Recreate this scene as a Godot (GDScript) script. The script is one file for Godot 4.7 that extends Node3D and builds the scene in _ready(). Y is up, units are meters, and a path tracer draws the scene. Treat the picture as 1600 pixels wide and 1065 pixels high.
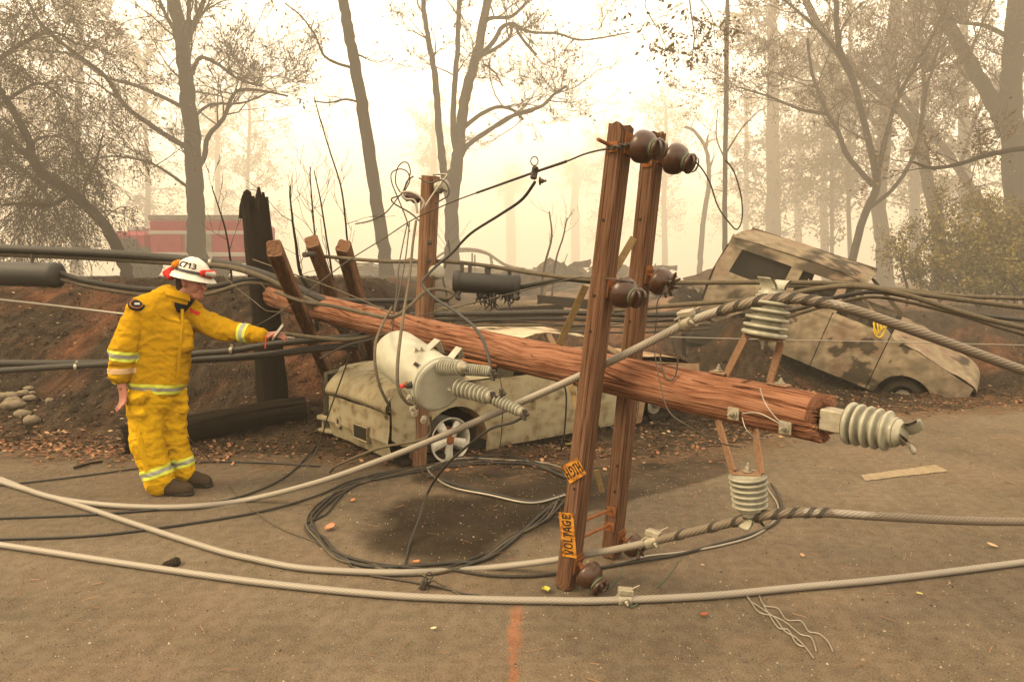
extends Node3D
# A burnt roadside: fallen power pole, transformer, burnt vehicles, firefighter, smoke.
const F := 1067.0          # focal length in pixels of a 1600 x 1065 picture
const EYE := Vector3(0, 1.63, 0)
const PITCH := -5.0
var rng := RandomNumberGenerator.new()
var M := {}
var names := {}
var fine := FastNoiseLite.new()
var broad := FastNoiseLite.new()

# ---------------------------------------------------------------- mesh builder
class MB:
	var v := PackedVector3Array()
	var n := PackedVector3Array()
	var uv := PackedVector2Array()
	var c := PackedColorArray()
	var ix := PackedInt32Array()
	func vert(p: Vector3, nn: Vector3, u: Vector2, col := Color.WHITE) -> int:
		v.append(p); n.append(nn); uv.append(u); c.append(col)
		return v.size() - 1
	func tri(a: int, b: int, d: int) -> void:   # counter-clockwise seen from outside
		ix.append(a); ix.append(d); ix.append(b)
	# flat polygon, turned away from 'inside'
	func face(pts: Array, inside: Vector3, col := Color.WHITE, us := 1.0) -> void:
		var mid := Vector3.ZERO
		for p in pts: mid += p
		mid /= pts.size()
		var nn := Vector3.ZERO
		for k in range(1, pts.size() - 1):
			nn += (pts[k] - pts[0]).cross(pts[k + 1] - pts[0])
		if nn.length() < 1e-12: return
		nn = nn.normalized()
		var flip := nn.dot(mid - inside) < 0
		if flip: nn = -nn
		var e: Vector3 = (pts[1] - pts[0]).normalized()
		var f := nn.cross(e)
		var s := v.size()
		for p in pts: vert(p, nn, Vector2((p - pts[0]).dot(e), (p - pts[0]).dot(f)) * us, col)
		for k in range(1, pts.size() - 1):
			if flip: tri(s, s + k + 1, s + k)
			else: tri(s, s + k, s + k + 1)
	# rows of points; normal = du x dv
	func surf(rows: Array, closed := false, flip := false, us := 1.0, vs := 1.0, cols = null) -> void:
		var h := rows.size()
		var w: int = rows[0].size()
		var s := v.size()
		var vl := 0.0
		for j in h:
			var r: PackedVector3Array = rows[j]
			if j > 0: vl += (r[0] - rows[j - 1][0]).length() if r[0] != rows[j - 1][0] else (r[w / 2] - rows[j - 1][w / 2]).length()
			var ul := 0.0
			for i in w:
				var il := i - 1; var ir := i + 1
				if closed:
					il = (i - 1 + w - 1) % (w - 1); ir = (i + 1) % (w - 1)
					if i == w - 1: ir = 1
				il = maxi(il, 0); ir = mini(ir, w - 1)
				var du: Vector3 = r[ir] - r[il]
				var dv: Vector3 = rows[mini(j + 1, h - 1)][i] - rows[maxi(j - 1, 0)][i]
				var nn := du.cross(dv)
				if nn.length_squared() < 1e-18: nn = Vector3.UP
				nn = nn.normalized() * (-1.0 if flip else 1.0)
				if i > 0: ul += (r[i] - r[i - 1]).length()
				vert(r[i], nn, Vector2(ul * us, vl * vs), cols[j][i] if cols != null else Color.WHITE)
		for j in h - 1:
			for i in w - 1:
				var a := s + j * w + i
				if flip:
					tri(a, a + w, a + 1); tri(a + 1, a + w, a + w + 1)
				else:
					tri(a, a + 1, a + w); tri(a + 1, a + w + 1, a + w)
	# tube along a path; rad: one number or one per point
	func tube(path: PackedVector3Array, rad, sides := 8, caps := true, us := 1.0, vs := 1.0, col := Color.WHITE) -> void:
		var m := path.size()
		if m < 2: return
		var t0 := (path[1] - path[0]).normalized()
		var up := Vector3.UP if absf(t0.y) < 0.9 else Vector3.RIGHT
		var a := t0.cross(up).normalized()
		var s := v.size()
		var l := 0.0
		for j in m:
			var t := (path[mini(j + 1, m - 1)] - path[maxi(j - 1, 0)]).normalized()
			a = (a - t * a.dot(t)).normalized()
			var b := t.cross(a)
			if j > 0: l += path[j].distance_to(path[j - 1])
			var r: float = rad[j] if rad is PackedFloat32Array or rad is Array else rad
			for i in sides + 1:
				var g := TAU * i / sides
				var d := a * cos(g) + b * sin(g)
				vert(path[j] + d * r, d, Vector2(float(i) / sides * us, l * vs), col)
		for j in m - 1:
			for i in sides:
				var q := s + j * (sides + 1) + i
				tri(q, q + 1, q + sides + 1); tri(q + 1, q + sides + 2, q + sides + 1)
		if caps:
			for e in 2:
				var k := 0 if e == 0 else m - 1
				var t := (path[1] - path[0]).normalized() * -1.0 if e == 0 else (path[m - 1] - path[m - 2]).normalized()
				var cidx := vert(path[k], t, Vector2.ZERO, col)
				var base := v.size()
				for i in sides + 1:
					vert(v[s + k * (sides + 1) + i], t, Vector2(cos(TAU * i / sides), sin(TAU * i / sides)) * 0.1, col)
				for i in sides:
					if e == 0: tri(cidx, base + i + 1, base + i)
					else: tri(cidx, base + i, base + i + 1)
	# profile: Vector2(radius, height along axis y of xf)
	func lathe(xf: Transform3D, prof: Array, sides := 24, us := 1.0, col := Color.WHITE) -> void:
		var rows := []
		for p in prof:
			var r := PackedVector3Array()
			for i in sides + 1:
				var g := TAU * (i % sides) / sides
				r.append(xf * Vector3(p.x * cos(g), p.y, p.x * sin(g)))
			rows.append(r)
		# duplicate rows at sharp corners keeps shading crisp
		surf(rows, true, true, us, us, null)
	func box(xf: Transform3D, size: Vector3, bev := 0.004, col := Color.WHITE, us := 1.0) -> void:
		var h := size * 0.5
		var b := minf(bev, minf(h.x, minf(h.y, h.z)) * 0.9)
		var o := xf.origin
		var pt := func(sx, sy, sz, ax):
			var q := Vector3(sx * h.x, sy * h.y, sz * h.z)
			if ax != 0: q.x -= sx * b
			if ax != 1: q.y -= sy * b
			if ax != 2: q.z -= sz * b
			return xf * q
		for s in [-1, 1]:
			face([pt.call(s, -1, -1, 0), pt.call(s, 1, -1, 0), pt.call(s, 1, 1, 0), pt.call(s, -1, 1, 0)], o, col, us)
			face([pt.call(-1, s, -1, 1), pt.call(1, s, -1, 1), pt.call(1, s, 1, 1), pt.call(-1, s, 1, 1)], o, col, us)
			face([pt.call(-1, -1, s, 2), pt.call(1, -1, s, 2), pt.call(1, 1, s, 2), pt.call(-1, 1, s, 2)], o, col, us)
		if b <= 0.0: return
		for s in [-1, 1]:
			for t in [-1, 1]:
				face([pt.call(s, t, -1, 0), pt.call(s, t, 1, 0), pt.call(s, t, 1, 1), pt.call(s, t, -1, 1)], o, col, us)
				face([pt.call(s, -1, t, 0), pt.call(s, 1, t, 0), pt.call(s, 1, t, 2), pt.call(s, -1, t, 2)], o, col, us)
				face([pt.call(-1, s, t, 1), pt.call(1, s, t, 1), pt.call(1, s, t, 2), pt.call(-1, s, t, 2)], o, col, us)
				for q in [-1, 1]:
					face([pt.call(s, t, q, 0), pt.call(s, t, q, 1), pt.call(s, t, q, 2)], o, col, us)
	func mesh() -> ArrayMesh:
		var a := []
		a.resize(Mesh.ARRAY_MAX)
		a[Mesh.ARRAY_VERTEX] = v; a[Mesh.ARRAY_NORMAL] = n; a[Mesh.ARRAY_TEX_UV] = uv; a[Mesh.ARRAY_COLOR] = c; a[Mesh.ARRAY_INDEX] = ix
		var m := ArrayMesh.new()
		m.add_surface_from_arrays(Mesh.PRIMITIVE_TRIANGLES, a)
		return m

# ---------------------------------------------------------------- pixels to places
func ray(px: float, py: float) -> Vector3:
	var d := Vector3((px - 800.0) / F, (532.5 - py) / F, -1.0)
	return d.rotated(Vector3.RIGHT, deg_to_rad(PITCH))
func P(px: float, py: float, d: float) -> Vector3:    # at d metres ahead
	var r := ray(px, py)
	return EYE + r * (d / -r.z)
func G(px: float, py: float, h := 0.0) -> Vector3:    # on the level y = h
	var r := ray(px, py)
	return EYE + r * ((h - EYE.y) / r.y)
func T(px: float, py: float, lift := 0.0) -> Vector3: # on the terrain
	var r := ray(px, py)
	var t := 3.0
	while t < 90.0:
		var q := EYE + r * t
		if q.y <= land(q.x, q.z): break
		t += 0.02
	var p := EYE + r * t
	return Vector3(p.x, land(p.x, p.z) + lift, p.z)

# ---------------------------------------------------------------- objects
func numbered(called: String) -> String:
	if not names.has(called):
		names[called] = 0
		return called
	names[called] += 1
	return "%s_%03d" % [called, names[called]]
func tag(o: Node3D, label: String, category: String, group := "", kind := "") -> void:
	if label: o.set_meta("label", label)
	if category: o.set_meta("category", category)
	if group: o.set_meta("group", group)
	if kind: o.set_meta("kind", kind)
func thing(called: String, label: String, category: String, at := Vector3.ZERO, group := "") -> Node3D:
	var o := Node3D.new()
	o.name = numbered(called)
	add_child(o)
	o.position = at
	tag(o, label, category, group)
	return o
func obj(mb: MB, called: String, m: Material, parent: Node = null) -> MeshInstance3D:
	var o := MeshInstance3D.new()
	o.mesh = mb.mesh()
	o.mesh.surface_set_material(0, m)
	if parent == null:
		o.name = numbered(called)
		add_child(o)
	else:
		o.name = called
		parent.add_child(o, true)
		if not parent is MeshInstance3D: o.position = -parent.position
	return o
func one(mb: MB, called: String, m: Material, label: String, category: String, group := "", kind := "") -> MeshInstance3D:
	var o := obj(mb, called, m)
	tag(o, label, category, group, kind)
	return o

# ---------------------------------------------------------------- shapes
func smooth(pts: Array, per := 8) -> PackedVector3Array:
	var out := PackedVector3Array()
	for k in pts.size() - 1:
		var a: Vector3 = pts[maxi(k - 1, 0)]; var b: Vector3 = pts[k]; var c: Vector3 = pts[k + 1]; var d: Vector3 = pts[mini(k + 2, pts.size() - 1)]
		for i in per: out.append(b.cubic_interpolate(c, a, d, float(i) / per))
	out.append(pts[-1])
	return out
func frame(o: Vector3, y: Vector3, hint := Vector3.UP) -> Transform3D:   # y axis along y, x towards hint x y
	y = y.normalized()
	if absf(y.dot(hint)) > 0.97: hint = Vector3.RIGHT
	var x := hint.cross(y).normalized()
	return Transform3D(Basis(x, y, x.cross(y)), o)
# sawn timber with worn edges: side vectors a (half width) and b (half depth)
func beam(mb: MB, p0: Vector3, p1: Vector3, a: Vector3, b: Vector3, rough := 0.003, ragged := 0.0) -> void:
	var seg := maxi(4, int(p0.distance_to(p1) / 0.03))
	var rows := []
	var ring := []
	var e := 0.12
	for q in [[1, -1, 0], [1, 1, 1], [-1, 1, 2], [-1, -1, 3]]:
		var corner := Vector2(q[0], q[1])
		var prev := Vector2(1, -1) if q[2] == 0 else corner
		ring.append(corner)
	var outline := []
	for k in 4:
		var u: Vector2 = ring[k]; var w: Vector2 = ring[(k + 1) % 4]
		for f in [e, 0.3, 0.5, 0.7, 1.0 - e]: outline.append(u.lerp(w, f))
	outline.append(outline[0])
	var ax := (p1 - p0).normalized()
	for j in seg + 1:
		var t := float(j) / seg
		var row := PackedVector3Array()
		for k in outline.size():
			var o2: Vector2 = outline[k]
			var kk := k % (outline.size() - 1)
			var nz := fine.get_noise_3d(kk * 13.7 + p0.x * 31.0, t * p0.distance_to(p1) * 9.0, p0.z * 17.0)
			var q := p0.lerp(p1, t) + (a * o2.x + b * o2.y) * (1.0 + nz * rough / 0.05)
			if ragged > 0.0 and (j == seg or j == 0): q += ax * fine.get_noise_2d(kk * 41.0, p0.x * 90.0 + j) * ragged
			row.append(q)
		rows.append(row)
	mb.surf(rows, true, false, 1.0, 1.0)
	for e2 in 2:
		var row: PackedVector3Array = rows[0] if e2 == 0 else rows[-1]
		var mid := p0 if e2 == 0 else p1
		for k in row.size() - 1: mb.face([mid, row[k], row[k + 1]], (p0 + p1) * 0.5)
# a round timber with checks and knots
func log_shape(mb: MB, path: PackedVector3Array, r0: float, r1: float, sides := 56, rough := 0.006, crack := 0.012, ragged := 0.0, seed_ := 0.0) -> void:
	var rows := []
	var m := path.size()
	var a := (path[1] - path[0]).normalized().cross(Vector3.UP).normalized()
	if a.length() < 0.5: a = Vector3.RIGHT
	var l := 0.0
	for j in m:
		var t := (path[mini(j + 1, m - 1)] - path[maxi(j - 1, 0)]).normalized()
		a = (a - t * a.dot(t)).normalized()
		var b := t.cross(a)
		if j > 0: l += path[j].distance_to(path[j - 1])
		var r := lerpf(r0, r1, float(j) / (m - 1))
		var row := PackedVector3Array()
		for i in sides + 1:
			var g := TAU * (i % sides) / sides
			var cx := cos(g); var sx := sin(g)
			var nz := fine.get_noise_3d(cx * 30.0 + seed_, sx * 30.0, l * 14.0) * rough
			var ridge := 1.0 - absf(fine.get_noise_3d(cx * 66.0 + seed_ + 50.0, sx * 66.0, l * 1.1))
			if ridge > 0.955: nz -= (ridge - 0.955) / 0.045 * crack
			var q := path[j] + (a * cx + b * sx) * (r + nz)
			if ragged > 0.0 and (j == m - 1 or j == m - 2): q += t * fine.get_noise_2d(cx * 190.0 + seed_, sx * 190.0) * ragged * (1.0 if j == m - 1 else 0.5)
			row.append(q)
		rows.append(row)
	mb.surf(rows, true, false, 2.0, 2.0)
	for e2 in 2:
		var row: PackedVector3Array = rows[0] if e2 == 0 else rows[-1]
		var mid: Vector3 = path[0] if e2 == 0 else path[m - 1]
		if ragged > 0.0 and e2 == 1: mid -= (path[m - 1] - path[m - 2]).normalized() * ragged * 0.3
		for k in row.size() - 1: mb.face([mid, row[k], row[k + 1]], path[m / 2])
func bolt(mb: MB, at: Vector3, dir: Vector3, r := 0.014, h := 0.014) -> void:
	var xf := frame(at, dir)
	mb.lathe(xf, [Vector2(r * 1.7, 0), Vector2(r * 1.7, h * 0.2), Vector2(r * 1.65, h * 0.25)], 14)
	mb.face(_ring(xf, r * 1.65, h * 0.25, 14), at - dir)
	mb.lathe(xf, [Vector2(r, h * 0.25), Vector2(r, h), Vector2(r * 0.85, h * 1.15)], 6)
	mb.face(_ring(xf, r * 0.85, h * 1.15, 6), at - dir)
	mb.lathe(xf, [Vector2(r * 0.5, h), Vector2(r * 0.5, h * 2.0), Vector2(r * 0.3, h * 2.1), Vector2(0.0005, h * 2.1)], 8)
func _ring(xf: Transform3D, r: float, y: float, sides: int) -> Array:
	var out := []
	for i in sides: out.append(xf * Vector3(r * cos(TAU * i / sides), y, r * sin(TAU * i / sides)))
	return out
func strap(mb: MB, pts: Array, w: Vector3, thick: float) -> void:   # flat bar bent along points; w = half width vector
	for k in pts.size() - 1:
		var a: Vector3 = pts[k]; var b: Vector3 = pts[k + 1]
		var t := (b - a).normalized()
		var wl := w.length()
		w = (w - t * w.dot(t)).normalized() * wl
		var nn := t.cross(w).normalized() * thick * 0.5
		var ext := t * thick * 0.45
		var c := (a + b) * 0.5
		mb.box(Transform3D(Basis(w.normalized(), t, w.normalized().cross(t)), c), Vector3(w.length() * 2.0, (b - a).length() + ext.length() * 2.0, thick), thick * 0.2)

# ---------------------------------------------------------------- textures and materials
func grain(w: int, h: int, freq: float, oct: int, sd: int, stretch_y := 1, stretch_x := 1) -> PackedByteArray:
	var f := FastNoiseLite.new()
	f.seed = sd; f.frequency = freq; f.fractal_octaves = oct; f.noise_type = FastNoiseLite.TYPE_SIMPLEX_SMOOTH
	var im := f.get_seamless_image(w / stretch_x, h / stretch_y)
	if stretch_x > 1 or stretch_y > 1: im.resize(w, h, Image.INTERPOLATE_CUBIC)
	im.convert(Image.FORMAT_L8)
	return im.get_data()
# layers: [[bytes, weight], ...]; ramp: [[t, Color linear], ...]; returns [albedo, height]
func tex(w: int, h: int, layers: Array, ramp: Array, gain := 1.6) -> Array:
	var lut := []
	for k in 256:
		var t := k / 255.0
		var col: Color = ramp[-1][1]
		for q in ramp.size() - 1:
			if t <= ramp[q + 1][0]:
				col = ramp[q][1].lerp(ramp[q + 1][1], clampf((t - ramp[q][0]) / maxf(ramp[q + 1][0] - ramp[q][0], 1e-4), 0, 1))
				break
		col = col.linear_to_srgb()
		lut.append(PackedByteArray([int(col.r * 255), int(col.g * 255), int(col.b * 255)]))
	var tot := 0.0
	for l in layers: tot += l[1]
	var out := PackedByteArray(); out.resize(w * h * 3)
	var hgt := PackedByteArray(); hgt.resize(w * h)
	for k in w * h:
		var t := 0.0
		for l in layers: t += l[0][k] * l[1]
		t = (t / tot - 127.5) * gain + 127.5
		var b := clampi(int(t), 0, 255)
		var q: PackedByteArray = lut[b]
		out[k * 3] = q[0]; out[k * 3 + 1] = q[1]; out[k * 3 + 2] = q[2]
		hgt[k] = b
	return [ImageTexture.create_from_image(Image.create_from_data(w, h, false, Image.FORMAT_RGB8, out)), ImageTexture.create_from_image(Image.create_from_data(w, h, false, Image.FORMAT_L8, hgt))]
func L(r: float, g: float, b: float) -> Color:
	return Color(r, g, b).linear_to_srgb()
func mat(called: String, col: Color, rough := 0.8, metal := 0.0, t = null, scale := Vector3.ONE, tri := false, relief := 0.0, vcol := false) -> StandardMaterial3D:
	var m := StandardMaterial3D.new()
	m.resource_name = called
	var lin := col.srgb_to_linear()
	m.albedo_color = L(lin.r * 0.78, lin.g * 0.78, lin.b * 0.78)
	m.roughness = rough; m.metallic = metal
	m.metallic_specular = 0.14 if rough > 0.74 else 0.35
	if t != null:
		m.albedo_texture = t[0]
		if relief > 0.0:
			m.heightmap_enabled = true; m.heightmap_texture = t[1]; m.heightmap_scale = relief
	m.uv1_scale = scale
	if tri:
		m.uv1_triplanar = true; m.uv1_world_triplanar = true
	m.vertex_color_use_as_albedo = vcol
	M[called] = m
	return m

# the smoke that hangs in the wood beyond the bank
func smoke() -> void:
	var f := FogVolume.new()
	f.name = "smoke"
	f.shape = RenderingServer.FOG_VOLUME_SHAPE_BOX
	f.size = Vector3(300, 21, 190)
	f.position = Vector3(0, 9.5, -105.0)
	var m := FogMaterial.new()
	m.resource_name = "smoke"
	m.density = 0.019
	m.albedo = L(1.0, 0.89, 0.755)
	f.material = m
	add_child(f)
	tag(f, "thick tan smoke hanging in the wood", "smoke", "", "stuff")
func _ready() -> void:
	rng.seed = 7
	fine.seed = 3; fine.frequency = 0.05; fine.fractal_octaves = 3
	broad.seed = 11; broad.frequency = 0.35; broad.fractal_octaves = 4
	var cam := Camera3D.new()
	cam.name = "camera"
	add_child(cam)
	cam.position = EYE
	cam.rotation_degrees = Vector3(PITCH, 0, 0)
	cam.fov = rad_to_deg(2.0 * atan(532.5 / F))
	cam.near = 0.05; cam.far = 600.0
	cam.current = true
	var env := Environment.new()
	var sky := ProceduralSkyMaterial.new()
	sky.sky_top_color = L(1.0, 0.85, 0.64)
	sky.sky_horizon_color = L(1.0, 0.82, 0.58)
	sky.sky_curve = 0.3
	sky.ground_bottom_color = L(0.12, 0.10, 0.07)
	sky.ground_horizon_color = L(0.5, 0.42, 0.30)
	sky.sun_angle_max = 1.0
	env.background_mode = Environment.BG_SKY
	env.sky = Sky.new()
	env.sky.sky_material = sky
	env.background_energy_multiplier = 1.0
	env.tonemap_mode = Environment.TONE_MAPPER_LINEAR
	env.tonemap_exposure = 4.2
	env.fog_enabled = true
	env.fog_density = 0.002
	env.fog_light_color = L(1.0, 0.91, 0.76)
	env.volumetric_fog_enabled = true; env.volumetric_fog_density = 0.0
	env.sdfgi_enabled = true; env.ssao_enabled = true; env.ssil_enabled = true
	var we := WorldEnvironment.new()
	we.name = "environment"
	we.environment = env
	add_child(we)
	var sun := DirectionalLight3D.new()
	sun.name = "sun"
	sun.light_energy = 0.5
	sun.light_angular_distance = 22.0
	sun.light_color = Color(1.0, 0.9, 0.72)
	sun.shadow_enabled = true
	add_child(sun)
	sun.look_at_from_position(Vector3.ZERO, Vector3(0.72, -0.66, -0.22), Vector3.UP)
	materials()
	ground()
	pole()
	timber()
	cables()
	vehicles()
	firefighter()
	trees()
	litter()
	smoke()

func materials() -> void:
	var s := 512
	var g1 := grain(s, s, 0.012, 4, 1)
	var g2 := grain(s, s, 0.08, 3, 2)
	var g3 := grain(s, s, 0.25, 1, 3)
	var st1 := grain(s, s, 0.05, 3, 4, 32)
	var st2 := grain(s, s, 0.16, 2, 5, 16)
	var st3 := grain(s, s, 0.02, 3, 6, 8)
	var g0 := grain(s, s, 0.006, 3, 8)
	# weathered wood, streaks along v
	var wood := tex(s, s, [[st1, 1.0], [st2, 1.0], [st3, 0.6], [g3, 0.15]], [[0.0, Color(0.10, 0.045, 0.02)], [0.32, Color(0.45, 0.25, 0.14)], [0.55, Color(0.85, 0.62, 0.45)], [1.0, Color(1.0, 0.9, 0.75)]], 2.6)
	var wood2 := tex(s, s, [[st1, 0.8], [st2, 1.0], [st3, 0.9], [g1, 0.5], [g3, 0.2]], [[0.0, Color(0.16, 0.09, 0.06)], [0.25, Color(0.45, 0.32, 0.24)], [0.5, Color(0.78, 0.66, 0.57)], [1.0, Color(1.0, 0.93, 0.85)]], 2.3)
	var woodt := tex(s, s, [[st1, 0.9], [st2, 1.2], [g1, 0.7], [g3, 0.2]], [[0.0, Color(0.22, 0.16, 0.12)], [0.4, Color(0.6, 0.55, 0.5)], [1.0, Color(1.0, 1.0, 1.0)]], 2.4)
	var speck := tex(s, s, [[g3, 1.3], [g2, 0.7], [g1, 0.5]], [[0.0, Color(0.42, 0.40, 0.38)], [0.45, Color(0.78, 0.78, 0.78)], [0.72, Color(0.95, 0.94, 0.92)], [0.84, Color(1, 1, 1)], [1.0, Color(1, 1, 1)]], 2.6)
	var soil := tex(s, s, [[g2, 1.0], [g3, 0.8], [g1, 0.9]], [[0.0, Color(0.3, 0.27, 0.25)], [0.45, Color(0.62, 0.58, 0.55)], [0.72, Color(0.95, 0.9, 0.85)], [1.0, Color(1, 1, 1)]], 2.4)
	var burn := tex(s, s, [[g0, 1.3], [g1, 1.2], [g2, 0.6], [g3, 0.3]], [[0.0, Color(0.05, 0.04, 0.03)], [0.22, Color(0.22, 0.13, 0.08)], [0.36, Color(0.62, 0.45, 0.3)], [0.5, Color(0.85, 0.76, 0.6)], [1.0, Color(1, 0.97, 0.88)]], 2.4)
	var scorch := tex(s, s, [[g0, 1.5], [g1, 1.0], [g2, 0.5], [g3, 0.35]], [[0.0, Color(0.12, 0.09, 0.06)], [0.2, Color(0.45, 0.34, 0.25)], [0.34, Color(0.78, 0.70, 0.60)], [0.6, Color(0.9, 0.88, 0.8)], [1.0, Color(1, 0.99, 0.93)]], 1.9)
	var dust := tex(s, s, [[g0, 1.0], [g1, 1.0], [g3, 0.4]], [[0.0, Color(0.6, 0.57, 0.52)], [0.5, Color(0.86, 0.85, 0.82)], [1.0, Color(1, 1, 1)]], 2.0)
	var cloth := tex(s, s, [[g2, 0.8], [g3, 0.9], [g1, 1.0]], [[0.0, Color(0.72, 0.68, 0.6)], [0.5, Color(0.92, 0.91, 0.9)], [1.0, Color(1, 1, 1)]], 1.8)
	var char_ := tex(s, s, [[st2, 1.0], [g2, 1.0], [g3, 0.4]], [[0.0, Color(0.25, 0.24, 0.22)], [0.6, Color(0.6, 0.57, 0.53)], [1.0, Color(1, 0.97, 0.93)]], 2.2)
	# stranded wire: diagonal stripes
	var sw := 64
	var a := PackedByteArray(); a.resize(sw * sw * 3)
	var b := PackedByteArray(); b.resize(sw * sw)
	for y in sw:
		for x in sw:
			var t := fmod((x + y) / 16.0, 1.0)
			var hgt := sqrt(maxf(0.0, 1.0 - pow(t * 2.0 - 1.0, 2.0)))
			b[y * sw + x] = int(hgt * 255)
			for k in 3: a[(y * sw + x) * 3 + k] = int(255 * (0.62 + 0.38 * minf(1.0, hgt * 1.6)))
	var strand := [ImageTexture.create_from_image(Image.create_from_data(sw, sw, false, Image.FORMAT_RGB8, a)), ImageTexture.create_from_image(Image.create_from_data(sw, sw, false, Image.FORMAT_L8, b))]
	mat("road", Color.WHITE, 0.88, 0, speck, Vector3.ONE * 1.6, true, 0.35, true)
	mat("soil", Color.WHITE, 0.95, 0, soil, Vector3.ONE * 0.7, true, 3.0, true)
	mat("pole_wood", L(0.245, 0.132, 0.088), 0.9, 0, wood2, Vector3(1.0, 0.35, 1), false, 0.6)
	mat("arm_wood", L(0.150, 0.094, 0.064), 0.9, 0, wood2, Vector3(4.6, 0.6, 1), false, 0.35)
	mat("old_wood", L(0.20, 0.11, 0.065), 0.9, 0, woodt, Vector3(3.5, 0.9, 1), false, 0.5)
	mat("new_wood", L(0.23, 0.135, 0.085), 0.85, 0, woodt, Vector3(3.0, 0.5, 1), false, 0.3)
	mat("charred", L(0.066, 0.051, 0.038), 0.9, 0, char_, Vector3(2, 3, 1), false, 2.0)
	mat("bark", L(0.045, 0.034, 0.024), 0.95, 0, char_, Vector3(1, 1.5, 1), false, 1.5)
	mat("twig", L(0.05, 0.037, 0.026), 0.95)
	mat("pale_bark", L(0.16, 0.125, 0.09), 0.95, 0, char_, Vector3(1, 1.5, 1), false, 1.0)
	mat("rust", L(0.22, 0.085, 0.035), 0.85, 0.1, dust, Vector3.ONE * 6, true, 0.1)
	mat("galv", L(0.30, 0.265, 0.20), 0.55, 0.35, dust, Vector3.ONE * 5, true, 0.05)
	mat("galv_rust", L(0.22, 0.125, 0.075), 0.7, 0.2, dust, Vector3.ONE * 9, true, 0.08)
	mat("porcelain", L(0.27, 0.255, 0.195), 0.35, 0, dust, Vector3.ONE * 4, true)
	mat("brown_glaze", L(0.05, 0.023, 0.013), 0.3, 0, dust, Vector3.ONE * 7, true, 0.05)
	mat("tank", L(0.345, 0.33, 0.262), 0.5, 0, dust, Vector3.ONE * 1.3, true)
	mat("aluminium", L(0.245, 0.213, 0.172), 0.55, 0.3, strand, Vector3(2, 9, 1), false, 0.25)
	mat("sleeve", L(0.15, 0.118, 0.086), 0.6, 0.4, strand, Vector3(2, 9, 1), false, 0.25)
	mat("rubber", L(0.022, 0.019, 0.015), 0.6)
	mat("cable_black", L(0.03, 0.025, 0.019), 0.7, 0, dust, Vector3.ONE * 5, true)
	mat("cable_dusty", L(0.105, 0.085, 0.06), 0.75, 0, dust, Vector3.ONE * 5, true)
	mat("wire_bright", L(0.25, 0.22, 0.175), 0.45, 0.5)
	mat("wire_dark", L(0.05, 0.04, 0.03), 0.6, 0.3)
	mat("wire_green", L(0.06, 0.08, 0.045), 0.6, 0.2)
	mat("sign_yellow", L(0.40, 0.185, 0.012), 0.6, 0, burn, Vector3.ONE * 5, true)
	mat("black_ink", L(0.025, 0.018, 0.012), 0.8)
	mat("car_ash", L(0.27, 0.24, 0.17), 0.8, 0.1, scorch, Vector3.ONE * 1.3, true, 0.08)
	mat("car_pale", L(0.42, 0.37, 0.29), 0.8, 0.1, scorch, Vector3.ONE * 0.8, true, 0.08)
	mat("car_rust", L(0.27, 0.19, 0.125), 0.85, 0.1, scorch, Vector3.ONE * 1.1, true, 0.1)
	mat("van_paint", Color.WHITE, 0.75, 0.05, dust, Vector3.ONE * 1.5, true, 0.05, true)
	mat("soot", L(0.024, 0.02, 0.016), 0.9, 0, dust, Vector3.ONE * 3, true)
	mat("rim_metal", L(0.55, 0.52, 0.45), 0.5, 0.4, dust, Vector3.ONE * 5, true)
	mat("yellow_cloth", L(0.37, 0.205, 0.003), 0.85, 0, cloth, Vector3.ONE * 5, true, 0.12)
	mat("yellow_trousers", L(0.47, 0.275, 0.004), 0.85, 0, cloth, Vector3.ONE * 5, true, 0.12)
	mat("lime_tape", L(0.46, 0.50, 0.05), 0.6)
	mat("silver_tape", L(0.26, 0.26, 0.22), 0.45, 0.2)
	mat("skin", L(0.28, 0.115, 0.075), 0.55)
	M.skin.subsurf_scatter_enabled = true; M.skin.subsurf_scatter_strength = 0.15
	mat("hair", L(0.03, 0.02, 0.014), 0.8)
	mat("helmet_white", L(0.55, 0.53, 0.46), 0.35, 0, dust, Vector3.ONE * 4, true)
	mat("boot", L(0.05, 0.034, 0.022), 0.75, 0, dust, Vector3.ONE * 9, true)
	mat("red_cloth", L(0.34, 0.018, 0.015), 0.8)
	mat("orange_cloth", L(0.45, 0.13, 0.01), 0.8)
	mat("black_plastic", L(0.02, 0.02, 0.02), 0.4)
	mat("shirt", L(0.01, 0.01, 0.014), 0.9)
	mat("lens", L(0.28, 0.26, 0.22), 0.15)
	mat("tan_tape", L(0.42, 0.28, 0.15), 0.8)
	mat("truck_red", L(0.30, 0.006, 0.035), 0.4, 0, dust, Vector3.ONE, true)
	mat("truck_white", L(0.34, 0.30, 0.26), 0.4)
	mat("glass_dark", L(0.02, 0.022, 0.022), 0.1)
	mat("stone", L(0.175, 0.14, 0.10), 0.9, 0, dust, Vector3.ONE * 5, true, 0.2)
	mat("paint_line", L(0.275, 0.215, 0.14), 0.8, 0, speck, Vector3.ONE * 2, true, 0.1)
	mat("dead_leaf", Color.WHITE, 0.9, 0, null, Vector3.ONE, false, 0, true)
	M.dead_leaf.backlight_enabled = true
	M.dead_leaf.backlight = Color(0.35, 0.3, 0.2)
	mat("leaf", Color.WHITE, 0.85, 0, null, Vector3.ONE, false, 0, true)
	M.leaf.backlight_enabled = true
	M.leaf.backlight = Color(0.5, 0.45, 0.3)
	mat("grey_wood", L(0.20, 0.165, 0.12), 0.9, 0, woodt, Vector3(3, 0.8, 1), false, 0.5)
	mat("grey_metal", L(0.24, 0.21, 0.165), 0.7, 0.3, dust, Vector3.ONE, true, 0.2)
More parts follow.
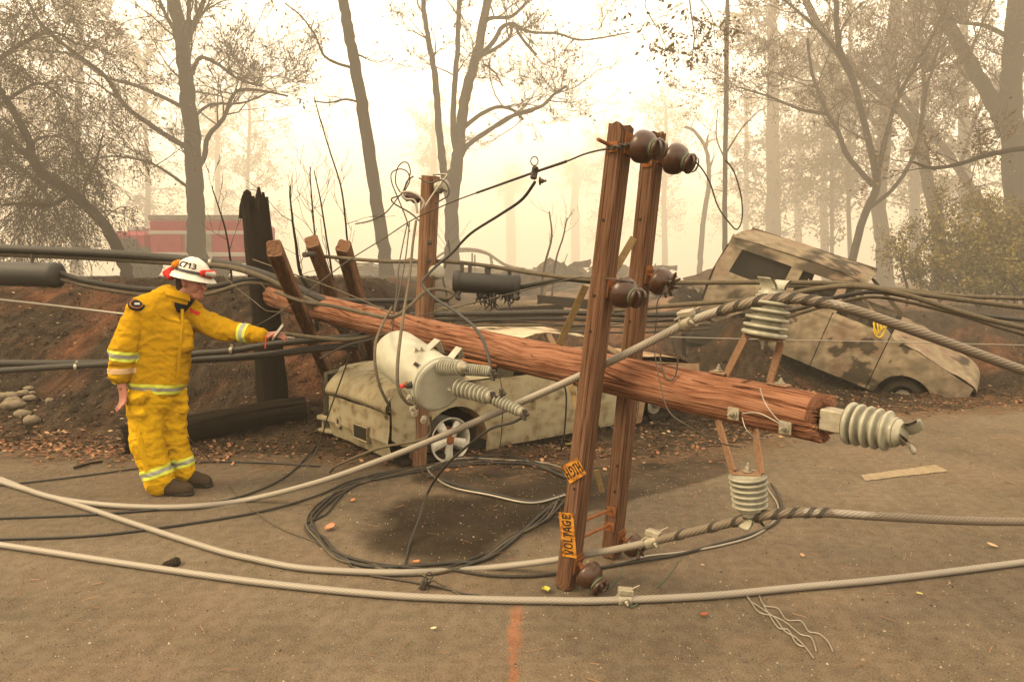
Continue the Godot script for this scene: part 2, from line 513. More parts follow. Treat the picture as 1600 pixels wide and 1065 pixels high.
	mat("yellow_ribbon", L(0.5, 0.33, 0.01), 0.6)
	mat("brace", L(0.20, 0.135, 0.065), 0.8, 0.1, dust, Vector3.ONE * 6, true)
	mat("green_glass", L(0.015, 0.05, 0.04), 0.2)
	mat("red_part", L(0.6, 0.03, 0.03), 0.5)

var edge_x := [-90.0, -40.0, -10.0, -5.0, -3.6, -1.8, -0.9, 0.3, 1.2, 2.2, 3.5, 4.75, 6.75, 12.0, 40.0, 90.0]
var edge_d := [12.0, 9.5, 7.2, 6.7, 6.4, 6.35, 6.1, 6.1, 6.3, 6.7, 7.7, 8.4, 9.0, 10.6, 19.0, 34.0]
func edge(x: float) -> float:
	for k in edge_x.size() - 1:
		if x <= edge_x[k + 1]: return lerpf(edge_d[k], edge_d[k + 1], clampf((x - edge_x[k]) / (edge_x[k + 1] - edge_x[k]), 0, 1))
	return edge_d[-1]
func land(x: float, z: float) -> float:
	var u := -z - edge(x)
	if u < -0.35: return -0.03
	var mid := smoothstep(-2.2, -1.0, x) * (1.0 - smoothstep(2.6, 4.0, x))
	var start := lerpf(0.15, 2.0, mid)
	start += 1.6 * smoothstep(3.4, 4.6, x) * (1.0 - smoothstep(6.6, 8.0, x))
	var wide := lerpf(3.1, 3.2, mid)
	var top := lerpf(lerpf(1.62, 1.05, smoothstep(2.0, 4.5, x)), 1.0, mid)
	var h := smoothstep(-0.35, 0.3, u) * 0.05 - 0.03
	var t := clampf((u - start) / wide, 0, 1)
	h += top * (t * t * (3.0 - 2.0 * t) * 0.6 + t * 0.4)
	h += smoothstep(3.0, 22.0, u) * 0.42 * (1.0 - smoothstep(1.2, 1.7, top) * 0.6)
	var rough := smoothstep(-0.3, 0.9, u)
	h += broad.get_noise_2d(x * 2.2, z * 2.2) * 0.10 * rough + fine.get_noise_2d(x * 60.0, z * 60.0) * 0.035 * rough
	return h
func axis(stops: Array) -> PackedFloat32Array:   # [[from, step], ..., [to, 0]]
	var out := PackedFloat32Array()
	for k in stops.size() - 1:
		var a: float = stops[k][0]; var b: float = stops[k + 1][0]
		var n := maxi(1, int(round((b - a) / stops[k][1])))
		for i in n: out.append(lerpf(a, b, float(i) / n))
	out.append(stops[-1][0])
	return out
func sheet(mb: MB, xs: PackedFloat32Array, zs: PackedFloat32Array, hf: Callable, cf: Callable) -> void:
	var w := xs.size()
	for j in zs.size():
		for i in w:
			mb.v.append(Vector3(xs[i], hf.call(xs[i], zs[j]), zs[j]))
			mb.uv.append(Vector2(xs[i], zs[j]))
			mb.c.append(cf.call(xs[i], zs[j]))
	for j in zs.size():
		for i in w:
			var dx := mb.v[j * w + mini(i + 1, w - 1)] - mb.v[j * w + maxi(i - 1, 0)]
			var dz := mb.v[mini(j + 1, zs.size() - 1) * w + i] - mb.v[maxi(j - 1, 0) * w + i]
			var nn := dz.cross(dx).normalized()
			mb.n.append(nn if nn.y > 0 else -nn)
	for j in zs.size() - 1:
		for i in w - 1:
			var a := j * w + i    # z runs towards the camera with j
			mb.tri(a, a + w, a + 1); mb.tri(a + 1, a + w, a + w + 1)
func soil_color(x: float, z: float) -> Color:
	var u := -z - edge(x)
	var n1 := broad.get_noise_2d(x * 1.3 + 40.0, z * 1.3)
	var n2 := fine.get_noise_2d(x * 22.0, z * 22.0 + 70.0)
	var ash := Color(0.046, 0.034, 0.024)
	var red := Color(0.125, 0.06, 0.034)
	var pale := Color(0.36, 0.225, 0.15)
	var n4 := fine.get_noise_2d(x * 160.0 + 9.0, z * 160.0)
	var c := ash.lerp(red, clampf(n1 * 1.4 + n2 * 1.0 - 0.12, 0, 1))
	c = c * (1.0 + n4 * 0.9)
	var mid := smoothstep(-1.5, 0.5, x)
	c = c.lerp(pale, smoothstep(3.2, 6.0, u) * mid * clampf(0.6 + n2 + n1 * 0.6, 0, 1))
	c = c.lerp(Color(0.11, 0.082, 0.055), (1.0 - smoothstep(0.0, 1.0, u)) * 0.5)
	return c
var stain_poly := PackedVector2Array()
var wet_poly := PackedVector2Array()
func inside_depth(p: Vector2, poly: PackedVector2Array) -> float:
	var d := 1e9
	for k in poly.size(): d = minf(d, Geometry2D.get_closest_point_to_segment(p, poly[k], poly[(k + 1) % poly.size()]).distance_to(p))
	return d if Geometry2D.is_point_in_polygon(p, poly) else -d
func road_color(x: float, z: float) -> Color:
	var c := Color(0.148, 0.116, 0.082)
	var n1 := broad.get_noise_2d(x * 0.9, z * 1.4 + 9.0)
	var n2 := fine.get_noise_2d(x * 30.0 + 11.0, z * 30.0)
	var n3 := broad.get_noise_2d(x * 5.0, z * 5.0 + 50.0)
	c = c * (1.0 + n1 * 0.30 + n2 * 0.12 + n3 * 0.14)
	c = c.lerp(Color(0.19, 0.135, 0.092), clampf(broad.get_noise_2d(x * 1.6 + 70.0, z * 2.4) * 1.3, 0, 0.4))
	var p := Vector2(x, z)
	if x > -2.5 and x < 3.6 and z < -3.2 and z > -7.2:
		var w := inside_depth(p, wet_poly)
		var q := smoothstep(-0.02, 0.05, w + n3 * 0.06)
		c = c.lerp(Color(0.058, 0.043, 0.030) * (1.0 + n3 * 0.8 + n2 * 0.5), q * 0.9)
		var s := inside_depth(p, stain_poly) + 0.12
		var k := smoothstep(-0.1, 0.22, s + n3 * 0.10 + n2 * 0.16)
		c = c.lerp(Color(0.040, 0.030, 0.0205) * (1.0 + n2 * 0.5), k)
	if absf(x - 0.02) < 0.2 and z > -3.6:
		var cx := 0.018 + 0.02 * sin(z * 3.0)
		var t := 1.0 - absf(x - cx) / 0.032
		var o := clampf(t * 1.6 + n2 * 1.3 + fine.get_noise_2d(x * 400.0, z * 220.0) * 1.4, 0, 1) * smoothstep(-3.42, -3.2, z) 
		c = c.lerp(Color(0.34, 0.12, 0.055), o * 0.5)
	# dust and needles drifted on the far edge
	var u := -z - edge(x)
	c = c.lerp(Color(0.115, 0.075, 0.045), smoothstep(-0.7, 0.0, u + n3 * 0.5 + n2 * 0.35) * 0.8)
	c.a = 1.0
	return c
func flat2(pts: Array) -> PackedVector2Array:
	var out := PackedVector2Array()
	for q in pts:
		var g := G(q[0], q[1])
		out.append(Vector2(g.x, g.z))
	return out
func ground() -> void:
	wet_poly = flat2([[640, 730], [760, 725], [1000, 700], [1150, 690], [1142, 738], [1085, 757], [1010, 778], [950, 797], [870, 802], [800, 790], [700, 768], [640, 752]])
	stain_poly = flat2([[585, 835], [600, 800], [650, 780], [740, 775], [880, 752], [950, 748], [900, 790], [880, 815], [800, 842], [760, 868], [690, 878], [630, 868]])
	var mb := MB.new()
	var xs := axis([[-160.0, 12.0], [-40.0, 3.0], [-16.0, 0.5], [-7.0, 0.07], [9.0, 0.4], [20.0, 2.0], [40.0, 12.0], [160.0, 0]])
	var zs := axis([[-300.0, 14.0], [-60.0, 2.0], [-24.0, 0.4], [-14.0, 0.1], [-5.6, 1.0], [-2.0, 8.0], [40.0, 0]])
	sheet(mb, xs, zs, land, soil_color)
	var g := obj(mb, "ground", M.soil)
	tag(g, "", "", "", "structure")
	mb = MB.new()
	xs = axis([[-90.0, 10.0], [-30.0, 1.5], [-6.0, 0.1], [-2.2, 0.03], [-0.1, 0.008], [0.14, 0.03], [3.4, 0.1], [9.0, 1.5], [30.0, 10.0], [90.0, 0]])
	var ts := axis([[0.0, 0.012], [0.3, 0.008], [0.6, 0.01], [0.8, 0.006], [0.86, 0.03], [1.0, 0]])
	# rows run from the far edge towards the camera
	ts = axis([[0.0, 0.0045], [0.6, 0.006], [0.9, 0.05], [1.0, 0]])
	var w := xs.size()
	for j in ts.size():
		for i in w:
			var ez := -edge(xs[i]) + fine.get_noise_2d(xs[i] * 40.0, 3.0) * 0.12 + fine.get_noise_2d(xs[i] * 220.0, 9.0) * 0.05
			var z := 0.0
			if ts[j] < 0.9: z = lerpf(ez, -1.2, ts[j] / 0.9)
			else: z = lerpf(-1.2, 14.0, (ts[j] - 0.9) / 0.1)
			mb.vert(Vector3(xs[i], 0.0 + broad.get_noise_2d(xs[i] * 0.4, z * 0.4) * 0.004, z), Vector3.UP, Vector2(xs[i], z), road_color(xs[i], z))
	for j in ts.size() - 1:
		for i in w - 1:
			var a := j * w + i
			mb.tri(a, a + w, a + 1); mb.tri(a + 1, a + w, a + w + 1)
	tag(obj(mb, "road", M.road), "", "", "", "structure")
	# worn centre-line dash
	mb = MB.new()
	var q := [G(1346, 743), G(1352, 752), G(1482, 737), G(1462, 727)]
	var rows := []
	for j in 9:
		var r := PackedVector3Array()
		for i in 41:
			var p: Vector3 = q[0].lerp(q[3], i / 40.0).lerp(q[1].lerp(q[2], i / 40.0), j / 8.0)
			if j == 0 or j == 8 or i == 0 or i == 40: p += Vector3(fine.get_noise_2d(i * 23.0, j * 9.0), 0, fine.get_noise_2d(i * 23.0, j * 9.0 + 99.0)) * 0.014
			p.y = 0.008
			r.append(p)
		rows.append(r)
	mb.surf(rows, false, true)
	for k in mb.n.size(): mb.n[k] = Vector3.UP
	tag(obj(mb, "road_marking", M.paint_line), "", "", "", "structure")

const LOG_R0 := 0.104    # at the broken top
const LOG_R1 := 0.118
var log_a: Vector3
var log_b: Vector3
func log_at(t: float) -> Vector3:     # 0 = top end with the insulator, 1 = butt
	return log_a.lerp(log_b, t)
func log_px(px: float) -> float:
	var p := (px - 800.0) / F
	var a := log_a.x + log_a.z * p; var b := log_b.x + log_b.z * p
	return a / (a - b)
# ribbed porcelain: axis y of xf, total length l, shed radius r, number of sheds
func sheds(mb: MB, xf: Transform3D, l: float, r: float, n: int, core := 0.62, fat_first := true) -> void:
	var prof := [Vector2(0.001, 0), Vector2(r * 0.85, 0), Vector2(r * 0.85, 0.004)]
	var y := 0.004
	var step := (l - 0.008) / n
	for k in n:
		var rr := r * lerpf(1.0, 0.9, float(k) / n)
		var th := step * (0.62 if (k == 0 and fat_first) else 0.42)
		prof.append(Vector2(rr * 0.93, y))
		for q in 7:
			var g := -PI / 2 + PI * q / 6.0
			prof.append(Vector2(rr - th * 0.5 + cos(g) * th * 0.5, y + th * 0.5 + sin(g) * th * 0.5))
		prof.append(Vector2(r * core + 0.006, y + th + 0.003))
		prof.append(Vector2(r * core, y + (th + step) * 0.5))
		prof.append(Vector2(r * core + 0.006, y + step - 0.002))
		y += step
	prof.append(Vector2(r * core, l))
	prof.append(Vector2(0.001, l))
	mb.lathe(xf, prof, 30)
# saddle head of a post insulator
func saddle(mb: MB, xf: Transform3D, r: float) -> void:
	mb.lathe(xf, [Vector2(r * 0.6, -0.002), Vector2(r * 0.66, 0.01), Vector2(r * 0.5, 0.022), Vector2(r * 0.55, 0.034), Vector2(0.001, 0.034)], 24)
	for s in [-1.0, 1.0]:
		var rows := []
		for j in 7:
			var row := PackedVector3Array()
			var y := 0.03 + 0.045 * j / 6.0
			for i in 9:
				var z := lerpf(-1, 1, i / 8.0) * r * (0.62 - 0.12 * j / 6.0)
				var x: float = s * (r * 0.22 + r * 0.4 * pow(j / 6.0, 2.0)) * (1.0 - 0.2 * pow(i / 4.0 - 1.0, 2.0))
				row.append(xf * Vector3(x, y, z))
			rows.append(row)
		for j in range(6, -1, -1):
			var row := PackedVector3Array()
			var y := 0.03 + 0.045 * j / 6.0
			for i in 9:
				var z := lerpf(-1, 1, i / 8.0) * r * (0.62 - 0.12 * j / 6.0)
				var x: float = s * (r * 0.22 + 0.016 + r * 0.4 * pow(j / 6.0, 2.0)) * (1.0 - 0.2 * pow(i / 4.0 - 1.0, 2.0))
				row.append(xf * Vector3(x, y, z))
			rows.append(row)
		mb.surf(rows, false, s < 0)
# brown pin insulator: a bell with a grooved, eared head
func pin_insulator(parent: Node3D, at: Vector3, dir: Vector3, size: float, label := "", broken := false) -> void:
	var xf := frame(at, dir)
	var mb := MB.new()
	var s := size
	var prof := [Vector2(0.35, 0.02), Vector2(0.8, 0.0), Vector2(0.98, 0.1), Vector2(1.0, 0.3), Vector2(0.97, 0.55), Vector2(0.86, 0.8), Vector2(0.68, 0.98), Vector2(0.55, 1.06), Vector2(0.5, 1.16), Vector2(0.5, 1.26), Vector2(0.6, 1.34), Vector2(0.66, 1.45), Vector2(0.64, 1.56), Vector2(0.5, 1.62), Vector2(0.001, 1.62)]
	if broken: prof = prof.slice(0, 10) + [Vector2(0.3, 1.2), Vector2(0.001, 1.1)]
	var pp := []
	for q in prof: pp.append(q * s)
	mb.lathe(xf, pp, 28)
	var n0 := mb.v.size()
	var ins := obj(mb, "insulator", M.brown_glaze, parent)
	if label: ins.set_meta("label", label)
	mb = MB.new()
	var wires := 5 if broken else 2
	if broken:
		for k in 7:
			var g := TAU * k / 7.0
			var d := xf.basis * Vector3(cos(g), 0.5, sin(g))
			var o: Vector3 = xf * Vector3(cos(g) * s * 0.35, s * 1.1, sin(g) * s * 0.35)
			mb.tube(smooth([o, o + d * s * 0.35, o + d * s * 0.6 + Vector3(0, 0.01 * (k % 3), 0)], 3), [s * 0.2, s * 0.17, s * 0.15, s * 0.13, s * 0.12, s * 0.1, s * 0.05], 6)
	else:
		for sg in [-1.0, 1.0]:
			var rows := []
			for j in 5:
				var row := PackedVector3Array()
				for i in 9:
					var g := PI * i / 8.0
					row.append(xf * Vector3(sg * s * (0.28 + 0.14 * sin(j / 4.0 * PI)) + sg * s * 0.1 * cos(j / 4.0 * PI), s * (1.55 + 0.32 * sin(g)), s * 0.5 * cos(g)))
				rows.append(row)
			mb.surf(rows, false, sg < 0)
	obj(mb, "broken_head" if broken else "ear", M.brown_glaze, ins)
	mb = MB.new()   # tie wire in the groove
	for k in 2:
		var ring := PackedVector3Array()
		for i in 17: ring.append(xf * Vector3(cos(TAU * i / 16) * s * 0.55, s * (1.18 + 0.06 * k), sin(TAU * i / 16) * s * 0.55))
		mb.tube(ring, 0.004, 6, false)
	obj(mb, "tie_wire", M.wire_green, ins)
	mb = MB.new()
	mb.tube(PackedVector3Array([at - dir.normalized() * s * 0.95, at + dir.normalized() * s * 0.1]), 0.014, 10)
	mb.box(frame(at - dir.normalized() * s * 0.75, dir), Vector3(0.07, 0.006, 0.07), 0.002)
	obj(mb, "pin", M.rust, ins)

func crossarm(parent: Node3D, p0: Vector3, p1: Vector3, a: Vector3, b: Vector3, m: Material, label: String) -> MeshInstance3D:
	var mb := MB.new()
	beam(mb, p0, p1, a, b, 0.0012, 0.02)
	var arm := obj(mb, "crossarm", m, parent)
	arm.set_meta("label", label)
	for t in [0.17, 0.235, 0.58, 0.655, 0.81]:
		mb = MB.new()
		var c := p0.lerp(p1, t) - b * 0.985
		var xf := frame(c, -b)
		var off := a * 0.15 * (1 if t < 0.5 else -1)
		mb.face(_ring(Transform3D(xf.basis, c + off - b.normalized() * 0.004), 0.0085, 0, 12), c + b)
		obj(mb, "bolt_hole", M.black_ink, arm)
	return arm

func pole() -> void:
	log_a = P(1290, 654, 2.85)
	log_b = P(428, 462, 7.0)
	var ax := (log_b - log_a).normalized()          # towards the butt
	var butt := log_b + ax * 0.05
	var t := thing("utility_pole", "fallen reddish wooden power pole with upright double crossarms and grey insulators", "utility pole", log_at(0.4) * Vector3(1, 0, 1))
	var path := []
	for k in 13:
		var f := k / 12.0
		path.append(log_at(f) + Vector3(0, -sin(f * PI) * 0.03, 0))
	path.append(butt)
	var mb := MB.new()
	var full := smooth(path, 14)
	full.reverse()
	log_shape(mb, full, LOG_R1 + 0.005, LOG_R0, 110, 0.006, 0.014, 0.035, 4.0)
	var shaft := obj(mb, "shaft", M.pole_wood, t)
	# side direction, horizontal, towards the camera's left
	var flat := Vector3(ax.x, 0, ax.z).normalized()
	var out := flat.cross(Vector3.UP).normalized()
	if out.z < 0: out = -out
	out = (out * 1.0 + Vector3(-0.12, 0, 0.1)).normalized()
	# knots and splinters
	mb = MB.new()
	for k in 40:
		var f := rng.randf_range(0.02, 0.9)
		var g := rng.randf_range(-1.2, 1.5)
		var d := (out * cos(g) + Vector3.UP * sin(g)).normalized()
		var c := log_at(f) + Vector3(0, -sin(f * PI) * 0.03, 0) + d * (lerpf(LOG_R0, LOG_R1, f) - 0.004)
		var e := c - ax * rng.randf_range(0.05, 0.22) + Vector3(0, rng.randf_range(-0.02, 0.02), 0) + d * rng.randf_range(0.004, 0.02)
		mb.tube(PackedVector3Array([c, c.lerp(e, 0.5) + d * 0.004, e]), [0.005, 0.004, 0.0008], 5)
	obj(mb, "splinter", M.pole_wood, shaft).set_meta("kind", "stuff")
	# ---- the two arms
	var a0 := P(886, 926, 3.53); a0.y = 0.012
	var a1 := P(971, 197, 3.36)
	var th := deg_to_rad(33.0)
	var b := Vector3(sin(th), 0, -cos(th))          # from the front arm to the rear arm
	var axis_ := (a1 - a0).normalized()
	b = (b - axis_ * b.dot(axis_)).normalized()
	var side := axis_.cross(b).normalized()
	if side.x < 0: side = -side
	var shift := Vector3(0.285, 0, -0.41)
	var b0 := a0 + shift + Vector3(0.012, 0, 0); var b1 := a1 + shift * 0.9 + Vector3(-0.02, 0.045, 0)
	b0.y = 0.012
	var armA := crossarm(t, a0, a1, side * 0.047, b * 0.06, M.arm_wood, "front crossarm timber standing on the road with warning plates")
	var armB := crossarm(t, b0, b1, side * 0.047, b * 0.06, M.arm_wood, "rear crossarm timber standing behind the front one")
	# spacer bolts through both arms
	for f in [0.955, 0.10, 0.14]:
		var c := a0.lerp(a1, f) - b * 0.06
		var e := b0.lerp(b1, f - 0.02) + b * 0.05
		mb = MB.new()
		if f > 0.5:
			mb.tube(PackedVector3Array([c - b * 0.1 - Vector3(0.03, -0.02, 0), c + b * 0.02]), 0.009, 8)
			mb.box(frame(c - b * 0.004, b), Vector3(0.05, 0.006, 0.05), 0.001)
		mb.tube(PackedVector3Array([c + b * 0.12, e]), 0.009, 8)
		mb.box(frame(b0.lerp(b1, f - 0.02) - b * 0.064, b), Vector3(0.055, 0.006, 0.055), 0.001)
		obj(mb, "spacer_bolt", M.rust, t)
	# flat wooden braces
	for q in [[P(915, 447, 3.63), P(874, 538, 3.75), 0.019], [P(990, 372, 3.55), P(955, 432, 3.5), 0.019], [P(932, 735, 3.62), P(941, 768, 3.64), 0.014], [P(891, 598, 3.75), P(903, 640, 3.6), 0.014]]:
		mb = MB.new()
		var d: Vector3 = (q[1] - q[0]).normalized()
		strap(mb, [q[0], q[1]], d.cross(Vector3(0, 0, 1)).normalized() * q[2], 0.008)
		obj(mb, "brace", M.brace, t)
	# ---- brown insulators on the arms
	var out_dir := (side * 0.96 + Vector3(0, -0.22, 0.1)).normalized()
	for q in [[a0.lerp(a1, 0.965), 0.068, 0, Vector3(0.2, -0.05, 0.5)], [b0.lerp(b1, 0.955), 0.072, 0, Vector3(0, -0.12, 0.1)], [a0.lerp(a1, 0.675), 0.068, 0, Vector3(0, -0.05, 0.5)], [b0.lerp(b1, 0.69), 0.066, 1, Vector3(0, -0.3, 0.2)], [a0.lerp(a1, 0.06), 0.066, 0, Vector3(0, -0.45, 0.35)], [b0.lerp(b1, 0.05), 0.06, 1, Vector3(0, 0.0, 0.0)]]:
		var d: Vector3 = (out_dir + q[3] * 0.6).normalized()
		pin_insulator(t, q[0] + side * 0.047 + d * 0.06, d, q[1] * 1.15, "", q[2] == 1)
	# rusty mounting saddles
	for q in [a0.lerp(a1, 0.965), b0.lerp(b1, 0.955), a0.lerp(a1, 0.675), b0.lerp(b1, 0.69), a0.lerp(a1, 0.06), b0.lerp(b1, 0.05)]:
		mb = MB.new()
		mb.box(frame(q + side * 0.05, axis_, b), Vector3(0.006, 0.10, 0.09), 0.001)
		obj(mb, "mounting_plate", M.rust, t)
	# ---- warning plates on the front arm
	for q in [["HIGH", 893, 725, 0.095, 0.115, 222.0, 0.055], ["VOLTAGE", 880, 832, 0.085, 0.235, 102.0, 0.048]]:
		var c := a0.lerp(a1, inverse_lerp(926.0, 197.0, q[2])) - b * 0.068
		var want := P(q[1], q[2], 3.4)
		c += side * (want - c).dot(side)
		var nrm := -b
		var right := side
		var turn := deg_to_rad(q[5])
		var tx := right * cos(turn) + axis_ * sin(turn)
		var ty := nrm.cross(tx).normalized()
		var bas := Basis(tx, ty, nrm)
		mb = MB.new()
		mb.box(Transform3D(bas, c), Vector3(q[4], q[3], 0.0025), 0.0005)
		var plate := obj(mb, "warning_plate", M.sign_yellow, t)
		plate.set_meta("label", "yellow %s warning plate nailed to the front crossarm" % q[0])
		var tm := TextMesh.new()
		tm.text = q[0]
		var fnt := SystemFont.new(); fnt.font_names = PackedStringArray(["Droid Sans"]); fnt.font_weight = 700
		tm.font = fnt
		tm.font_size = 64; tm.pixel_size = 0.001; tm.depth = 0.0008
		tm.material = M.black_ink
		var tn := MeshInstance3D.new()
		tn.name = "lettering"
		tn.mesh = tm
		plate.add_child(tn, true)
		var ab := tm.get_aabb()
		var sc := Vector3(q[4] * 0.9 / maxf(ab.size.x, 0.001), q[3] * 0.62 / maxf(ab.size.y, 0.001), 1.0)
		tn.transform = Transform3D(bas * Basis.from_scale(sc), c + nrm * 0.0022 - bas * (Vector3(ab.get_center().x * sc.x, ab.get_center().y * sc.y, 0)))
	# embossed code on the timber
	# ---- top post insulator on its bracket
	var tdir := -ax
	var up0 := (Vector3.UP - ax * Vector3.UP.dot(ax)).normalized()
	var pr := func(px, py, d): return P(px, py, d)
	var k1 := log_at(log_px(1136)) + up0 * 0.108; var k2 := log_at(log_px(1204)) + up0 * 0.107
	var top1 := P(1166, 524, 3.05); var top2 := P(1221, 533, 2.96)
	mb = MB.new()
	var wv := (out * 0.55 + tdir * 0.8).normalized() * 0.027
	strap(mb, [k1 - tdir * 0.075, k1 + tdir * 0.0], wv, 0.008)
	strap(mb, [k1, top1], wv, 0.008)
	strap(mb, [top1, top2], wv, 0.008)
	strap(mb, [top2, k2], wv, 0.008)
	strap(mb, [k2, k2 + tdir * 0.085], wv, 0.008)
	var br := obj(mb, "bracket", M.galv_rust, t)
	for q in [[k1 - tdir * 0.045 + up0 * 0.006, up0, 0.016], [k2 + tdir * 0.05 + up0 * 0.006, up0, 0.012], [(top1 + top2) * 0.5 - up0 * 0.006, -up0, 0.02]]:
		mb = MB.new()
		bolt(mb, q[0], q[1], 0.012, q[2])
		obj(mb, "bolt", M.galv, br)
	var iup := (P(1206, 460, 3.0) - (top1 + top2) * 0.5).normalized()
	mb = MB.new()
	sheds(mb, frame((top1 + top2) * 0.5 + iup * 0.006, iup), 0.185, 0.098, 5)
	var ins := obj(mb, "post_insulator", M.porcelain, t)
	ins.set_meta("label", "grey ribbed insulator on top of the pole carrying a thick cable")
	mb = MB.new()
	saddle(mb, frame((top1 + top2) * 0.5 + iup * 0.19, iup, Vector3(0.3, 0, 1)), 0.09)
	obj(mb, "saddle", M.porcelain, ins)
	# ---- lower post insulator
	var j1 := log_at(log_px(1132)) - up0 * 0.095 + out * 0.03; var j2 := log_at(log_px(1193)) - up0 * 0.095 + out * 0.03
	var bot1 := P(1146, 737, 3.0); var bot2 := P(1190, 740, 2.94)
	mb = MB.new()
	strap(mb, [j1, bot1], wv, 0.008)
	strap(mb, [bot1, bot2], wv, 0.008)
	strap(mb, [bot2, j2], wv, 0.008)
	br = obj(mb, "bracket", M.galv_rust, t)
	mb = MB.new()
	bolt(mb, (bot1 + bot2) * 0.5 + up0 * 0.006, up0, 0.012, 0.02)
	obj(mb, "bolt", M.galv, br)
	mb = MB.new()
	var idn := (P(1173, 800, 2.97) - (bot1 + bot2) * 0.5).normalized()
	sheds(mb, frame((bot1 + bot2) * 0.5 + idn * 0.006, idn), 0.165, 0.084, 6)
	ins = obj(mb, "post_insulator", M.porcelain, t)
	ins.set_meta("label", "grey ribbed insulator hanging below the pole")
	mb = MB.new()
	saddle(mb, frame((bot1 + bot2) * 0.5 + idn * 0.17, idn, Vector3(0.3, 0, 1)), 0.07)
	obj(mb, "saddle", M.porcelain, ins)
	# ---- end insulator
	var e0 := P(1294, 654, 2.80); var e1 := P(1412, 678, 2.58)
	var ed := (e1 - e0).normalized()
	mb = MB.new()
	mb.box(frame(e0 + ed * 0.03, ed), Vector3(0.085, 0.10, 0.09), 0.006)
	obj(mb, "end_bracket", M.galv, t)
	mb = MB.new()
	sheds(mb, frame(e0 + ed * 0.08, ed), 0.185, 0.088, 5)
	ins = obj(mb, "post_insulator", M.porcelain, t)
	ins.set_meta("label", "grey ribbed insulator sticking out of the pole's end")
	mb = MB.new()
	saddle(mb, frame(e0 + ed * 0.262, ed, Vector3(0, 0.3, 1)), 0.085)
	obj(mb, "saddle", M.porcelain, ins)
	# ---- bolts and bond wire on the side
	for q in [[1152, 646], [1234, 668]]:
		var f: float = log_px(q[0] + 18.0)
		var c := log_at(f) + out * 0.104
		c.y = P(q[0], q[1], -c.z).y
		mb = MB.new()
		mb.box(frame(c, ax, out), Vector3(0.055, 0.055, 0.006), 0.001)
		mb.box(Transform3D(frame(c + out * 0.004, out).basis, c + out * 0.004), Vector3(0.055, 0.006, 0.055), 0.001)
		bolt(mb, c + out * 0.008, out, 0.012, 0.02)
		obj(mb, "side_bolt", M.galv, t)
	mb = MB.new()
	mb.tube(smooth([P(1160, 646, 2.92), P(1185, 645, 2.86), P(1212, 658, 2.8), P(1228, 668, 2.78)], 6), 0.003, 6)
	mb.tube(smooth([P(1188, 606, 2.93), P(1196, 630, 2.83), P(1215, 655, 2.79), P(1230, 664, 2.77)], 6), 0.003, 6)
	mb.tube(smooth([P(1160, 652, 2.9), P(1166, 670, 2.86), P(1180, 683, 2.86), P(1197, 684, 2.88)], 6), 0.0025, 6)
	obj(mb, "bond_wire", M.wire_bright, t)
	transformer()

func bushing(parent: Node3D, p0: Vector3, p1: Vector3, r: float, n: int, cap := true) -> void:
	var d := (p1 - p0).normalized()
	var mb := MB.new()
	sheds(mb, frame(p0, d), p0.distance_to(p1), r, n, 0.55, false)
	var o := obj(mb, "bushing", M.porcelain, parent)
	if cap:
		mb = MB.new()
		mb.lathe(frame(p1, d), [Vector2(r * 0.75, 0), Vector2(r * 0.72, 0.012), Vector2(r * 0.4, 0.018), Vector2(r * 0.3, 0.035), Vector2(0.001, 0.035)], 16)
		obj(mb, "terminal_cap", M.galv, o)

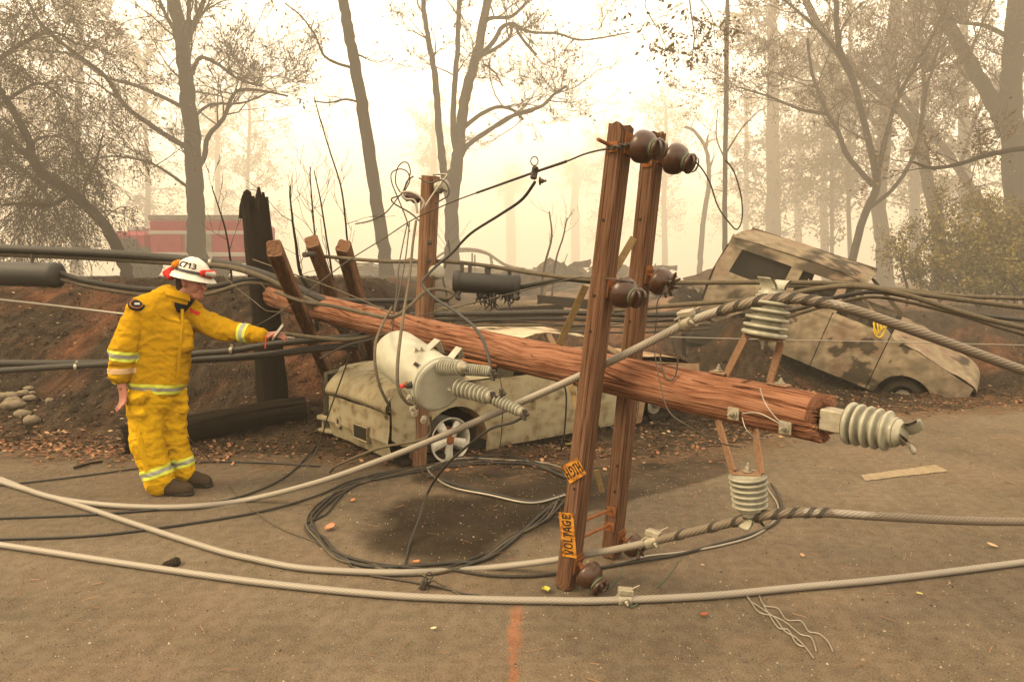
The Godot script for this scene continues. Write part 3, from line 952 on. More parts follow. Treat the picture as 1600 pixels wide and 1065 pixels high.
func transformer() -> void:
	var lid := P(688, 602, 4.0)
	var d := Vector3(0.58, -0.25, 0.775).normalized()
	var t := thing("transformer", "pale beige cylindrical transformer hanging beside the fallen pole", "transformer", Vector3(lid.x, 0, lid.z))
	var R := 0.160
	var ln := 0.60
	var xf := frame(lid - d * ln, d)
	var mb := MB.new()
	var prof := [Vector2(0.001, -0.03)]
	for k in 9:
		var g := PI / 2 * k / 8.0
		prof.append(Vector2((R - 0.05) + 0.05 * sin(g), 0.05 - 0.05 * cos(g) - 0.03 * (1.0 - k / 8.0)))
	for k in 8: prof.append(Vector2(R, 0.06 + (ln - 0.10) * k / 7.0))
	mb.lathe(xf, prof, 56)
	var tank := obj(mb, "tank", M.tank, t)
	mb = MB.new()
	mb.lathe(xf, [Vector2(R, ln - 0.045), Vector2(R + 0.012, ln - 0.042), Vector2(R + 0.014, ln - 0.03), Vector2(R + 0.012, ln - 0.018), Vector2(R, ln - 0.015)], 56)
	obj(mb, "rim_band", M.tank, t)
	mb = MB.new()
	mb.lathe(xf, [Vector2(R - 0.001, ln - 0.03), Vector2(R + 0.004, ln - 0.01), Vector2(R, ln + 0.002), Vector2(R - 0.02, ln + 0.006), Vector2(R - 0.025, ln + 0.002), Vector2(R * 0.6, ln + 0.006), Vector2(0.001, ln + 0.008)], 56)
	var cover := obj(mb, "cover", M.tank, t)
	mb = MB.new()
	bolt(mb, P(701, 608, 3.96), d, 0.009, 0.012)
	obj(mb, "bolt", M.tank, cover)
	# bushings
	bushing(t, P(690, 573, 3.96), P(722, 574, 3.84), 0.05, 8)
	bushing(t, P(729, 577, 3.86), P(766, 580, 3.80), 0.036, 10, false)
	bushing(t, P(714, 605, 3.9), P(766, 620, 3.76), 0.052, 8)
	bushing(t, P(774, 624, 3.75), P(814, 643, 3.65), 0.036, 8)
	for q in [[725, 580, 3.85, 0.02, 0.09], [771, 586, 3.78, 0.022, 0.05], [770, 620, 3.74, 0.02, 0.02], [820, 648, 3.62, 0.02, 0.03], [784, 616, 3.72, 0.015, 0.02]]:
		mb = MB.new()
		var c := P(q[0], q[1], q[2])
		mb.tube(PackedVector3Array([c - Vector3(0.004, 0.03, 0), c + Vector3(0.002, 0.03, 0)]), q[3] * 0.6, 8)
		mb.box(frame(c, Vector3(1, 0.4, 0.3)), Vector3(q[3], q[3] * 1.8, q[3] * 1.1), 0.003)
		bolt(mb, c + Vector3(0.01, 0.005, 0.01), Vector3(0.5, 0.2, 0.8), 0.008, 0.014)
		bolt(mb, c + Vector3(-0.005, 0.012, 0.01), Vector3(-0.3, 0.9, 0.4), 0.007, 0.012)
		obj(mb, "clamp", M.wire_dark, t)
	mb = MB.new()   # bar towards the pole
	mb.tube(PackedVector3Array([P(722, 562, 3.95), P(775, 572, 3.9)]), 0.011, 8)
	obj(mb, "mounting_bar", M.rust, t)
	# hanger brackets to the log
	for q in [[664, 548, 683, 531, 690, 550], [703, 560, 717, 543, 722, 562]]:
		mb = MB.new()
		var p := P(q[0], q[1], 4.1); var r2 := P(q[2], q[3], 4.2); var s := P(q[4], q[5], 4.27)
		var w := Vector3(0.9, -0.3, 0.3).normalized() * 0.021
		strap(mb, [p, r2], w, 0.007)
		strap(mb, [r2, s], w, 0.007)
		obj(mb, "hanger", M.tank, t)
	for q in [[652, 552, 0.0], [660, 554, 0.0]]:
		mb = MB.new()
		var c := P(q[0], q[1], 4.1)
		var rel := c - (lid - d * ln)
		var al := rel.dot(d)
		var radial := (rel - d * al).normalized()
		bolt(mb, lid - d * ln + d * al + radial * R, radial, 0.01, 0.012)
		obj(mb, "bolt", M.galv, tank)
	# plate, valve and earth lug on the tank wall
	var on := func(px, py):
		var c := P(px, py, 4.0)
		var r := ray(px, py).normalized()
		# meet the cylinder
		var o := EYE - (lid - d * ln)
		var dd := r - d * r.dot(d); var oo := o - d * o.dot(d)
		var A := dd.dot(dd); var B := 2.0 * dd.dot(oo); var C := oo.dot(oo) - R * R
		var disc := B * B - 4 * A * C
		if disc < 0: return [c, Vector3.UP]
		var h := EYE + r * ((-B - sqrt(disc)) / (2 * A))
		var rr := h - (lid - d * ln)
		return [h, (rr - d * rr.dot(d)).normalized()]
	var q1 = on.call(651, 570)
	mb = MB.new()
	mb.box(Transform3D(Basis(d, q1[1].cross(d) * -1.0, q1[1]).orthonormalized(), q1[0] + q1[1] * 0.002), Vector3(0.062, 0.03, 0.003), 0.0008)
	var np := obj(mb, "nameplate", M.grey_metal, tank)
	mb = MB.new()
	mb.box(Transform3D(Basis(d, q1[1].cross(d) * -1.0, q1[1]).orthonormalized(), q1[0] + q1[1] * 0.004), Vector3(0.05, 0.02, 0.003), 0.0005)
	obj(mb, "nameplate_print", M.black_ink, np)
	q1 = on.call(636, 601)
	mb = MB.new()
	mb.lathe(frame(q1[0], q1[1]), [Vector2(0.022, 0), Vector2(0.02, 0.01), Vector2(0.012, 0.014), Vector2(0.012, 0.03), Vector2(0.001, 0.03)], 14)
	obj(mb, "valve", M.rust, tank)
	mb = MB.new()
	mb.lathe(frame(q1[0] + q1[1] * 0.03, q1[1]), [Vector2(0.013, 0), Vector2(0.013, 0.012), Vector2(0.001, 0.012)], 12)
	obj(mb, "valve_cap", M.red_part, tank)
	q1 = on.call(644, 600)
	mb = MB.new()
	mb.lathe(frame(q1[0], q1[1] + d * 0.5), [Vector2(0.02, 0), Vector2(0.02, 0.03), Vector2(0.014, 0.036), Vector2(0.001, 0.036)], 14)
	obj(mb, "pressure_relief", M.black_plastic, tank)
	for q in [[640, 622], [648, 645], [662, 655], [645, 638]]:
		mb = MB.new()
		var c := P(q[0], q[1], 3.95)
		mb.box(frame(c, Vector3(0.3, 1, 0.2)), Vector3(0.03, 0.045, 0.03), 0.005)
		bolt(mb, c + Vector3(0, 0, 0.015), Vector3(-0.2, 0.1, 1), 0.011, 0.016)
		obj(mb, "secondary_lug", M.galv, tank)

func post(called: String, label: String, p0: Vector3, p1: Vector3, w: float, dpt: float, yaw: float, m: Material, group := "", ragged := 0.015) -> Node3D:
	var ax := (p1 - p0).normalized()
	var a := Vector3(cos(yaw), 0, -sin(yaw))
	a = (a - ax * a.dot(ax)).normalized()
	var b := ax.cross(a)
	var t := thing(called, label, "timber post", Vector3(p0.x, p0.y, p0.z), group)
	var mb := MB.new()
	beam(mb, p0, p1, a * w * 0.5, b * dpt * 0.5, 0.002, ragged)
	obj(mb, "timber", m, t)
	return t
func timber() -> void:
	# upright arm in front of the burnt car
	var f := G(652, 727); f.y = 0.0
	var tp := P(673, 275, 5.75)
	var t := post("timber_post", "tall upright brown timber with wire loops at its top beside the transformer", f, tp, 0.12, 0.14, deg_to_rad(38), M.new_wood)
	var mb := MB.new()
	mb.lathe(frame(P(690, 291, 5.66), Vector3(0.8, 0.2, 0.5)), [Vector2(0.001, -0.05), Vector2(0.045, -0.05), Vector2(0.055, -0.03), Vector2(0.045, -0.012), Vector2(0.038, 0.0), Vector2(0.045, 0.012), Vector2(0.055, 0.03), Vector2(0.045, 0.05), Vector2(0.001, 0.05)], 20)
	obj(mb, "spool_insulator", M.porcelain, t)
	mb = MB.new()
	mb.lathe(frame(P(682, 425, 5.6), Vector3(0.6, 0.1, 0.8)), [Vector2(0.001, -0.05), Vector2(0.05, -0.05), Vector2(0.06, -0.03), Vector2(0.045, -0.012), Vector2(0.045, 0.012), Vector2(0.06, 0.03), Vector2(0.05, 0.05), Vector2(0.001, 0.05)], 20)
	obj(mb, "spool_insulator", M.porcelain, t)
	mb = MB.new()
	mb.lathe(frame(P(646, 309, 5.6), Vector3(1, -0.3, 0.2)), [Vector2(0.001, -0.08), Vector2(0.03, -0.08), Vector2(0.045, -0.05), Vector2(0.03, -0.02), Vector2(0.045, 0.02), Vector2(0.03, 0.05), Vector2(0.001, 0.06)], 16)
	obj(mb, "pin_insulator", M.brown_glaze, t)
	for q in [0.72, 0.78, 0.52]:
		mb = MB.new()
		var c := f.lerp(tp, q) + Vector3(0.03, 0, 0.085)
		bolt(mb, c, Vector3(0.5, 0, 0.9), 0.012, 0.008)
		obj(mb, "bolt", M.wire_dark, t)
	# leaning arms by the butt of the pole
	t = post("timber_post", "brown timber leaning over the butt of the fallen pole beside the black stump", T(512, 590), P(428, 388, 4.7), 0.10, 0.12, deg_to_rad(25), M.old_wood)
	t = post("timber_post", "leaning square timber with a small steel bolt behind the fallen pole", T(556, 566), P(487, 377, 6.4), 0.125, 0.14, deg_to_rad(30), M.old_wood)
	mb = MB.new()
	mb.tube(PackedVector3Array([P(475, 398, 6.25), P(490, 396, 6.4)]), 0.025, 8)
	obj(mb, "bolt", M.wire_dark, t)
	t = post("timber_post", "shorter dark timber leaning at the far side of the fallen pole", T(585, 560), P(536, 384, 6.7), 0.13, 0.14, deg_to_rad(-20), M.old_wood)
	# burnt stump
	var b0 := T(428, 636)
	mb = MB.new()
	b0.y -= 0.1
	var top := P(398, 318, -b0.z - 0.25)
	var path := smooth([b0, b0.lerp(top, 0.3), b0.lerp(top, 0.65), top], 14)
	log_shape(mb, path, 0.155, 0.128, 48, 0.02, 0.03, 0.16, 20.0)
	t = thing("burnt_stump", "black charred stump of a broken pole standing on the bank", "pole stump", b0)
	obj(mb, "stump", M.charred, t)
	mb = MB.new()
	for q in [[386, 292, 300], [395, 302, 320], [404, 288, 312], [411, 296, 322], [380, 300, 322]]:
		var c := P(q[0], q[2], -top.z)
		var e := P(q[0], q[1] + 4, -top.z)
		mb.tube(PackedVector3Array([c - Vector3(0, 0.12, 0), c, e]), [0.05, 0.04, 0.012], 7)
	obj(mb, "splinter", M.charred, t).set_meta("kind", "stuff")
	# charred log by the kerb
	mb = MB.new()
	var l0 := G(196, 708); l0.y = 0.13
	var l1 := T(478, 652); l1.y += 0.10
	path = smooth([l1, l1.lerp(l0, 0.33) + Vector3(0, 0.02, 0), l1.lerp(l0, 0.66), l0], 16)
	log_shape(mb, path, 0.115, 0.13, 64, 0.024, 0.02, 0.06, 33.0)
	t = thing("charred_log", "charred black pole section lying along the road edge behind the firefighter", "log", Vector3(l0.x, 0, l0.z))
	obj(mb, "log", M.charred, t)
	# weathered log ends and charred planks behind the pole
	mb = MB.new()
	log_shape(mb, smooth([T(870, 500, 0.12), T(790, 498, 0.16), P(690, 497, 9.2)], 12), 0.12, 0.15, 32, 0.01, 0.02, 0.03, 60.0)
	one(mb, "log", M.grey_wood, "pale weathered log lying behind the fallen pole", "log")
	for q in [[T(740, 520, 0.25), T(880, 505, 0.2), 0.20, 0.03, "charred dark plank on edge behind the fallen pole"], [T(840, 497, 0.3), T(985, 500, 0.2), 0.16, 0.03, "long charred board beyond the crossarms"], [T(700, 505, 0.1), T(760, 508, 0.12), 0.1, 0.05, "short charred board end near the upright timber"]]:
		mb = MB.new()
		var d: Vector3 = (q[1] - q[0]).normalized()
		beam(mb, q[0], q[1], Vector3(0, q[2] * 0.5, 0), d.cross(Vector3.UP) * q[3] * 0.5, 0.004, 0.03)
		one(mb, "charred_board", M.charred, q[4], "board")

# points: [px, py] on the road, [px, py, d] at d metres ahead
func way(pts: Array, r: float, per := 8) -> PackedVector3Array:
	var out := []
	for q in pts:
		if q is Vector3: out.append(q)
		elif q.size() == 2:
			var g := G(q[0], q[1], r + 0.004)
			if -g.z > edge(g.x): g = T(q[0], q[1], r)
			out.append(g)
		else: out.append(P(q[0], q[1], q[2]))
	# lines that leave the picture run on beyond it
	if pts[-1] is Array and pts[-1][0] > 1700: run_on(out, r, false)
	if pts[0] is Array and pts[0][0] < -50: run_on(out, r, true)
	return smooth(out, per)
func run_on(out: Array, r: float, front: bool) -> void:
	var a: Vector3 = out[0] if front else out[-1]
	var b: Vector3 = out[1] if front else out[-2]
	var d := a - b
	d.y = 0.0
	d = d.normalized()
	for k in [1.0, 2.5, 5.0, 9.0]:
		var q: Vector3 = a + d * float(k)
		q.y = maxf(a.y - a.y * smoothstep(0.5, 5.0, k), maxf(0.0, land(q.x, q.z)) + r)
		if front: out.push_front(q)
		else: out.append(q)
func cable(called: String, label: String, pts: Array, r: float, m: Material, category := "cable", group := "", sides := 8) -> MeshInstance3D:
	var mb := MB.new()
	var w := way(pts, r)
	mb.tube(w, r, sides, true, 1.0, 1.0)
	return one(mb, called, m, label, category, group)
func wraps(parent: Node, pts: PackedVector3Array, at: Array, r: float) -> void:
	for f in at:
		var mb := MB.new()
		var k := clampi(int(f * (pts.size() - 1)), 0, pts.size() - 2)
		var c: Vector3 = pts[k].lerp(pts[k + 1], f * (pts.size() - 1) - k)
		var t := (pts[k + 1] - pts[k]).normalized()
		var xf := frame(c, t)
		for j in 3:
			var ring := PackedVector3Array()
			for i in 13:
				var g := TAU * i / 12.0
				ring.append(xf * Vector3(cos(g) * r, (j - 1) * 0.009 + cos(g + 0.6) * r * 1.1, sin(g) * r))
			mb.tube(ring, 0.0026, 6, false)
		obj(mb, "tie_wrap", M.wire_dark, parent)
func line_clamp(label: String, c: Vector3, dir: Vector3, up: Vector3, r: float) -> void:
	var t := thing("line_clamp", label, "clamp", c - up * r)
	var mb := MB.new()
	var xf := frame(c, dir, up)
	mb.lathe(xf, [Vector2(0.001, -0.035), Vector2(r + 0.012, -0.035), Vector2(r + 0.014, -0.03), Vector2(r + 0.014, 0.03), Vector2(r + 0.012, 0.035), Vector2(0.001, 0.035)], 18)
	obj(mb, "body", M.galv, t)
	mb = MB.new()
	var b := c + up * (r + 0.024)
	mb.box(Transform3D(Basis(up.cross(dir).normalized(), up, dir).orthonormalized(), b), Vector3(0.05, 0.03, 0.075), 0.004)
	obj(mb, "keeper", M.galv, t)
	mb = MB.new()
	var o := c + up * r * 0.4 + Vector3(0, 0, r + 0.018)
	bolt(mb, o, Vector3(0.2, -0.3, 1), 0.01, 0.016)
	mb.tube(PackedVector3Array([c + up * (r + 0.01) - Vector3(0.06, 0.02, 0), c + up * (r + 0.035) + Vector3(0.07, 0.02, 0)]), 0.004, 6)
	obj(mb, "bolt", M.galv, t)

func cables() -> void:
	# ---- the three thick conductors in front
	var c1 := [[0, 748], [60, 771], [115, 783], [200, 791], [300, 791], [390, 780, 4.93], [500, 752, 4.7], [600, 717, 4.4], [700, 677, 4.12], [800, 634, 3.86], [900, 590, 3.62], [1000, 542, 3.38], [1075, 504, 3.2], [1130, 484, 3.08], [1185, 470, 2.97], [1240, 466, 2.92], [1290, 473, 2.88], [1340, 486, 2.86], [1450, 524, 2.86], [1600, 579, 2.9], [1800, 650, 3.0]]
	var w1 := way(c1, 0.021)
	var mb := MB.new()
	mb.tube(w1, 0.0205, 14)
	var o := one(mb, "power_cable", M.aluminium, "thick grey stranded cable rising off the road over the top insulator", "cable")
	mb = MB.new()
	var sl := way(c1.slice(13, 17), 0.02)
	mb.tube(sl, 0.0235, 14, true, 1, 1)
	obj(mb, "sleeve", M.sleeve, o)
	mb = MB.new()
	mb.tube(way(c1.slice(16, 21), 0.02), 0.0215, 14)
	obj(mb, "dark_span", M.sleeve, o)
	wraps(o, sl, [0.04, 0.2, 0.36, 0.52, 0.67, 0.82, 0.97], 0.0245)
	var c2 := [[-60, 725], [0, 752], [115, 787], [200, 815], [330, 857], [400, 874], [470, 887], [560, 893], [640, 894], [740, 889, 3.76], [850, 877, 3.66], [940, 862, 3.5], [1010, 848, 3.32], [1110, 824, 3.1], [1190, 806, 2.93], [1240, 801, 2.9], [1290, 801, 2.9], [1400, 808, 2.95], [1500, 813, 3.05], [1600, 815, 3.15], [1800, 815, 3.3]]
	mb = MB.new()
	mb.tube(way(c2, 0.0185), 0.0185, 14)
	o = one(mb, "power_cable", M.aluminium, "thick grey stranded cable slung under the hanging lower insulator", "cable")
	sl = way(c2.slice(12, 17), 0.02)
	mb = MB.new()
	mb.tube(sl, 0.021, 14)
	obj(mb, "sleeve", M.sleeve, o)
	mb = MB.new()
	mb.tube(way(c2.slice(16, 21), 0.02), 0.0195, 14)
	obj(mb, "dark_span", M.sleeve, o)
	wraps(o, sl, [0.15, 0.27, 0.38, 0.5, 0.62, 0.75, 0.87, 0.97], 0.0225)
	var c3 := [[-80, 842], [0, 851], [200, 881], [400, 909], [600, 929], [750, 936], [860, 938], [940, 938], [1100, 931], [1250, 917], [1400, 903], [1600, 878], [1800, 850]]
	mb = MB.new()
	mb.tube(way(c3, 0.0185), 0.0185, 14)
	one(mb, "power_cable", M.aluminium, "thick grey stranded cable lying on the road past the foot of the crossarms", "cable")
	var up := Vector3(0.1, 1, 0).normalized()
	line_clamp("metal clamp on the rising cable between crossarms and top insulator", P(1076, 503, 3.2), (P(1100, 494, 3.14) - P(1050, 517, 3.27)).normalized(), Vector3(-0.3, 0.9, 0.1).normalized(), 0.02)
	line_clamp("metal clamp on the cable slung below the lower insulator", P(1020, 846, 3.3), (P(1050, 840, 3.25) - P(1000, 851, 3.35)).normalized(), up, 0.0185)
	line_clamp("metal clamp on the lowest road cable beside the brown insulators", G(976, 936, 0.02), Vector3(1, 0, -0.02).normalized(), up, 0.0185)
	# ---- bundles of telephone cable
	var tel := "telephone cables strung through the wreckage"
	cable("telephone_cable", "thickest black cable strung behind the white helmet", [[-80, 384, 6.3], [0, 388, 6.3], [130, 394, 6.2], [250, 402, 6.2], [340, 411, 6.15], [410, 428, 6.1], [465, 452, 6.1], [520, 474, 6.1], [600, 486, 6.2]], 0.038, M.cable_black, "cable", tel)
	cable("telephone_cable", "black cable lashed under the thickest one at helmet height", [[-80, 393, 6.34], [0, 397, 6.34], [130, 402, 6.24], [260, 410, 6.2], [350, 416, 6.1], [410, 433, 6.05], [465, 460, 6.05], [530, 490, 6.05]], 0.024, M.cable_dusty, "cable", tel)
	cable("telephone_cable", "upper black tail leaving the splice case behind the firefighter's shoulder", [[86, 424, 5.9], [140, 440, 5.9], [230, 452, 6.0], [320, 449, 6.1], [385, 438, 6.2], [440, 437, 6.3], [510, 466, 6.3], [600, 470, 6.4], [700, 468, 6.6]], 0.024, M.cable_black, "cable", tel)
	cable("telephone_cable", "lower black tail leaving the splice case behind the firefighter's shoulder", [[86, 434, 5.9], [150, 450, 5.9], [240, 462, 6.0], [320, 460, 6.05], [390, 442, 6.1], [450, 455, 6.1], [510, 500, 6.1], [545, 520, 6.0]], 0.018, M.cable_dusty, "cable", tel)
	cable("steel_wire", "bright steel wire ending at the firefighter's back", [[-60, 462, 5.9], [0, 468, 5.9], [90, 478, 5.9], [180, 489, 5.9], [250, 497, 5.9], [380, 520, 6.0], [460, 528, 6.0]], 0.011, M.wire_bright, "wire")
	cable("telephone_cable", "straight black cable passing behind the firefighter's waist", [[-80, 566, 6.05], [0, 567, 6.05], [160, 567, 6.0], [300, 562, 5.9], [400, 556, 5.8], [500, 544, 5.7], [560, 540, 5.7]], 0.031, M.cable_black, "cable", tel)
	cable("telephone_cable", "black cable with bands crossing just below the phone", [[-80, 584, 5.95], [0, 579, 5.95], [90, 573, 5.95], [200, 566, 5.85], [300, 553, 5.8], [360, 548, 5.75], [430, 537, 5.7], [545, 526, 5.65], [590, 520, 5.7]], 0.027, M.cable_black, "cable", tel)
	cable("telephone_cable", "dusty black cable between phone and leaning timber", [[440, 521, 5.6], [500, 528, 5.6], [550, 530, 5.55], [600, 520, 5.5]], 0.018, M.cable_dusty, "cable", tel)
	for q in [[120, 573, 5.93, 0.031], [362, 548, 5.74, 0.032], [330, 411, 6.16, 0.042]]:
		mb = MB.new()
		var c := P(q[0], q[1], q[2])
		mb.lathe(frame(c, Vector3(1, 0.03, 0)), [Vector2(q[3], -0.014), Vector2(q[3] + 0.004, -0.012), Vector2(q[3] + 0.004, 0.012), Vector2(q[3], 0.014)], 16)
		mb.box(Transform3D(Basis(), c + Vector3(0, q[3] + 0.008, 0)), Vector3(0.024, 0.03, 0.012), 0.002)
		one(mb, "cable_band", M.wire_bright, "bright metal band round a black cable %s" % ["left of the firefighter's sleeve cuff" if q[0] == 120 else ("below the outstretched sleeve" if q[0] == 362 else "just behind the white helmet")], "cable band")
	# splice cases
	var t := thing("splice_case", "black cylindrical cable splice case beside the leaning dead tree", "splice case", P(20, 427, 5.9))
	mb = MB.new()
	var s0 := P(-60, 425, 5.9); var s1 := P(95, 430, 5.9)
	mb.lathe(frame(s0, s1 - s0), [Vector2(0.001, 0), Vector2(0.08, 0), Vector2(0.105, 0.03), Vector2(0.112, 0.05), Vector2(0.105, 0.07), Vector2(0.105, s0.distance_to(s1) - 0.08), Vector2(0.112, s0.distance_to(s1) - 0.06), Vector2(0.105, s0.distance_to(s1) - 0.02), Vector2(0.06, s0.distance_to(s1)), Vector2(0.001, s0.distance_to(s1))], 28)
	obj(mb, "case", M.rubber, t)
	for q in [-20, 50]:
		mb = MB.new()
		mb.box(frame(P(q, 408, 5.88), Vector3.UP), Vector3(0.03, 0.12, 0.012), 0.002)
		obj(mb, "hanger", M.wire_dark, t)
	t = thing("splice_case", "dark melted splice case hanging from the strand between the timbers", "splice case", P(760, 444, 5.7))
	mb = MB.new()
	s0 = P(708, 440, 5.7); s1 = P(813, 446, 5.7)
	var ln := s0.distance_to(s1)
	mb.lathe(frame(s0, s1 - s0), [Vector2(0.001, 0), Vector2(0.075, 0), Vector2(0.098, 0.01), Vector2(0.098, 0.05), Vector2(0.085, 0.055), Vector2(0.085, ln - 0.055), Vector2(0.098, ln - 0.05), Vector2(0.098, ln - 0.01), Vector2(0.07, ln), Vector2(0.001, ln)], 28)
	obj(mb, "case", M.rubber, t)
	mb = MB.new()
	for k in 26:
		var x := rng.randf_range(745, 800)
		var a := P(x, 458, 5.7 + rng.randf_range(-0.05, 0.05))
		var len := rng.randf_range(0.04, 0.16)
		mb.tube(smooth([a, a + Vector3(rng.randf_range(-0.03, 0.03), -len * 0.6, rng.randf_range(-0.03, 0.03)), a + Vector3(rng.randf_range(-0.05, 0.05), -len, rng.randf_range(-0.04, 0.04))], 3), [0.012, 0.01, 0.009, 0.008, 0.007, 0.006, 0.003], 5)
	mb.tube(smooth([P(718, 455, 5.65), P(714, 464, 5.63), P(720, 466, 5.63)], 4), 0.02, 7)
	mb.tube(smooth([P(806, 455, 5.65), P(806, 466, 5.63), P(810, 462, 5.63)], 4), 0.024, 7)
	obj(mb, "melted_drip", M.rubber, t).set_meta("kind", "stuff")
	for q in [722, 734, 760, 764, 796]:
		mb = MB.new()
		var hy: float = 408 + (q - 700) * 0.13
		mb.box(frame(P(q, hy + 10, 5.7), Vector3.UP), Vector3(0.014, 0.13, 0.03), 0.002)
		obj(mb, "hanger", M.wire_dark, t)
	# strand that carries it and the bundle to the east
	cable("telephone_cable", "straight strand carrying the melted splice case and running behind both crossarms", [[500, 400, 6.6], [600, 408, 6.2], [690, 408, 5.8], [760, 415, 5.7], [830, 426, 5.5], [920, 437, 5.2], [1040, 441, 4.9], [1200, 441, 4.6], [1330, 444, 4.5], [1420, 457, 4.5], [1600, 480, 4.6], [1760, 495, 4.8]], 0.017, M.cable_dusty, "cable", tel)
	cable("telephone_cable", "black tail from the melted splice case towards the crossarms", [[812, 449, 5.68], [850, 441, 5.6], [885, 436, 5.4], [920, 439, 5.24], [1000, 445, 5.0]], 0.02, M.cable_black, "cable", tel)
	cable("telephone_cable", "cable arching behind the top insulator and over the van's door", [[960, 485, 5.2], [1040, 478, 4.9], [1120, 472, 4.7], [1200, 466, 4.6], [1270, 452, 4.5], [1340, 447, 4.4], [1420, 462, 4.35], [1510, 490, 4.35], [1600, 512, 4.4], [1760, 545, 4.6]], 0.017, M.cable_dusty, "cable", tel)
	cable("telephone_cable", "cable sagging across the van's windows above its yellow ribbon", [[1200, 490, 4.6], [1250, 482, 4.55], [1310, 464, 4.5], [1370, 456, 4.45], [1440, 468, 4.45], [1520, 490, 4.45], [1600, 500, 4.5], [1760, 520, 4.7]], 0.014, M.cable_black, "cable", tel)
	cable("telephone_cable", "thin dusty cable low across the van's windows", [[1230, 496, 4.65], [1300, 475, 4.6], [1360, 464, 4.55], [1420, 472, 4.5], [1500, 492, 4.5], [1600, 522, 4.5], [1760, 560, 4.7]], 0.011, M.cable_dusty, "cable", tel)
	cable("telephone_cable", "highest cable drooping across the van's roof edge to the bushes", [[1190, 446, 5.0], [1300, 447, 4.95], [1400, 452, 4.9], [1500, 462, 4.9], [1600, 466, 5.0], [1760, 470, 5.2]], 0.015, M.cable_dusty, "cable", tel)
	cable("steel_wire", "thin pale wire stretched low across the van's doors", [[1030, 526, 5.4], [1200, 530, 5.2], [1400, 534, 5.2], [1600, 539, 5.2], [1760, 541, 5.2]], 0.0035, M.wire_bright, "wire")
	cable("steel_wire", "thin dark wire low behind the crossarms above the pole", [[640, 520, 6.2], [760, 500, 6.0], [900, 508, 5.8], [1030, 500, 5.6], [1150, 487, 5.4]], 0.006, M.wire_dark, "wire")
	for k in 4:
		cable("telephone_cable", ["dark cable lying behind the pole level with the pale log", "second dark cable lying behind the pole over the boards", "dusty cable lying behind the pole just above the white roof edge", "thin cable lying behind the pole under the melted case"][k], [[640, 492 + k * 9, 7.4], [760, 490 + k * 9, 7.4], [880, 488 + k * 10, 7.2], [1000, 492 + k * 9, 7.0], [1110, 489 + k * 8, 7.0]], [0.03, 0.02, 0.016, 0.012][k], [M.cable_black, M.cable_black, M.cable_dusty, M.wire_dark][k], "cable", tel)
	# ---- service wire from the upright timber to the top of the crossarms
	var w2 := [[380, 520, 5.5], [430, 492, 5.4], [470, 464, 5.5], [540, 410, 5.6], [600, 372, 5.6], [645, 343, 5.55], [700, 318, 5.2], [745, 301, 4.7], [835, 269, 4.1], [885, 252, 3.75], [915, 240, 3.5], [950, 232, 3.3], [985, 226, 3.28], [1010, 228, 3.25]]
	o = cable("service_wire", "taut dark wire rising from the leaning timbers to the top of the crossarms", w2, 0.005, M.wire_dark, "wire")
	mb = MB.new()
	mb.tube(way(w2.slice(7, 10), 0.01), 0.0085, 8)
	obj(mb, "splice_sleeve", M.rubber, o)
	mb = MB.new()
	var tw := way(w2.slice(10, 14), 0.01)
	for k in 2:
		var pth := PackedVector3Array()
		for i in range(8, tw.size()): 
			var g := i * 1.3 + k * PI
			pth.append(tw[i] + Vector3(0, cos(g), sin(g)) * 0.009)
		mb.tube(pth, 0.0045, 6)
	obj(mb, "twisted_end", M.wire_dark, o)
	mb = MB.new()
	var cl := P(835, 270, 4.08)
	mb.box(frame(cl, Vector3(0.2, 1, 0)), Vector3(0.04, 0.075, 0.04), 0.008)
	bolt(mb, cl + Vector3(0.03, -0.05, 0.02), Vector3(1, 0, 0.3), 0.015, 0.02)
	bolt(mb, cl + Vector3(0.005, 0.02, 0.02), Vector3(0.3, 0.2, 1), 0.011, 0.014)
	var eye := PackedVector3Array()
	for i in 13: eye.append(cl + Vector3(sin(TAU * i / 12) * 0.022, 0.068 + cos(TAU * i / 12) * 0.026, 0))
	mb.tube(eye, 0.004, 6, false)
	obj(mb, "hot_line_clamp", M.wire_dark, o)
	cable("lead_wire", "black lead dropping in a bend from the hot line clamp to the transformer", [[836, 284, 4.05], [815, 312, 4.2], [780, 336, 4.5], [735, 365, 4.9], [705, 396, 5.0], [680, 417, 5.0], [661, 438, 4.9], [662, 448, 4.85], [680, 466, 4.6], [712, 487, 4.3], [742, 512, 4.1], [760, 545, 3.95], [768, 585, 3.82]], 0.0095, M.rubber, "wire")
	cable("lead_wire", "thin tie wire stretched from the middle insulator to the upright timber", [[990, 441, 3.28], [955, 436, 3.3], [920, 434, 3.6], [895, 435, 4.0], [800, 458, 4.6], [720, 478, 5.1], [640, 497, 5.4], [560, 520, 5.5]], 0.0045, M.wire_dark, "wire")
	cable("lead_wire", "loose wire looping down from the top insulator of the rear crossarm", [[1062, 246, 3.62], [1088, 254, 3.6], [1108, 282, 3.6], [1122, 322, 3.6], [1140, 348, 3.6], [1152, 358, 3.6], [1160, 340, 3.6], [1158, 305, 3.6], [1147, 268, 3.6], [1134, 250, 3.6]], 0.004, M.wire_dark, "wire")
	cable("lead_wire", "fine wire hanging from the middle broken insulator", [[1040, 455, 3.5], [1028, 470, 3.5], [1026, 500, 3.5], [1022, 540, 3.5], [1030, 590, 3.3], [1044, 640, 3.1], [1075, 665, 3.0], [1120, 690, 2.98], [1158, 699, 2.98]], 0.003, M.wire_dark, "wire")
	cable("lead_wire", "small wire loop standing above the pole right of the crossarms", [[1035, 540, 3.4], [1032, 560, 3.35], [1040, 590, 3.3], [1052, 592, 3.3], [1058, 575, 3.3], [1058, 550, 3.3], [1050, 530, 3.35]], 0.004, M.wire_dark, "wire")
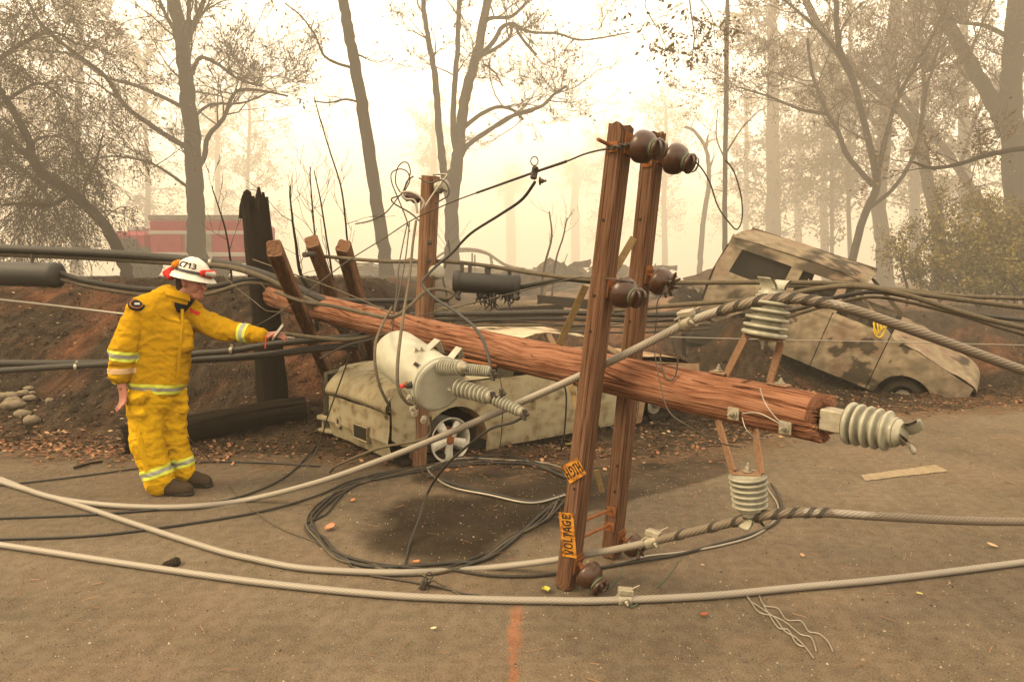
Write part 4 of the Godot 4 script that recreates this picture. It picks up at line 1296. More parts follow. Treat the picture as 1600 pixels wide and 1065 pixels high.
	# ---- loops at the head of the upright timber
	var loops := [
		[[640, 362, 5.5], [634, 340, 5.5], [622, 310, 5.5], [612, 285, 5.5], [612, 270, 5.5], [624, 264, 5.5], [636, 268, 5.5], [640, 282, 5.5], [632, 298, 5.5]],
		[[625, 300, 5.45], [618, 285, 5.45], [620, 265, 5.45], [628, 254, 5.45], [637, 255, 5.45], [641, 268, 5.45], [638, 280, 5.45], [630, 298, 5.45], [622, 308, 5.45], [610, 324, 5.45], [600, 334, 5.5], [580, 344, 5.6], [555, 350, 5.7]],
		[[646, 275, 5.45], [636, 283, 5.45], [631, 296, 5.45], [625, 305, 5.45], [612, 310, 5.45], [616, 318, 5.45], [640, 332, 5.45], [655, 345, 5.45]],
		[[626, 301, 5.4], [640, 300, 5.4], [655, 307, 5.4], [662, 318, 5.4], [658, 328, 5.4]],
		[[628, 305, 5.38], [634, 311, 5.38], [645, 312, 5.38], [650, 318, 5.38], [652, 333, 5.38]],
		[[662, 325, 5.45], [675, 305, 5.5], [686, 290, 5.55], [698, 274, 5.55], [692, 272, 5.6], [676, 273, 5.6]],
		[[655, 278, 5.55], [672, 286, 5.5], [690, 281, 5.5], [700, 292, 5.5], [700, 305, 5.5], [690, 312, 5.5], [680, 318, 5.5]]]
	var lab := ["large oval wire loop at the head of the upright timber", "thin wire loop trailing away from the upright timber's head towards the slim tree", "wire with a small connector bent round the upright timber's head", "thick pale wire curling over the brown insulator of the upright timber", "second pale wire curling under the brown insulator of the upright timber", "bright wire tied to the white spool of the upright timber", "wire ring round the white spool of the upright timber"]
	for k in loops.size():
		cable("wire_loop", lab[k], loops[k], [0.005, 0.005, 0.006, 0.011, 0.010, 0.007, 0.006][k], [M.wire_dark, M.wire_dark, M.wire_dark, M.wire_bright, M.wire_bright, M.wire_bright, M.wire_dark][k], "wire")
	# wires down the front of the upright timber and over the transformer
	cable("lead_wire", "pale thick wire running down over the transformer's tank", [[650, 345, 5.4], [645, 380, 5.2], [640, 430, 4.9], [632, 480, 4.5], [625, 530, 4.0], [621, 570, 3.82], [622, 605, 3.78], [633, 626, 3.8], [644, 632, 3.85]], 0.010, M.cable_dusty, "wire")
	cable("lead_wire", "dark wire bowing round the transformer's rounded end", [[612, 480, 4.9], [598, 505, 4.4], [587, 535, 4.05], [586, 570, 3.95], [594, 605, 3.95], [606, 630, 4.0]], 0.009, M.cable_dusty, "wire")
	cable("lead_wire", "thin wire dropping straight from the timber head to the pole", [[640, 345, 5.4], [634, 400, 5.1], [625, 450, 4.9], [616, 490, 4.75], [613, 520, 4.7]], 0.005, M.wire_dark, "wire")
	cable("lead_wire", "second thin wire dropping from the timber head to the pole", [[636, 350, 5.42], [624, 410, 5.1], [618, 470, 4.9], [611, 505, 4.75]], 0.005, M.wire_dark, "wire")
	cable("lead_wire", "brown cable stapled along the pole's upper side", [[430, 455, 5.3], [470, 470, 5.15], [520, 478, 5.0], [570, 489, 4.8], [612, 495, 4.65], [640, 478, 4.9], [665, 455, 5.2], [690, 452, 5.3], [708, 458, 5.3], [700, 466, 5.3], [680, 464, 5.3]], 0.014, M.cable_dusty, "cable")
	cable("lead_wire", "pale thin wire slanting from the leaning timber across the pole", [[395, 405, 5.6], [450, 425, 5.3], [520, 450, 5.1], [580, 475, 4.9], [615, 492, 4.75]], 0.005, M.cable_dusty, "wire")
	cable("lead_wire", "thin wire loop hanging in front of the charred stump", [[405, 440, 5.6], [440, 482, 5.5], [420, 486, 5.5], [408, 480, 5.5], [396, 470, 5.6], [370, 450, 5.7], [348, 430, 5.8]], 0.004, M.cable_dusty, "wire")
	cable("lead_wire", "dark wire hanging from the pole across the car's corner to the road", [[548, 550, 5.2], [530, 600, 5.4], [512, 650, 5.6], [500, 690, 5.9], [480, 730]], 0.006, M.wire_dark, "wire")
	cable("lead_wire", "thin pale wire curving down the bank behind the firefighter's shoulder", [[75, 330, 7.0], [110, 380, 6.6], [140, 410, 6.2], [143, 450, 6.0], [150, 490, 5.9], [165, 525, 5.8]], 0.0035, M.cable_dusty, "wire")
	cable("lead_wire", "tangle wire under the pole's butt", [[500, 560, 5.6], [540, 540, 5.5], [580, 530, 5.3], [610, 520, 5.1], [640, 525, 5.0], [625, 540, 5.0], [600, 545, 5.2]], 0.008, M.wire_dark, "wire")
	cable("lead_wire", "stiff black lead curving out from under the transformer to the road", [[672, 650, 4.2], [673, 676, 4.3], [655, 688, 4.4], [600, 698, 4.6], [560, 712, 4.9], [525, 728, 5.3], [515, 738]], 0.010, M.cable_dusty, "cable")
	cable("lead_wire", "black lead from the last bushing falling to the coil on the road", [[820, 650, 3.62], [800, 660, 3.7], [770, 668, 3.8], [745, 685, 3.9], [712, 712, 4.1], [690, 735, 4.3], [668, 770, 4.5], [655, 810, 4.3], [640, 850, 4.1], [632, 888]], 0.008, M.rubber, "wire")
	cable("lead_wire", "brown drain lead hanging against the pale car door", [[872, 588, 5.8], [884, 610, 6.0], [884, 650, 6.1], [880, 690, 6.2], [876, 704]], 0.008, M.rubber, "wire")
	# ---- coils lying on the road
	var coil := [[880, 775], [830, 781], [770, 775], [715, 762], [680, 748], [668, 738], [678, 728], [720, 722], [790, 719], [850, 724], [884, 738]]
	var ring := [[886, 742], [820, 722], [740, 722], [660, 728], [590, 742], [535, 762], [503, 790], [492, 818], [500, 842], [525, 862], [570, 880], [640, 888], [690, 887], [745, 872], [800, 842], [845, 808], [872, 782]]
	for k in 4:
		var pts := []
		for q in ring: pts.append([q[0] + fine.get_noise_2d(q[0] * 3.0, k * 40.0) * 26.0, q[1] + fine.get_noise_2d(q[1] * 3.0, k * 40.0 + 7.0) * 14.0 + k * 1.5])
		cable("wire_coil", ["thickest black wire of the coil round the oil stain", "second black wire of the coil, running closest to the stain", "dusty grey wire of the coil round the oil stain", "thinnest black wire of the coil round the oil stain"][k], pts, [0.010, 0.009, 0.008, 0.007][k], [M.rubber, M.cable_black, M.cable_dusty, M.rubber][k], "wire", "wire loops round the oil stain")
	for k in 3:
		var pts := []
		for q in coil: pts.append([q[0] + fine.get_noise_2d(q[0] * 3.0, k * 30.0) * 18.0, q[1] + fine.get_noise_2d(q[1] * 3.0, k * 30.0 + 3.0) * 10.0])
		cable("wire_coil", ["black loop nearest the bare wheel rim", "bright loop lying with two black ones by the bare wheel rim", "black loop crossing the bright one by the bare wheel rim"][k], pts, 0.008, [M.rubber, M.wire_bright, M.rubber][k], "wire", "smaller wire loops by the wheel")
	cable("lead_wire", "black wire crossing the road from the coil past the firefighter's boots", [[-60, 843], [0, 842], [150, 836], [300, 817], [420, 796], [500, 772], [545, 752], [600, 738], [655, 730]], 0.009, M.rubber, "wire")
	cable("lead_wire", "black wire curving behind the firefighter's boots to the car's corner", [[-60, 810], [0, 809], [150, 803], [300, 790], [380, 774], [440, 748], [475, 718], [500, 690]], 0.009, M.rubber, "wire")
	cable("lead_wire", "black wire leading to the charred log's end", [[-60, 764], [0, 758], [90, 748], [160, 739], [250, 727], [320, 721], [420, 723], [500, 728]], 0.008, M.rubber, "wire")
	cable("lead_wire", "fine brown wire from the trouser leg to the coil", [[292, 682, 5.2], [330, 722], [365, 768], [400, 800], [440, 826], [490, 845], [540, 868], [600, 886], [660, 898], [720, 930]], 0.005, M.cable_dusty, "wire")
	cable("lead_wire", "brown cable joining the coil behind the crossarms", [[700, 888], [760, 898], [820, 900], [870, 896], [940, 886], [1000, 876], [1060, 866], [1120, 850], [1170, 836], [1210, 818], [1222, 796], [1214, 770], [1205, 755]], 0.009, M.cable_black, "cable")
	cable("lead_wire", "pale cable twisted along the brown one behind the crossarms", [[960, 882], [1010, 869], [1070, 862], [1130, 851], [1180, 836], [1212, 812], [1216, 790], [1203, 768], [1196, 758]], 0.007, M.wire_bright, "cable")
	mb = MB.new()
	var h := G(662, 912, 0.03)
	mb.box(frame(h, Vector3(0.4, 1, 0)), Vector3(0.035, 0.06, 0.035), 0.006)
	bolt(mb, h + Vector3(0.02, 0.02, 0.015), Vector3(1, 0.3, 0.3), 0.012, 0.02)
	eye = PackedVector3Array()
	for i in 13: eye.append(h + Vector3(0.03 + sin(TAU * i / 12) * 0.018, 0.045 + cos(TAU * i / 12) * 0.02, 0))
	mb.tube(eye, 0.004, 6, false)
	one(mb, "hot_line_clamp", M.wire_dark, "small dark clamp with a ring lying on the road beside the thick cable", "clamp")
	cable("lead_wire", "dark lead from the ringed clamp to the brown insulators", [[580, 899], [640, 908], [700, 920], [730, 928], [780, 932, 3.45], [850, 934, 3.43], [900, 934, 3.42], [930, 936, 3.42]], 0.006, M.wire_dark, "wire")
	cable("lead_wire", "green tie wire springing up from the lowest clamp", [[976, 938, 3.42], [985, 948], [1000, 940], [1020, 925, 3.5], [1045, 900, 3.5], [1062, 875, 3.5]], 0.0035, M.wire_green, "wire")
	cable("lead_wire", "green tie wire between the two lowest brown insulators", [[925, 925, 3.42], [945, 922, 3.45], [965, 905, 3.6], [975, 885, 3.7]], 0.0035, M.wire_green, "wire")
	var fr := [[[1166, 928], [1172, 938], [1190, 950], [1212, 966], [1226, 985], [1244, 996], [1258, 1010], [1272, 1028]], [[1168, 930], [1185, 955], [1208, 962], [1228, 972], [1250, 990], [1268, 996], [1276, 1018]], [[1185, 924], [1194, 945], [1215, 950], [1230, 968], [1252, 970], [1264, 986], [1280, 990], [1294, 1002], [1302, 1018]], [[1192, 942], [1200, 956], [1216, 980], [1232, 984], [1244, 1004], [1256, 1010]]]
	for k in 4:
		cable("frayed_strand", ["frayed bright strand reaching farthest towards the near road edge", "frayed bright strand ending beside the longest one", "frayed bright strand bowing out towards the road dash", "shortest frayed bright strand under the road cable"][k], fr[k], 0.0035, M.wire_bright, "wire", "frayed strands by the road cable")

# body panel on one side of a vehicle: columns xs, between lo(x) and hi(x), bulging to hw(x, y)
func side_panel(xf: Transform3D, cols: Array, side: float, hw: Callable, rows := 7, cf = null, dent := 0.012) -> MB:
	var mb := MB.new()
	var grid := []
	var cg := []
	for j in rows + 1:
		var r := PackedVector3Array()
		var cr := PackedColorArray()
		for q in cols:      # [x, lo, hi]
			var y := lerpf(q[1], q[2], float(j) / rows)
			var z: float = side * (hw.call(q[0], y) + fine.get_noise_3d(q[0] * 40.0, y * 40.0, side * 9.0) * dent)
			r.append(xf * Vector3(q[0], y, z))
			cr.append(cf.call(Vector3(q[0], y, z)) if cf != null else Color.WHITE)
		grid.append(r); cg.append(cr)
	mb.surf(grid, false, side > 0, 1.0, 1.0, cg)
	return mb
func span(a: float, b: float, n: int, lo: Callable, hi: Callable) -> Array:
	var out := []
	for k in n + 1:
		var x := lerpf(a, b, float(k) / n)
		out.append([x, lo.call(x), hi.call(x)])
	return out
# sheet across the vehicle along a profile of Vector2(x, y)
func cross_sheet(xf: Transform3D, prof: Array, z0: Callable, n := 14, crown := 0.03, cf = null, dent := 0.015, zr := [-1.0, 1.0]) -> MB:
	var mb := MB.new()
	var grid := []
	var cg := []
	for p in prof:
		var r := PackedVector3Array()
		var cr := PackedColorArray()
		for i in n + 1:
			var s := lerpf(zr[0], zr[1], float(i) / n)
			var q := Vector3(p.x, p.y + crown * (1.0 - s * s) + fine.get_noise_3d(p.x * 30.0, s * 30.0, p.y * 30.0) * dent, s * z0.call(p.x, p.y))
			r.append(xf * q)
			cr.append(cf.call(q) if cf != null else Color.WHITE)
		grid.append(r); cg.append(cr)
	mb.surf(grid, false, false, 1.0, 1.0, cg)
	return mb
func curve2(pts: Array, per := 5) -> Array:
	var out := []
	for k in pts.size() - 1:
		for i in per: out.append(pts[k].cubic_interpolate(pts[k + 1], pts[maxi(k - 1, 0)], pts[mini(k + 2, pts.size() - 1)], float(i) / per))
	out.append(pts[-1])
	return out
func wheel(parent: Node3D, c: Vector3, axle: Vector3, r: float, spokes: int, tyre: bool, label := "") -> void:
	var xf := frame(c, axle)
	var mb := MB.new()
	mb.lathe(xf, [Vector2(r * 0.86, -0.16), Vector2(r, -0.15), Vector2(r * 0.95, -0.12), Vector2(r * 0.88, -0.05), Vector2(r * 0.9, 0.0), Vector2(r, 0.03), Vector2(r * 1.01, 0.04), Vector2(r * 0.97, 0.045), Vector2(r * 0.9, 0.03), Vector2(r * 0.86, -0.02), Vector2(r * 0.84, -0.14)], 36)
	var w := obj(mb, "wheel", M.rim_metal if spokes > 0 else M.soot, parent)
	if label: w.set_meta("label", label)
	for k in spokes:
		mb = MB.new()
		var g := TAU * k / spokes + 0.35
		var d := xf.basis * Vector3(cos(g), 0, sin(g))
		var tg := xf.basis * Vector3(-sin(g), 0, cos(g))
		var rows := []
		for j in 5:
			var f := j / 4.0
			var o: Vector3 = c + d * lerpf(r * 0.12, r * 0.9, f) + axle.normalized() * (0.035 - 0.015 * f)
			var hw := lerpf(r * 0.16, r * 0.24, f)
			rows.append(PackedVector3Array([o - tg * hw - axle.normalized() * 0.02, o - tg * hw * 0.8, o, o + tg * hw * 0.8, o + tg * hw - axle.normalized() * 0.02]))
		mb.surf(rows)
		obj(mb, "spoke", M.rim_metal, w)
	mb = MB.new()
	mb.lathe(xf, [Vector2(0.001, 0.05), Vector2(r * 0.14, 0.05), Vector2(r * 0.2, 0.035), Vector2(r * 0.22, -0.02)], 18)
	mb.lathe(xf, [Vector2(0.001, -0.03), Vector2(r * 0.55, -0.03), Vector2(r * 0.56, -0.05)], 24)
	obj(mb, "hub", M.rust if spokes > 0 else M.grey_metal, w)
	if tyre:
		mb = MB.new()
		mb.lathe(xf, [Vector2(r * 0.98, -0.14), Vector2(r * 1.3, -0.13), Vector2(r * 1.38, -0.06), Vector2(r * 1.3, 0.01), Vector2(r * 0.99, 0.03)], 36)
		obj(mb, "tyre", M.soot, w)
func arch(xf: Transform3D, hub: Vector2, r: float, side: float, hw: Callable, depth: float) -> MB:
	var mb := MB.new()
	var rows := []
	for k in [0.0, 0.02, 0.05, depth * 0.5, depth]:
		var row := PackedVector3Array()
		for i in 19:
			var g := PI * i / 18.0
			var x: float = hub.x + cos(g) * r; var y: float = hub.y + sin(g) * r
			row.append(xf * Vector3(x, y, side * (hw.call(x, y) - k)))
		rows.append(row)
	mb.surf(rows, false, side > 0)
	return mb
func arch_lo(hubs: Array, r: float, sill: float) -> Callable:
	return func(x):
		for h in hubs:
			if absf(x - h.x) < r: return maxf(sill, h.y + sqrt(maxf(0.0, r * r - (x - h.x) * (x - h.x))))
		return sill
func seated_wreck(xf: Transform3D, parent: Node3D, xs: Array, w: float, y: float) -> void:
	for x in xs:
		for s in [-1, 1]:
			var mb := MB.new()
			mb.box(xf * Transform3D(Basis(), Vector3(x, y + 0.12, s * w * 0.25)), Vector3(0.45, 0.1, 0.45), 0.03)
			mb.box(xf * Transform3D(Basis(Vector3(0, 0, 1), 0.3), Vector3(x - 0.28, y + 0.38, s * w * 0.25)), Vector3(0.07, 0.5, 0.42), 0.03)
			obj(mb, "seat_frame", M.soot, parent)

func vehicles() -> void:
	burnt_car()
	burnt_van()
	far_wrecks()
	fire_engine()

func burnt_car() -> void:
	var hub := G(713, 722)
	var hx := Vector3(-cos(deg_to_rad(38)), 0, sin(deg_to_rad(38)))
	var hz := hx.cross(Vector3.UP)
	var W := 0.86
	var o := hub - hz * -W
	o.y = -0.16
	var xf := Transform3D(Basis(hx, Vector3.UP, hz), o)
	var t := thing("burnt_car", "burnt out pale sedan with bare rims under the fallen pole", "car", Vector3(hub.x, 0, hub.z))
	var hw := func(x, y):
		return W - 0.06 * pow((y - 0.55) / 0.4, 2.0) - 0.16 * pow(maxf(0.0, x - 0.1) / 0.55, 2.0) - 0.10 * pow(maxf(0.0, -3.2 - x) / 0.5, 2.0)
	var hubs := [Vector2(0, 0.31), Vector2(-2.9, 0.31)]
	var sill := 0.19
	var lo := arch_lo(hubs, 0.36, sill)
	var hi := func(x):
		if x > 0.35: return 0.885 - 0.10 * (x - 0.35)
		if x < -2.44: return 0.9 - 0.10 * (-2.44 - x)
		return 0.9 - 0.012 * (x + 2.44) 
	for side in [-1.0, 1.0]:
		var cols := [[0.58, 0.42, hi.call(0.58)]]
		cols += span(0.5, 0.36, 3, func(_x): return 0.36, hi)
		for k in 15:
			var g := PI * k / 14.0
			var x := 0.358 * cos(g)
			cols.append([x, 0.31 + 0.36 * sin(g) if k > 0 and k < 14 else (0.33 if k == 0 else sill + 0.02), hi.call(x)])
		cols += span(-0.365, -0.52, 3, lo, hi)
		obj(side_panel(xf, cols, side, hw, 9), "rear_quarter", M.car_ash, t)
		obj(side_panel(xf, span(-0.53, -1.5, 12, func(_x): return sill + 0.03, hi), side, hw, 9), "door", M.car_ash, t)
		obj(side_panel(xf, span(-1.512, -2.44, 12, func(_x): return sill + 0.03, hi), side, hw, 9), "door", M.car_ash, t)
		cols = span(-2.45, -2.53, 2, lo, hi)
		for k in 15:
			var g := PI * k / 14.0
			var x := -2.9 + 0.358 * cos(g)
			cols.append([x, 0.31 + 0.36 * sin(g) if k > 0 and k < 14 else 0.22, hi.call(x)])
		cols += span(-3.27, -3.65, 5, func(_x): return 0.3, hi)
		obj(side_panel(xf, cols, side, hw, 8), "front_fender", M.car_rust, t)
		obj(side_panel(xf, span(-0.3, -2.6, 10, func(_x): return sill - 0.06, func(_x): return sill + 0.05), side, func(x, y): return hw.call(x, y) - 0.02, 2), "sill", M.soot, t)
		for h in hubs:
			obj(arch(xf, h, 0.36, side, hw, 0.3), "wheel_arch", M.soot if h.x < 0 else M.car_rust, t)
			wheel(t, xf * Vector3(h.x, 0.345, side * (W - 0.13)), hz * side, 0.21, 5 if h.x == 0.0 else 0, false)
		# pillars
		for q in [[Vector2(-0.25, 0.9), Vector2(-0.75, 1.2)], [Vector2(-1.38, 0.9), Vector2(-1.3, 1.23)], [Vector2(-2.35, 0.9), Vector2(-1.85, 1.2)]]:
			var mb := MB.new()
			var p0: Vector3 = xf * Vector3(q[0].x, q[0].y, side * 0.79); var p1: Vector3 = xf * Vector3(q[1].x, q[1].y, side * 0.62)
			strap(mb, [p0, p1], hx * 0.04, 0.05)
			obj(mb, "pillar", M.car_rust, t)
	# roof, beaten down under the pole
	obj(cross_sheet(xf, curve2([Vector2(-0.68, 1.16), Vector2(-0.9, 1.21), Vector2(-1.3, 1.25), Vector2(-1.7, 1.22), Vector2(-1.95, 1.15)], 5), func(_x, _y): return 0.64, 16, 0.05, null, 0.04), "roof", M.car_pale, t)
	obj(cross_sheet(xf, curve2([Vector2(-2.5, 0.93), Vector2(-3.0, 0.9), Vector2(-3.4, 0.84), Vector2(-3.65, 0.7)], 5), func(_x, _y): return 0.72, 12, 0.04), "hood", M.car_rust, t)
	# tail: lid, lip, tail panel
	var z0 := func(x, _y): return 0.80 - 0.16 * maxf(0.0, x - 0.1)
	obj(cross_sheet(xf, curve2([Vector2(0.605, 0.655), Vector2(0.635, 0.70), Vector2(0.60, 0.775), Vector2(0.52, 0.85), Vector2(0.38, 0.905), Vector2(0.1, 0.93), Vector2(-0.3, 0.93)], 5), func(x, y): return 0.56 + 0.20 * smoothstep(0.86, 0.92, y), 16, 0.02, null, 0.012, [-1.3, 1.0]), "boot_lid", M.car_ash, t)
	obj(cross_sheet(xf, curve2([Vector2(0.57, 0.24), Vector2(0.60, 0.36), Vector2(0.615, 0.40), Vector2(0.60, 0.5), Vector2(0.595, 0.648)], 4), func(_x, _y): return 0.56, 14, 0.004, null, 0.010, [-1.3, 1.0]), "tail_panel", M.car_ash, t)
	var tp := t.get_child(t.get_child_count() - 1)
	# recesses in the tail panel
	for q in [[-0.22, 0.40, 0.27, 0.115], [0.30, 0.40, 0.27, 0.0]]:
		var mb := MB.new()
		if q[3] > 0.0:
			mb.box(xf * Transform3D(Basis(), Vector3(0.606, q[1] + 0.005, q[0])), Vector3(0.05, q[3], q[2]), 0.004)
			obj(mb, "plate_recess", M.soot, tp)
			mb = MB.new()
			for s in [-1, 1]:
				mb.box(xf * Transform3D(Basis(), Vector3(0.618, q[1] + 0.005 + s * 0.065, q[0])), Vector3(0.04, 0.014, 0.30), 0.004)
				mb.box(xf * Transform3D(Basis(), Vector3(0.618, q[1] + 0.005, q[0] + s * 0.143)), Vector3(0.04, 0.117, 0.014), 0.004)
			obj(mb, "recess_frame", M.car_ash, tp)
		else:
			var xl := frame(xf * Vector3(0.612, q[1] + 0.02, q[0]), hx)
			mb.lathe(xl, [Vector2(0.07, 0), Vector2(0.065, 0.012), Vector2(0.04, 0.016), Vector2(0.028, 0.008), Vector2(0.026, 0.006)], 20)
			obj(mb, "lock_rim", M.car_ash, tp)
			mb = MB.new()
			mb.lathe(xl, [Vector2(0.027, 0.007), Vector2(0.001, 0.0072)], 20)
			obj(mb, "lock_hole", M.soot, tp)
	# lamp cavities and bumper ends
	for s in [1.0]:
		var mb := MB.new()
		for k in 5:
			var y: float = 0.46 + k * 0.085
			mb.box(xf * Transform3D(Basis(Vector3.UP, s * 0.5), Vector3(0.42, y, s * 0.64)), Vector3(0.02, 0.088, 0.2), 0.002)
		mb.box(xf * Transform3D(Basis(), Vector3(0.5, 0.65, s * 0.57)), Vector3(0.2, 0.42, 0.015), 0.003)
		mb.box(xf * Transform3D(Basis(), Vector3(0.5, 0.435, s * 0.655)), Vector3(0.2, 0.015, 0.18), 0.003)
		obj(mb, "lamp_cavity", M.soot, t)
		mb = MB.new()
		mb.box(xf * Transform3D(Basis(Vector3.UP, s * 0.35), Vector3(0.55, 0.40, s * 0.66)), Vector3(0.16, 0.05, 0.22), 0.01)
		mb.box(xf * Transform3D(Basis(Vector3.UP, s * 0.35), Vector3(0.545, 0.265, s * 0.66)), Vector3(0.15, 0.04, 0.22), 0.01)
		mb.box(xf * Transform3D(Basis(Vector3.UP, s * 0.35), Vector3(0.53, 0.33, s * 0.75)), Vector3(0.16, 0.13, 0.03), 0.008)
		obj(mb, "bumper_end", M.car_ash, t)
	var mb2 := MB.new()
	mb2.box(xf * Transform3D(Basis(), Vector3(-1.3, 0.2, 0)), Vector3(3.6, 0.05, 1.5), 0.01)
	mb2.box(xf * Transform3D(Basis(), Vector3(-2.3, 0.6, 0)), Vector3(0.1, 0.6, 1.4), 0.02)
	mb2.box(xf * Transform3D(Basis(), Vector3(-0.3, 0.55, 0)), Vector3(0.05, 0.6, 1.4), 0.02)
	obj(mb2, "floor_pan", M.soot, t)
	seated_wreck(xf, t, [-0.9, -1.7], 1.5, 0.3)

func burnt_van() -> void:
	var sc := 0.86
	var yaw := deg_to_rad(32.0); var pit := deg_to_rad(20.5); var roll := deg_to_rad(10.0)
	var X := Vector3(cos(yaw) * cos(pit), -sin(pit), sin(yaw) * cos(pit))
	var Y := Vector3(cos(yaw) * sin(pit), cos(pit), sin(yaw) * sin(pit))
	var Z := X.cross(Y)
	Y = (Y * cos(roll) + Z * sin(roll)).normalized(); Z = X.cross(Y)
	var hub := P(1410, 622, 9.7)
	var bas := Basis(X * sc, Y * sc, Z * sc)
	var W := 0.92
	var xf := Transform3D(bas, hub - bas * Vector3(0, 0.34, W - 0.1))
	var t := thing("burnt_van", "burnt van with peeling paint, nose down off the roadside bank", "van", Vector3(hub.x, 0, hub.z))
	var cf := func(p: Vector3) -> Color:
		var n1 := broad.get_noise_3d(p.x * 3.2, p.y * 4.0, p.z * 2.0 + 5.0)
		var n2 := fine.get_noise_3d(p.x * 70.0, p.y * 70.0, p.z * 60.0)
		var n3 := broad.get_noise_3d(p.x * 2.4 + 30.0, p.y * 4.5, 8.0)
		var c := Color(0.225, 0.18, 0.127) * (1.0 + n2 * 0.5 + n1 * 0.35)
		c = c.lerp(Color(0.13, 0.072, 0.058), smoothstep(0.08, 0.12, n1 + n2 * 0.35) * 0.45)
		c = c.lerp(Color(0.045, 0.037, 0.028), smoothstep(0.22, 0.26, n3 + n2 * 0.35) * 0.9)
		c.a = 1.0
		return c
	var belt := 1.28
	var hw := func(x, y):
		return W - 0.05 * pow((y - 0.7) / 0.5, 2.0) * (1.0 if y < 1.2 else 0.6) - 0.16 * maxf(0.0, y - 1.2) - 0.22 * pow(maxf(0.0, x + 0.1) / 0.85, 2.0)
	var hubs := [Vector2(0, 0.34), Vector2(-2.75, 0.34)]
	var R := 0.42
	var sill := 0.28
	var lo := arch_lo(hubs, R, sill)
	var hi := func(x):
		if x > -0.5: return 1.24 - 0.36 * pow(clampf((x + 0.5) / 1.34, 0, 1), 1.5)
		return belt + 0.02 * (-x)
	for side in [-1.0, 1.0]:
		var cols := [[0.84, 0.56, hi.call(0.84)], [0.70, 0.5, hi.call(0.7)], [0.6, 0.42, hi.call(0.6)], [0.5, 0.36, hi.call(0.5)]]
		for k in 33:
			var g := PI * k / 32.0
			var x := (R - 0.002) * cos(g)
			cols.append([x, hubs[0].y + R * sin(g), hi.call(x)])
		cols += span(-0.43, -0.55, 2, func(_x): return sill, hi)
		obj(side_panel(xf, cols, side, hw, 24, cf, 0.02), "front_fender", M.van_paint, t)
		obj(side_panel(xf, span(-0.565, -1.5, 34, func(_x): return sill, hi), side, hw, 30, cf, 0.02), "door", M.van_paint, t)
		obj(side_panel(xf, span(-1.515, -2.32, 30, func(_x): return sill, hi), side, hw, 30, cf, 0.02), "door", M.van_paint, t)
		cols = []
		for k in 17:
			var g := PI * k / 16.0
			var x := -2.75 + (R - 0.002) * cos(g)
			cols.append([x, hubs[1].y + R * sin(g), hi.call(x)])
		cols += span(-3.18, -3.68, 7, func(_x): return 0.38, hi)
		obj(side_panel(xf, cols, side, hw, 10, cf, 0.02), "rear_quarter", M.van_paint, t)
		for h in hubs: 
			obj(arch(xf, h, R, side, hw, 0.35), "wheel_arch", M.soot, t)
			wheel(t, xf * Vector3(h.x, 0.34, side * (W - 0.1)), bas.z.normalized() * side, 0.20, 0, true)
		# window pillars and header: panels [x0 low, x1 low, x0 high, x1 high]
		var yt := 1.80
		for q in [["front_pillar", -0.55, -0.70, -1.30, -1.40], ["door_pillar", -1.46, -1.62, -1.48, -1.60], ["door_pillar", -2.26, -2.46, -2.24, -2.44], ["rear_pillar", -3.42, -3.70, -3.36, -3.62]]:
			var mb := MB.new()
			var grid := []
			var cg := []
			for j in 7:
				var f := j / 6.0
				var r := PackedVector3Array(); var cr := PackedColorArray()
				for i in 5:
					var x := lerpf(lerpf(q[1], q[3], f), lerpf(q[2], q[4], f), i / 4.0)
					var y := lerpf(hi.call(x), yt, f)
					var p := Vector3(x, y, side * hw.call(x, y))
					r.append(xf * p); cr.append(cf.call(p))
				grid.append(r); cg.append(cr)
			mb.surf(grid, false, side > 0, 1, 1, cg)
			obj(mb, q[0], M.van_paint, t)
		obj(side_panel(xf, span(-1.25, -3.64, 20, func(_x): return yt - 0.02, func(_x): return yt + 0.175), side, hw, 3, cf), "roof_rail", M.van_paint, t)
		# sooty inner lining behind the openings
		var ml := MB.new()
		ml.surf([PackedVector3Array([xf * Vector3(-2.4, 1.2, side * 0.60), xf * Vector3(-3.6, 1.2, side * 0.60)]), PackedVector3Array([xf * Vector3(-2.4, 1.84, side * 0.58), xf * Vector3(-3.6, 1.84, side * 0.58)])])
		obj(ml, "inner_panel", M.soot, t)
	obj(cross_sheet(xf, curve2([Vector2(-1.22, 1.88), Vector2(-1.5, 1.94), Vector2(-2.2, 1.97), Vector2(-3.2, 1.96), Vector2(-3.64, 1.92)], 8), func(x, y): return hw.call(x, 1.88), 22, 0.04, cf, 0.02), "roof", M.van_paint, t)
	obj(cross_sheet(xf, curve2([Vector2(-0.55, 1.235), Vector2(-0.1, 1.19), Vector2(0.35, 1.06), Vector2(0.70, 0.97), Vector2(0.88, 0.86), Vector2(0.93, 0.70)], 6), func(x, y): return hw.call(x, y) - 0.01, 20, 0.07, cf, 0.03), "hood", M.van_paint, t)
	obj(cross_sheet(xf, [Vector2(0.88, 0.40), Vector2(0.90, 0.55), Vector2(0.90, 0.7), Vector2(0.86, 0.82)], func(x, y): return 0.66, 12, 0.0, null, 0.05), "front_end", M.soot, t)
	obj(cross_sheet(xf, [Vector2(-3.7, 0.4), Vector2(-3.73, 0.8), Vector2(-3.72, 1.3), Vector2(-3.68, 1.6), Vector2(-3.63, 1.9)], func(x, y): return hw.call(x, y), 14, 0.0, cf), "tailgate", M.van_paint, t)
	var mb3 := MB.new()
	mb3.box(xf * Transform3D(Basis(), Vector3(-1.6, 0.32, 0)), Vector3(4.0, 0.06, 1.6), 0.01)
	mb3.box(xf * Transform3D(Basis(), Vector3(0.2, 0.6, 0)), Vector3(0.8, 0.5, 0.9), 0.1)
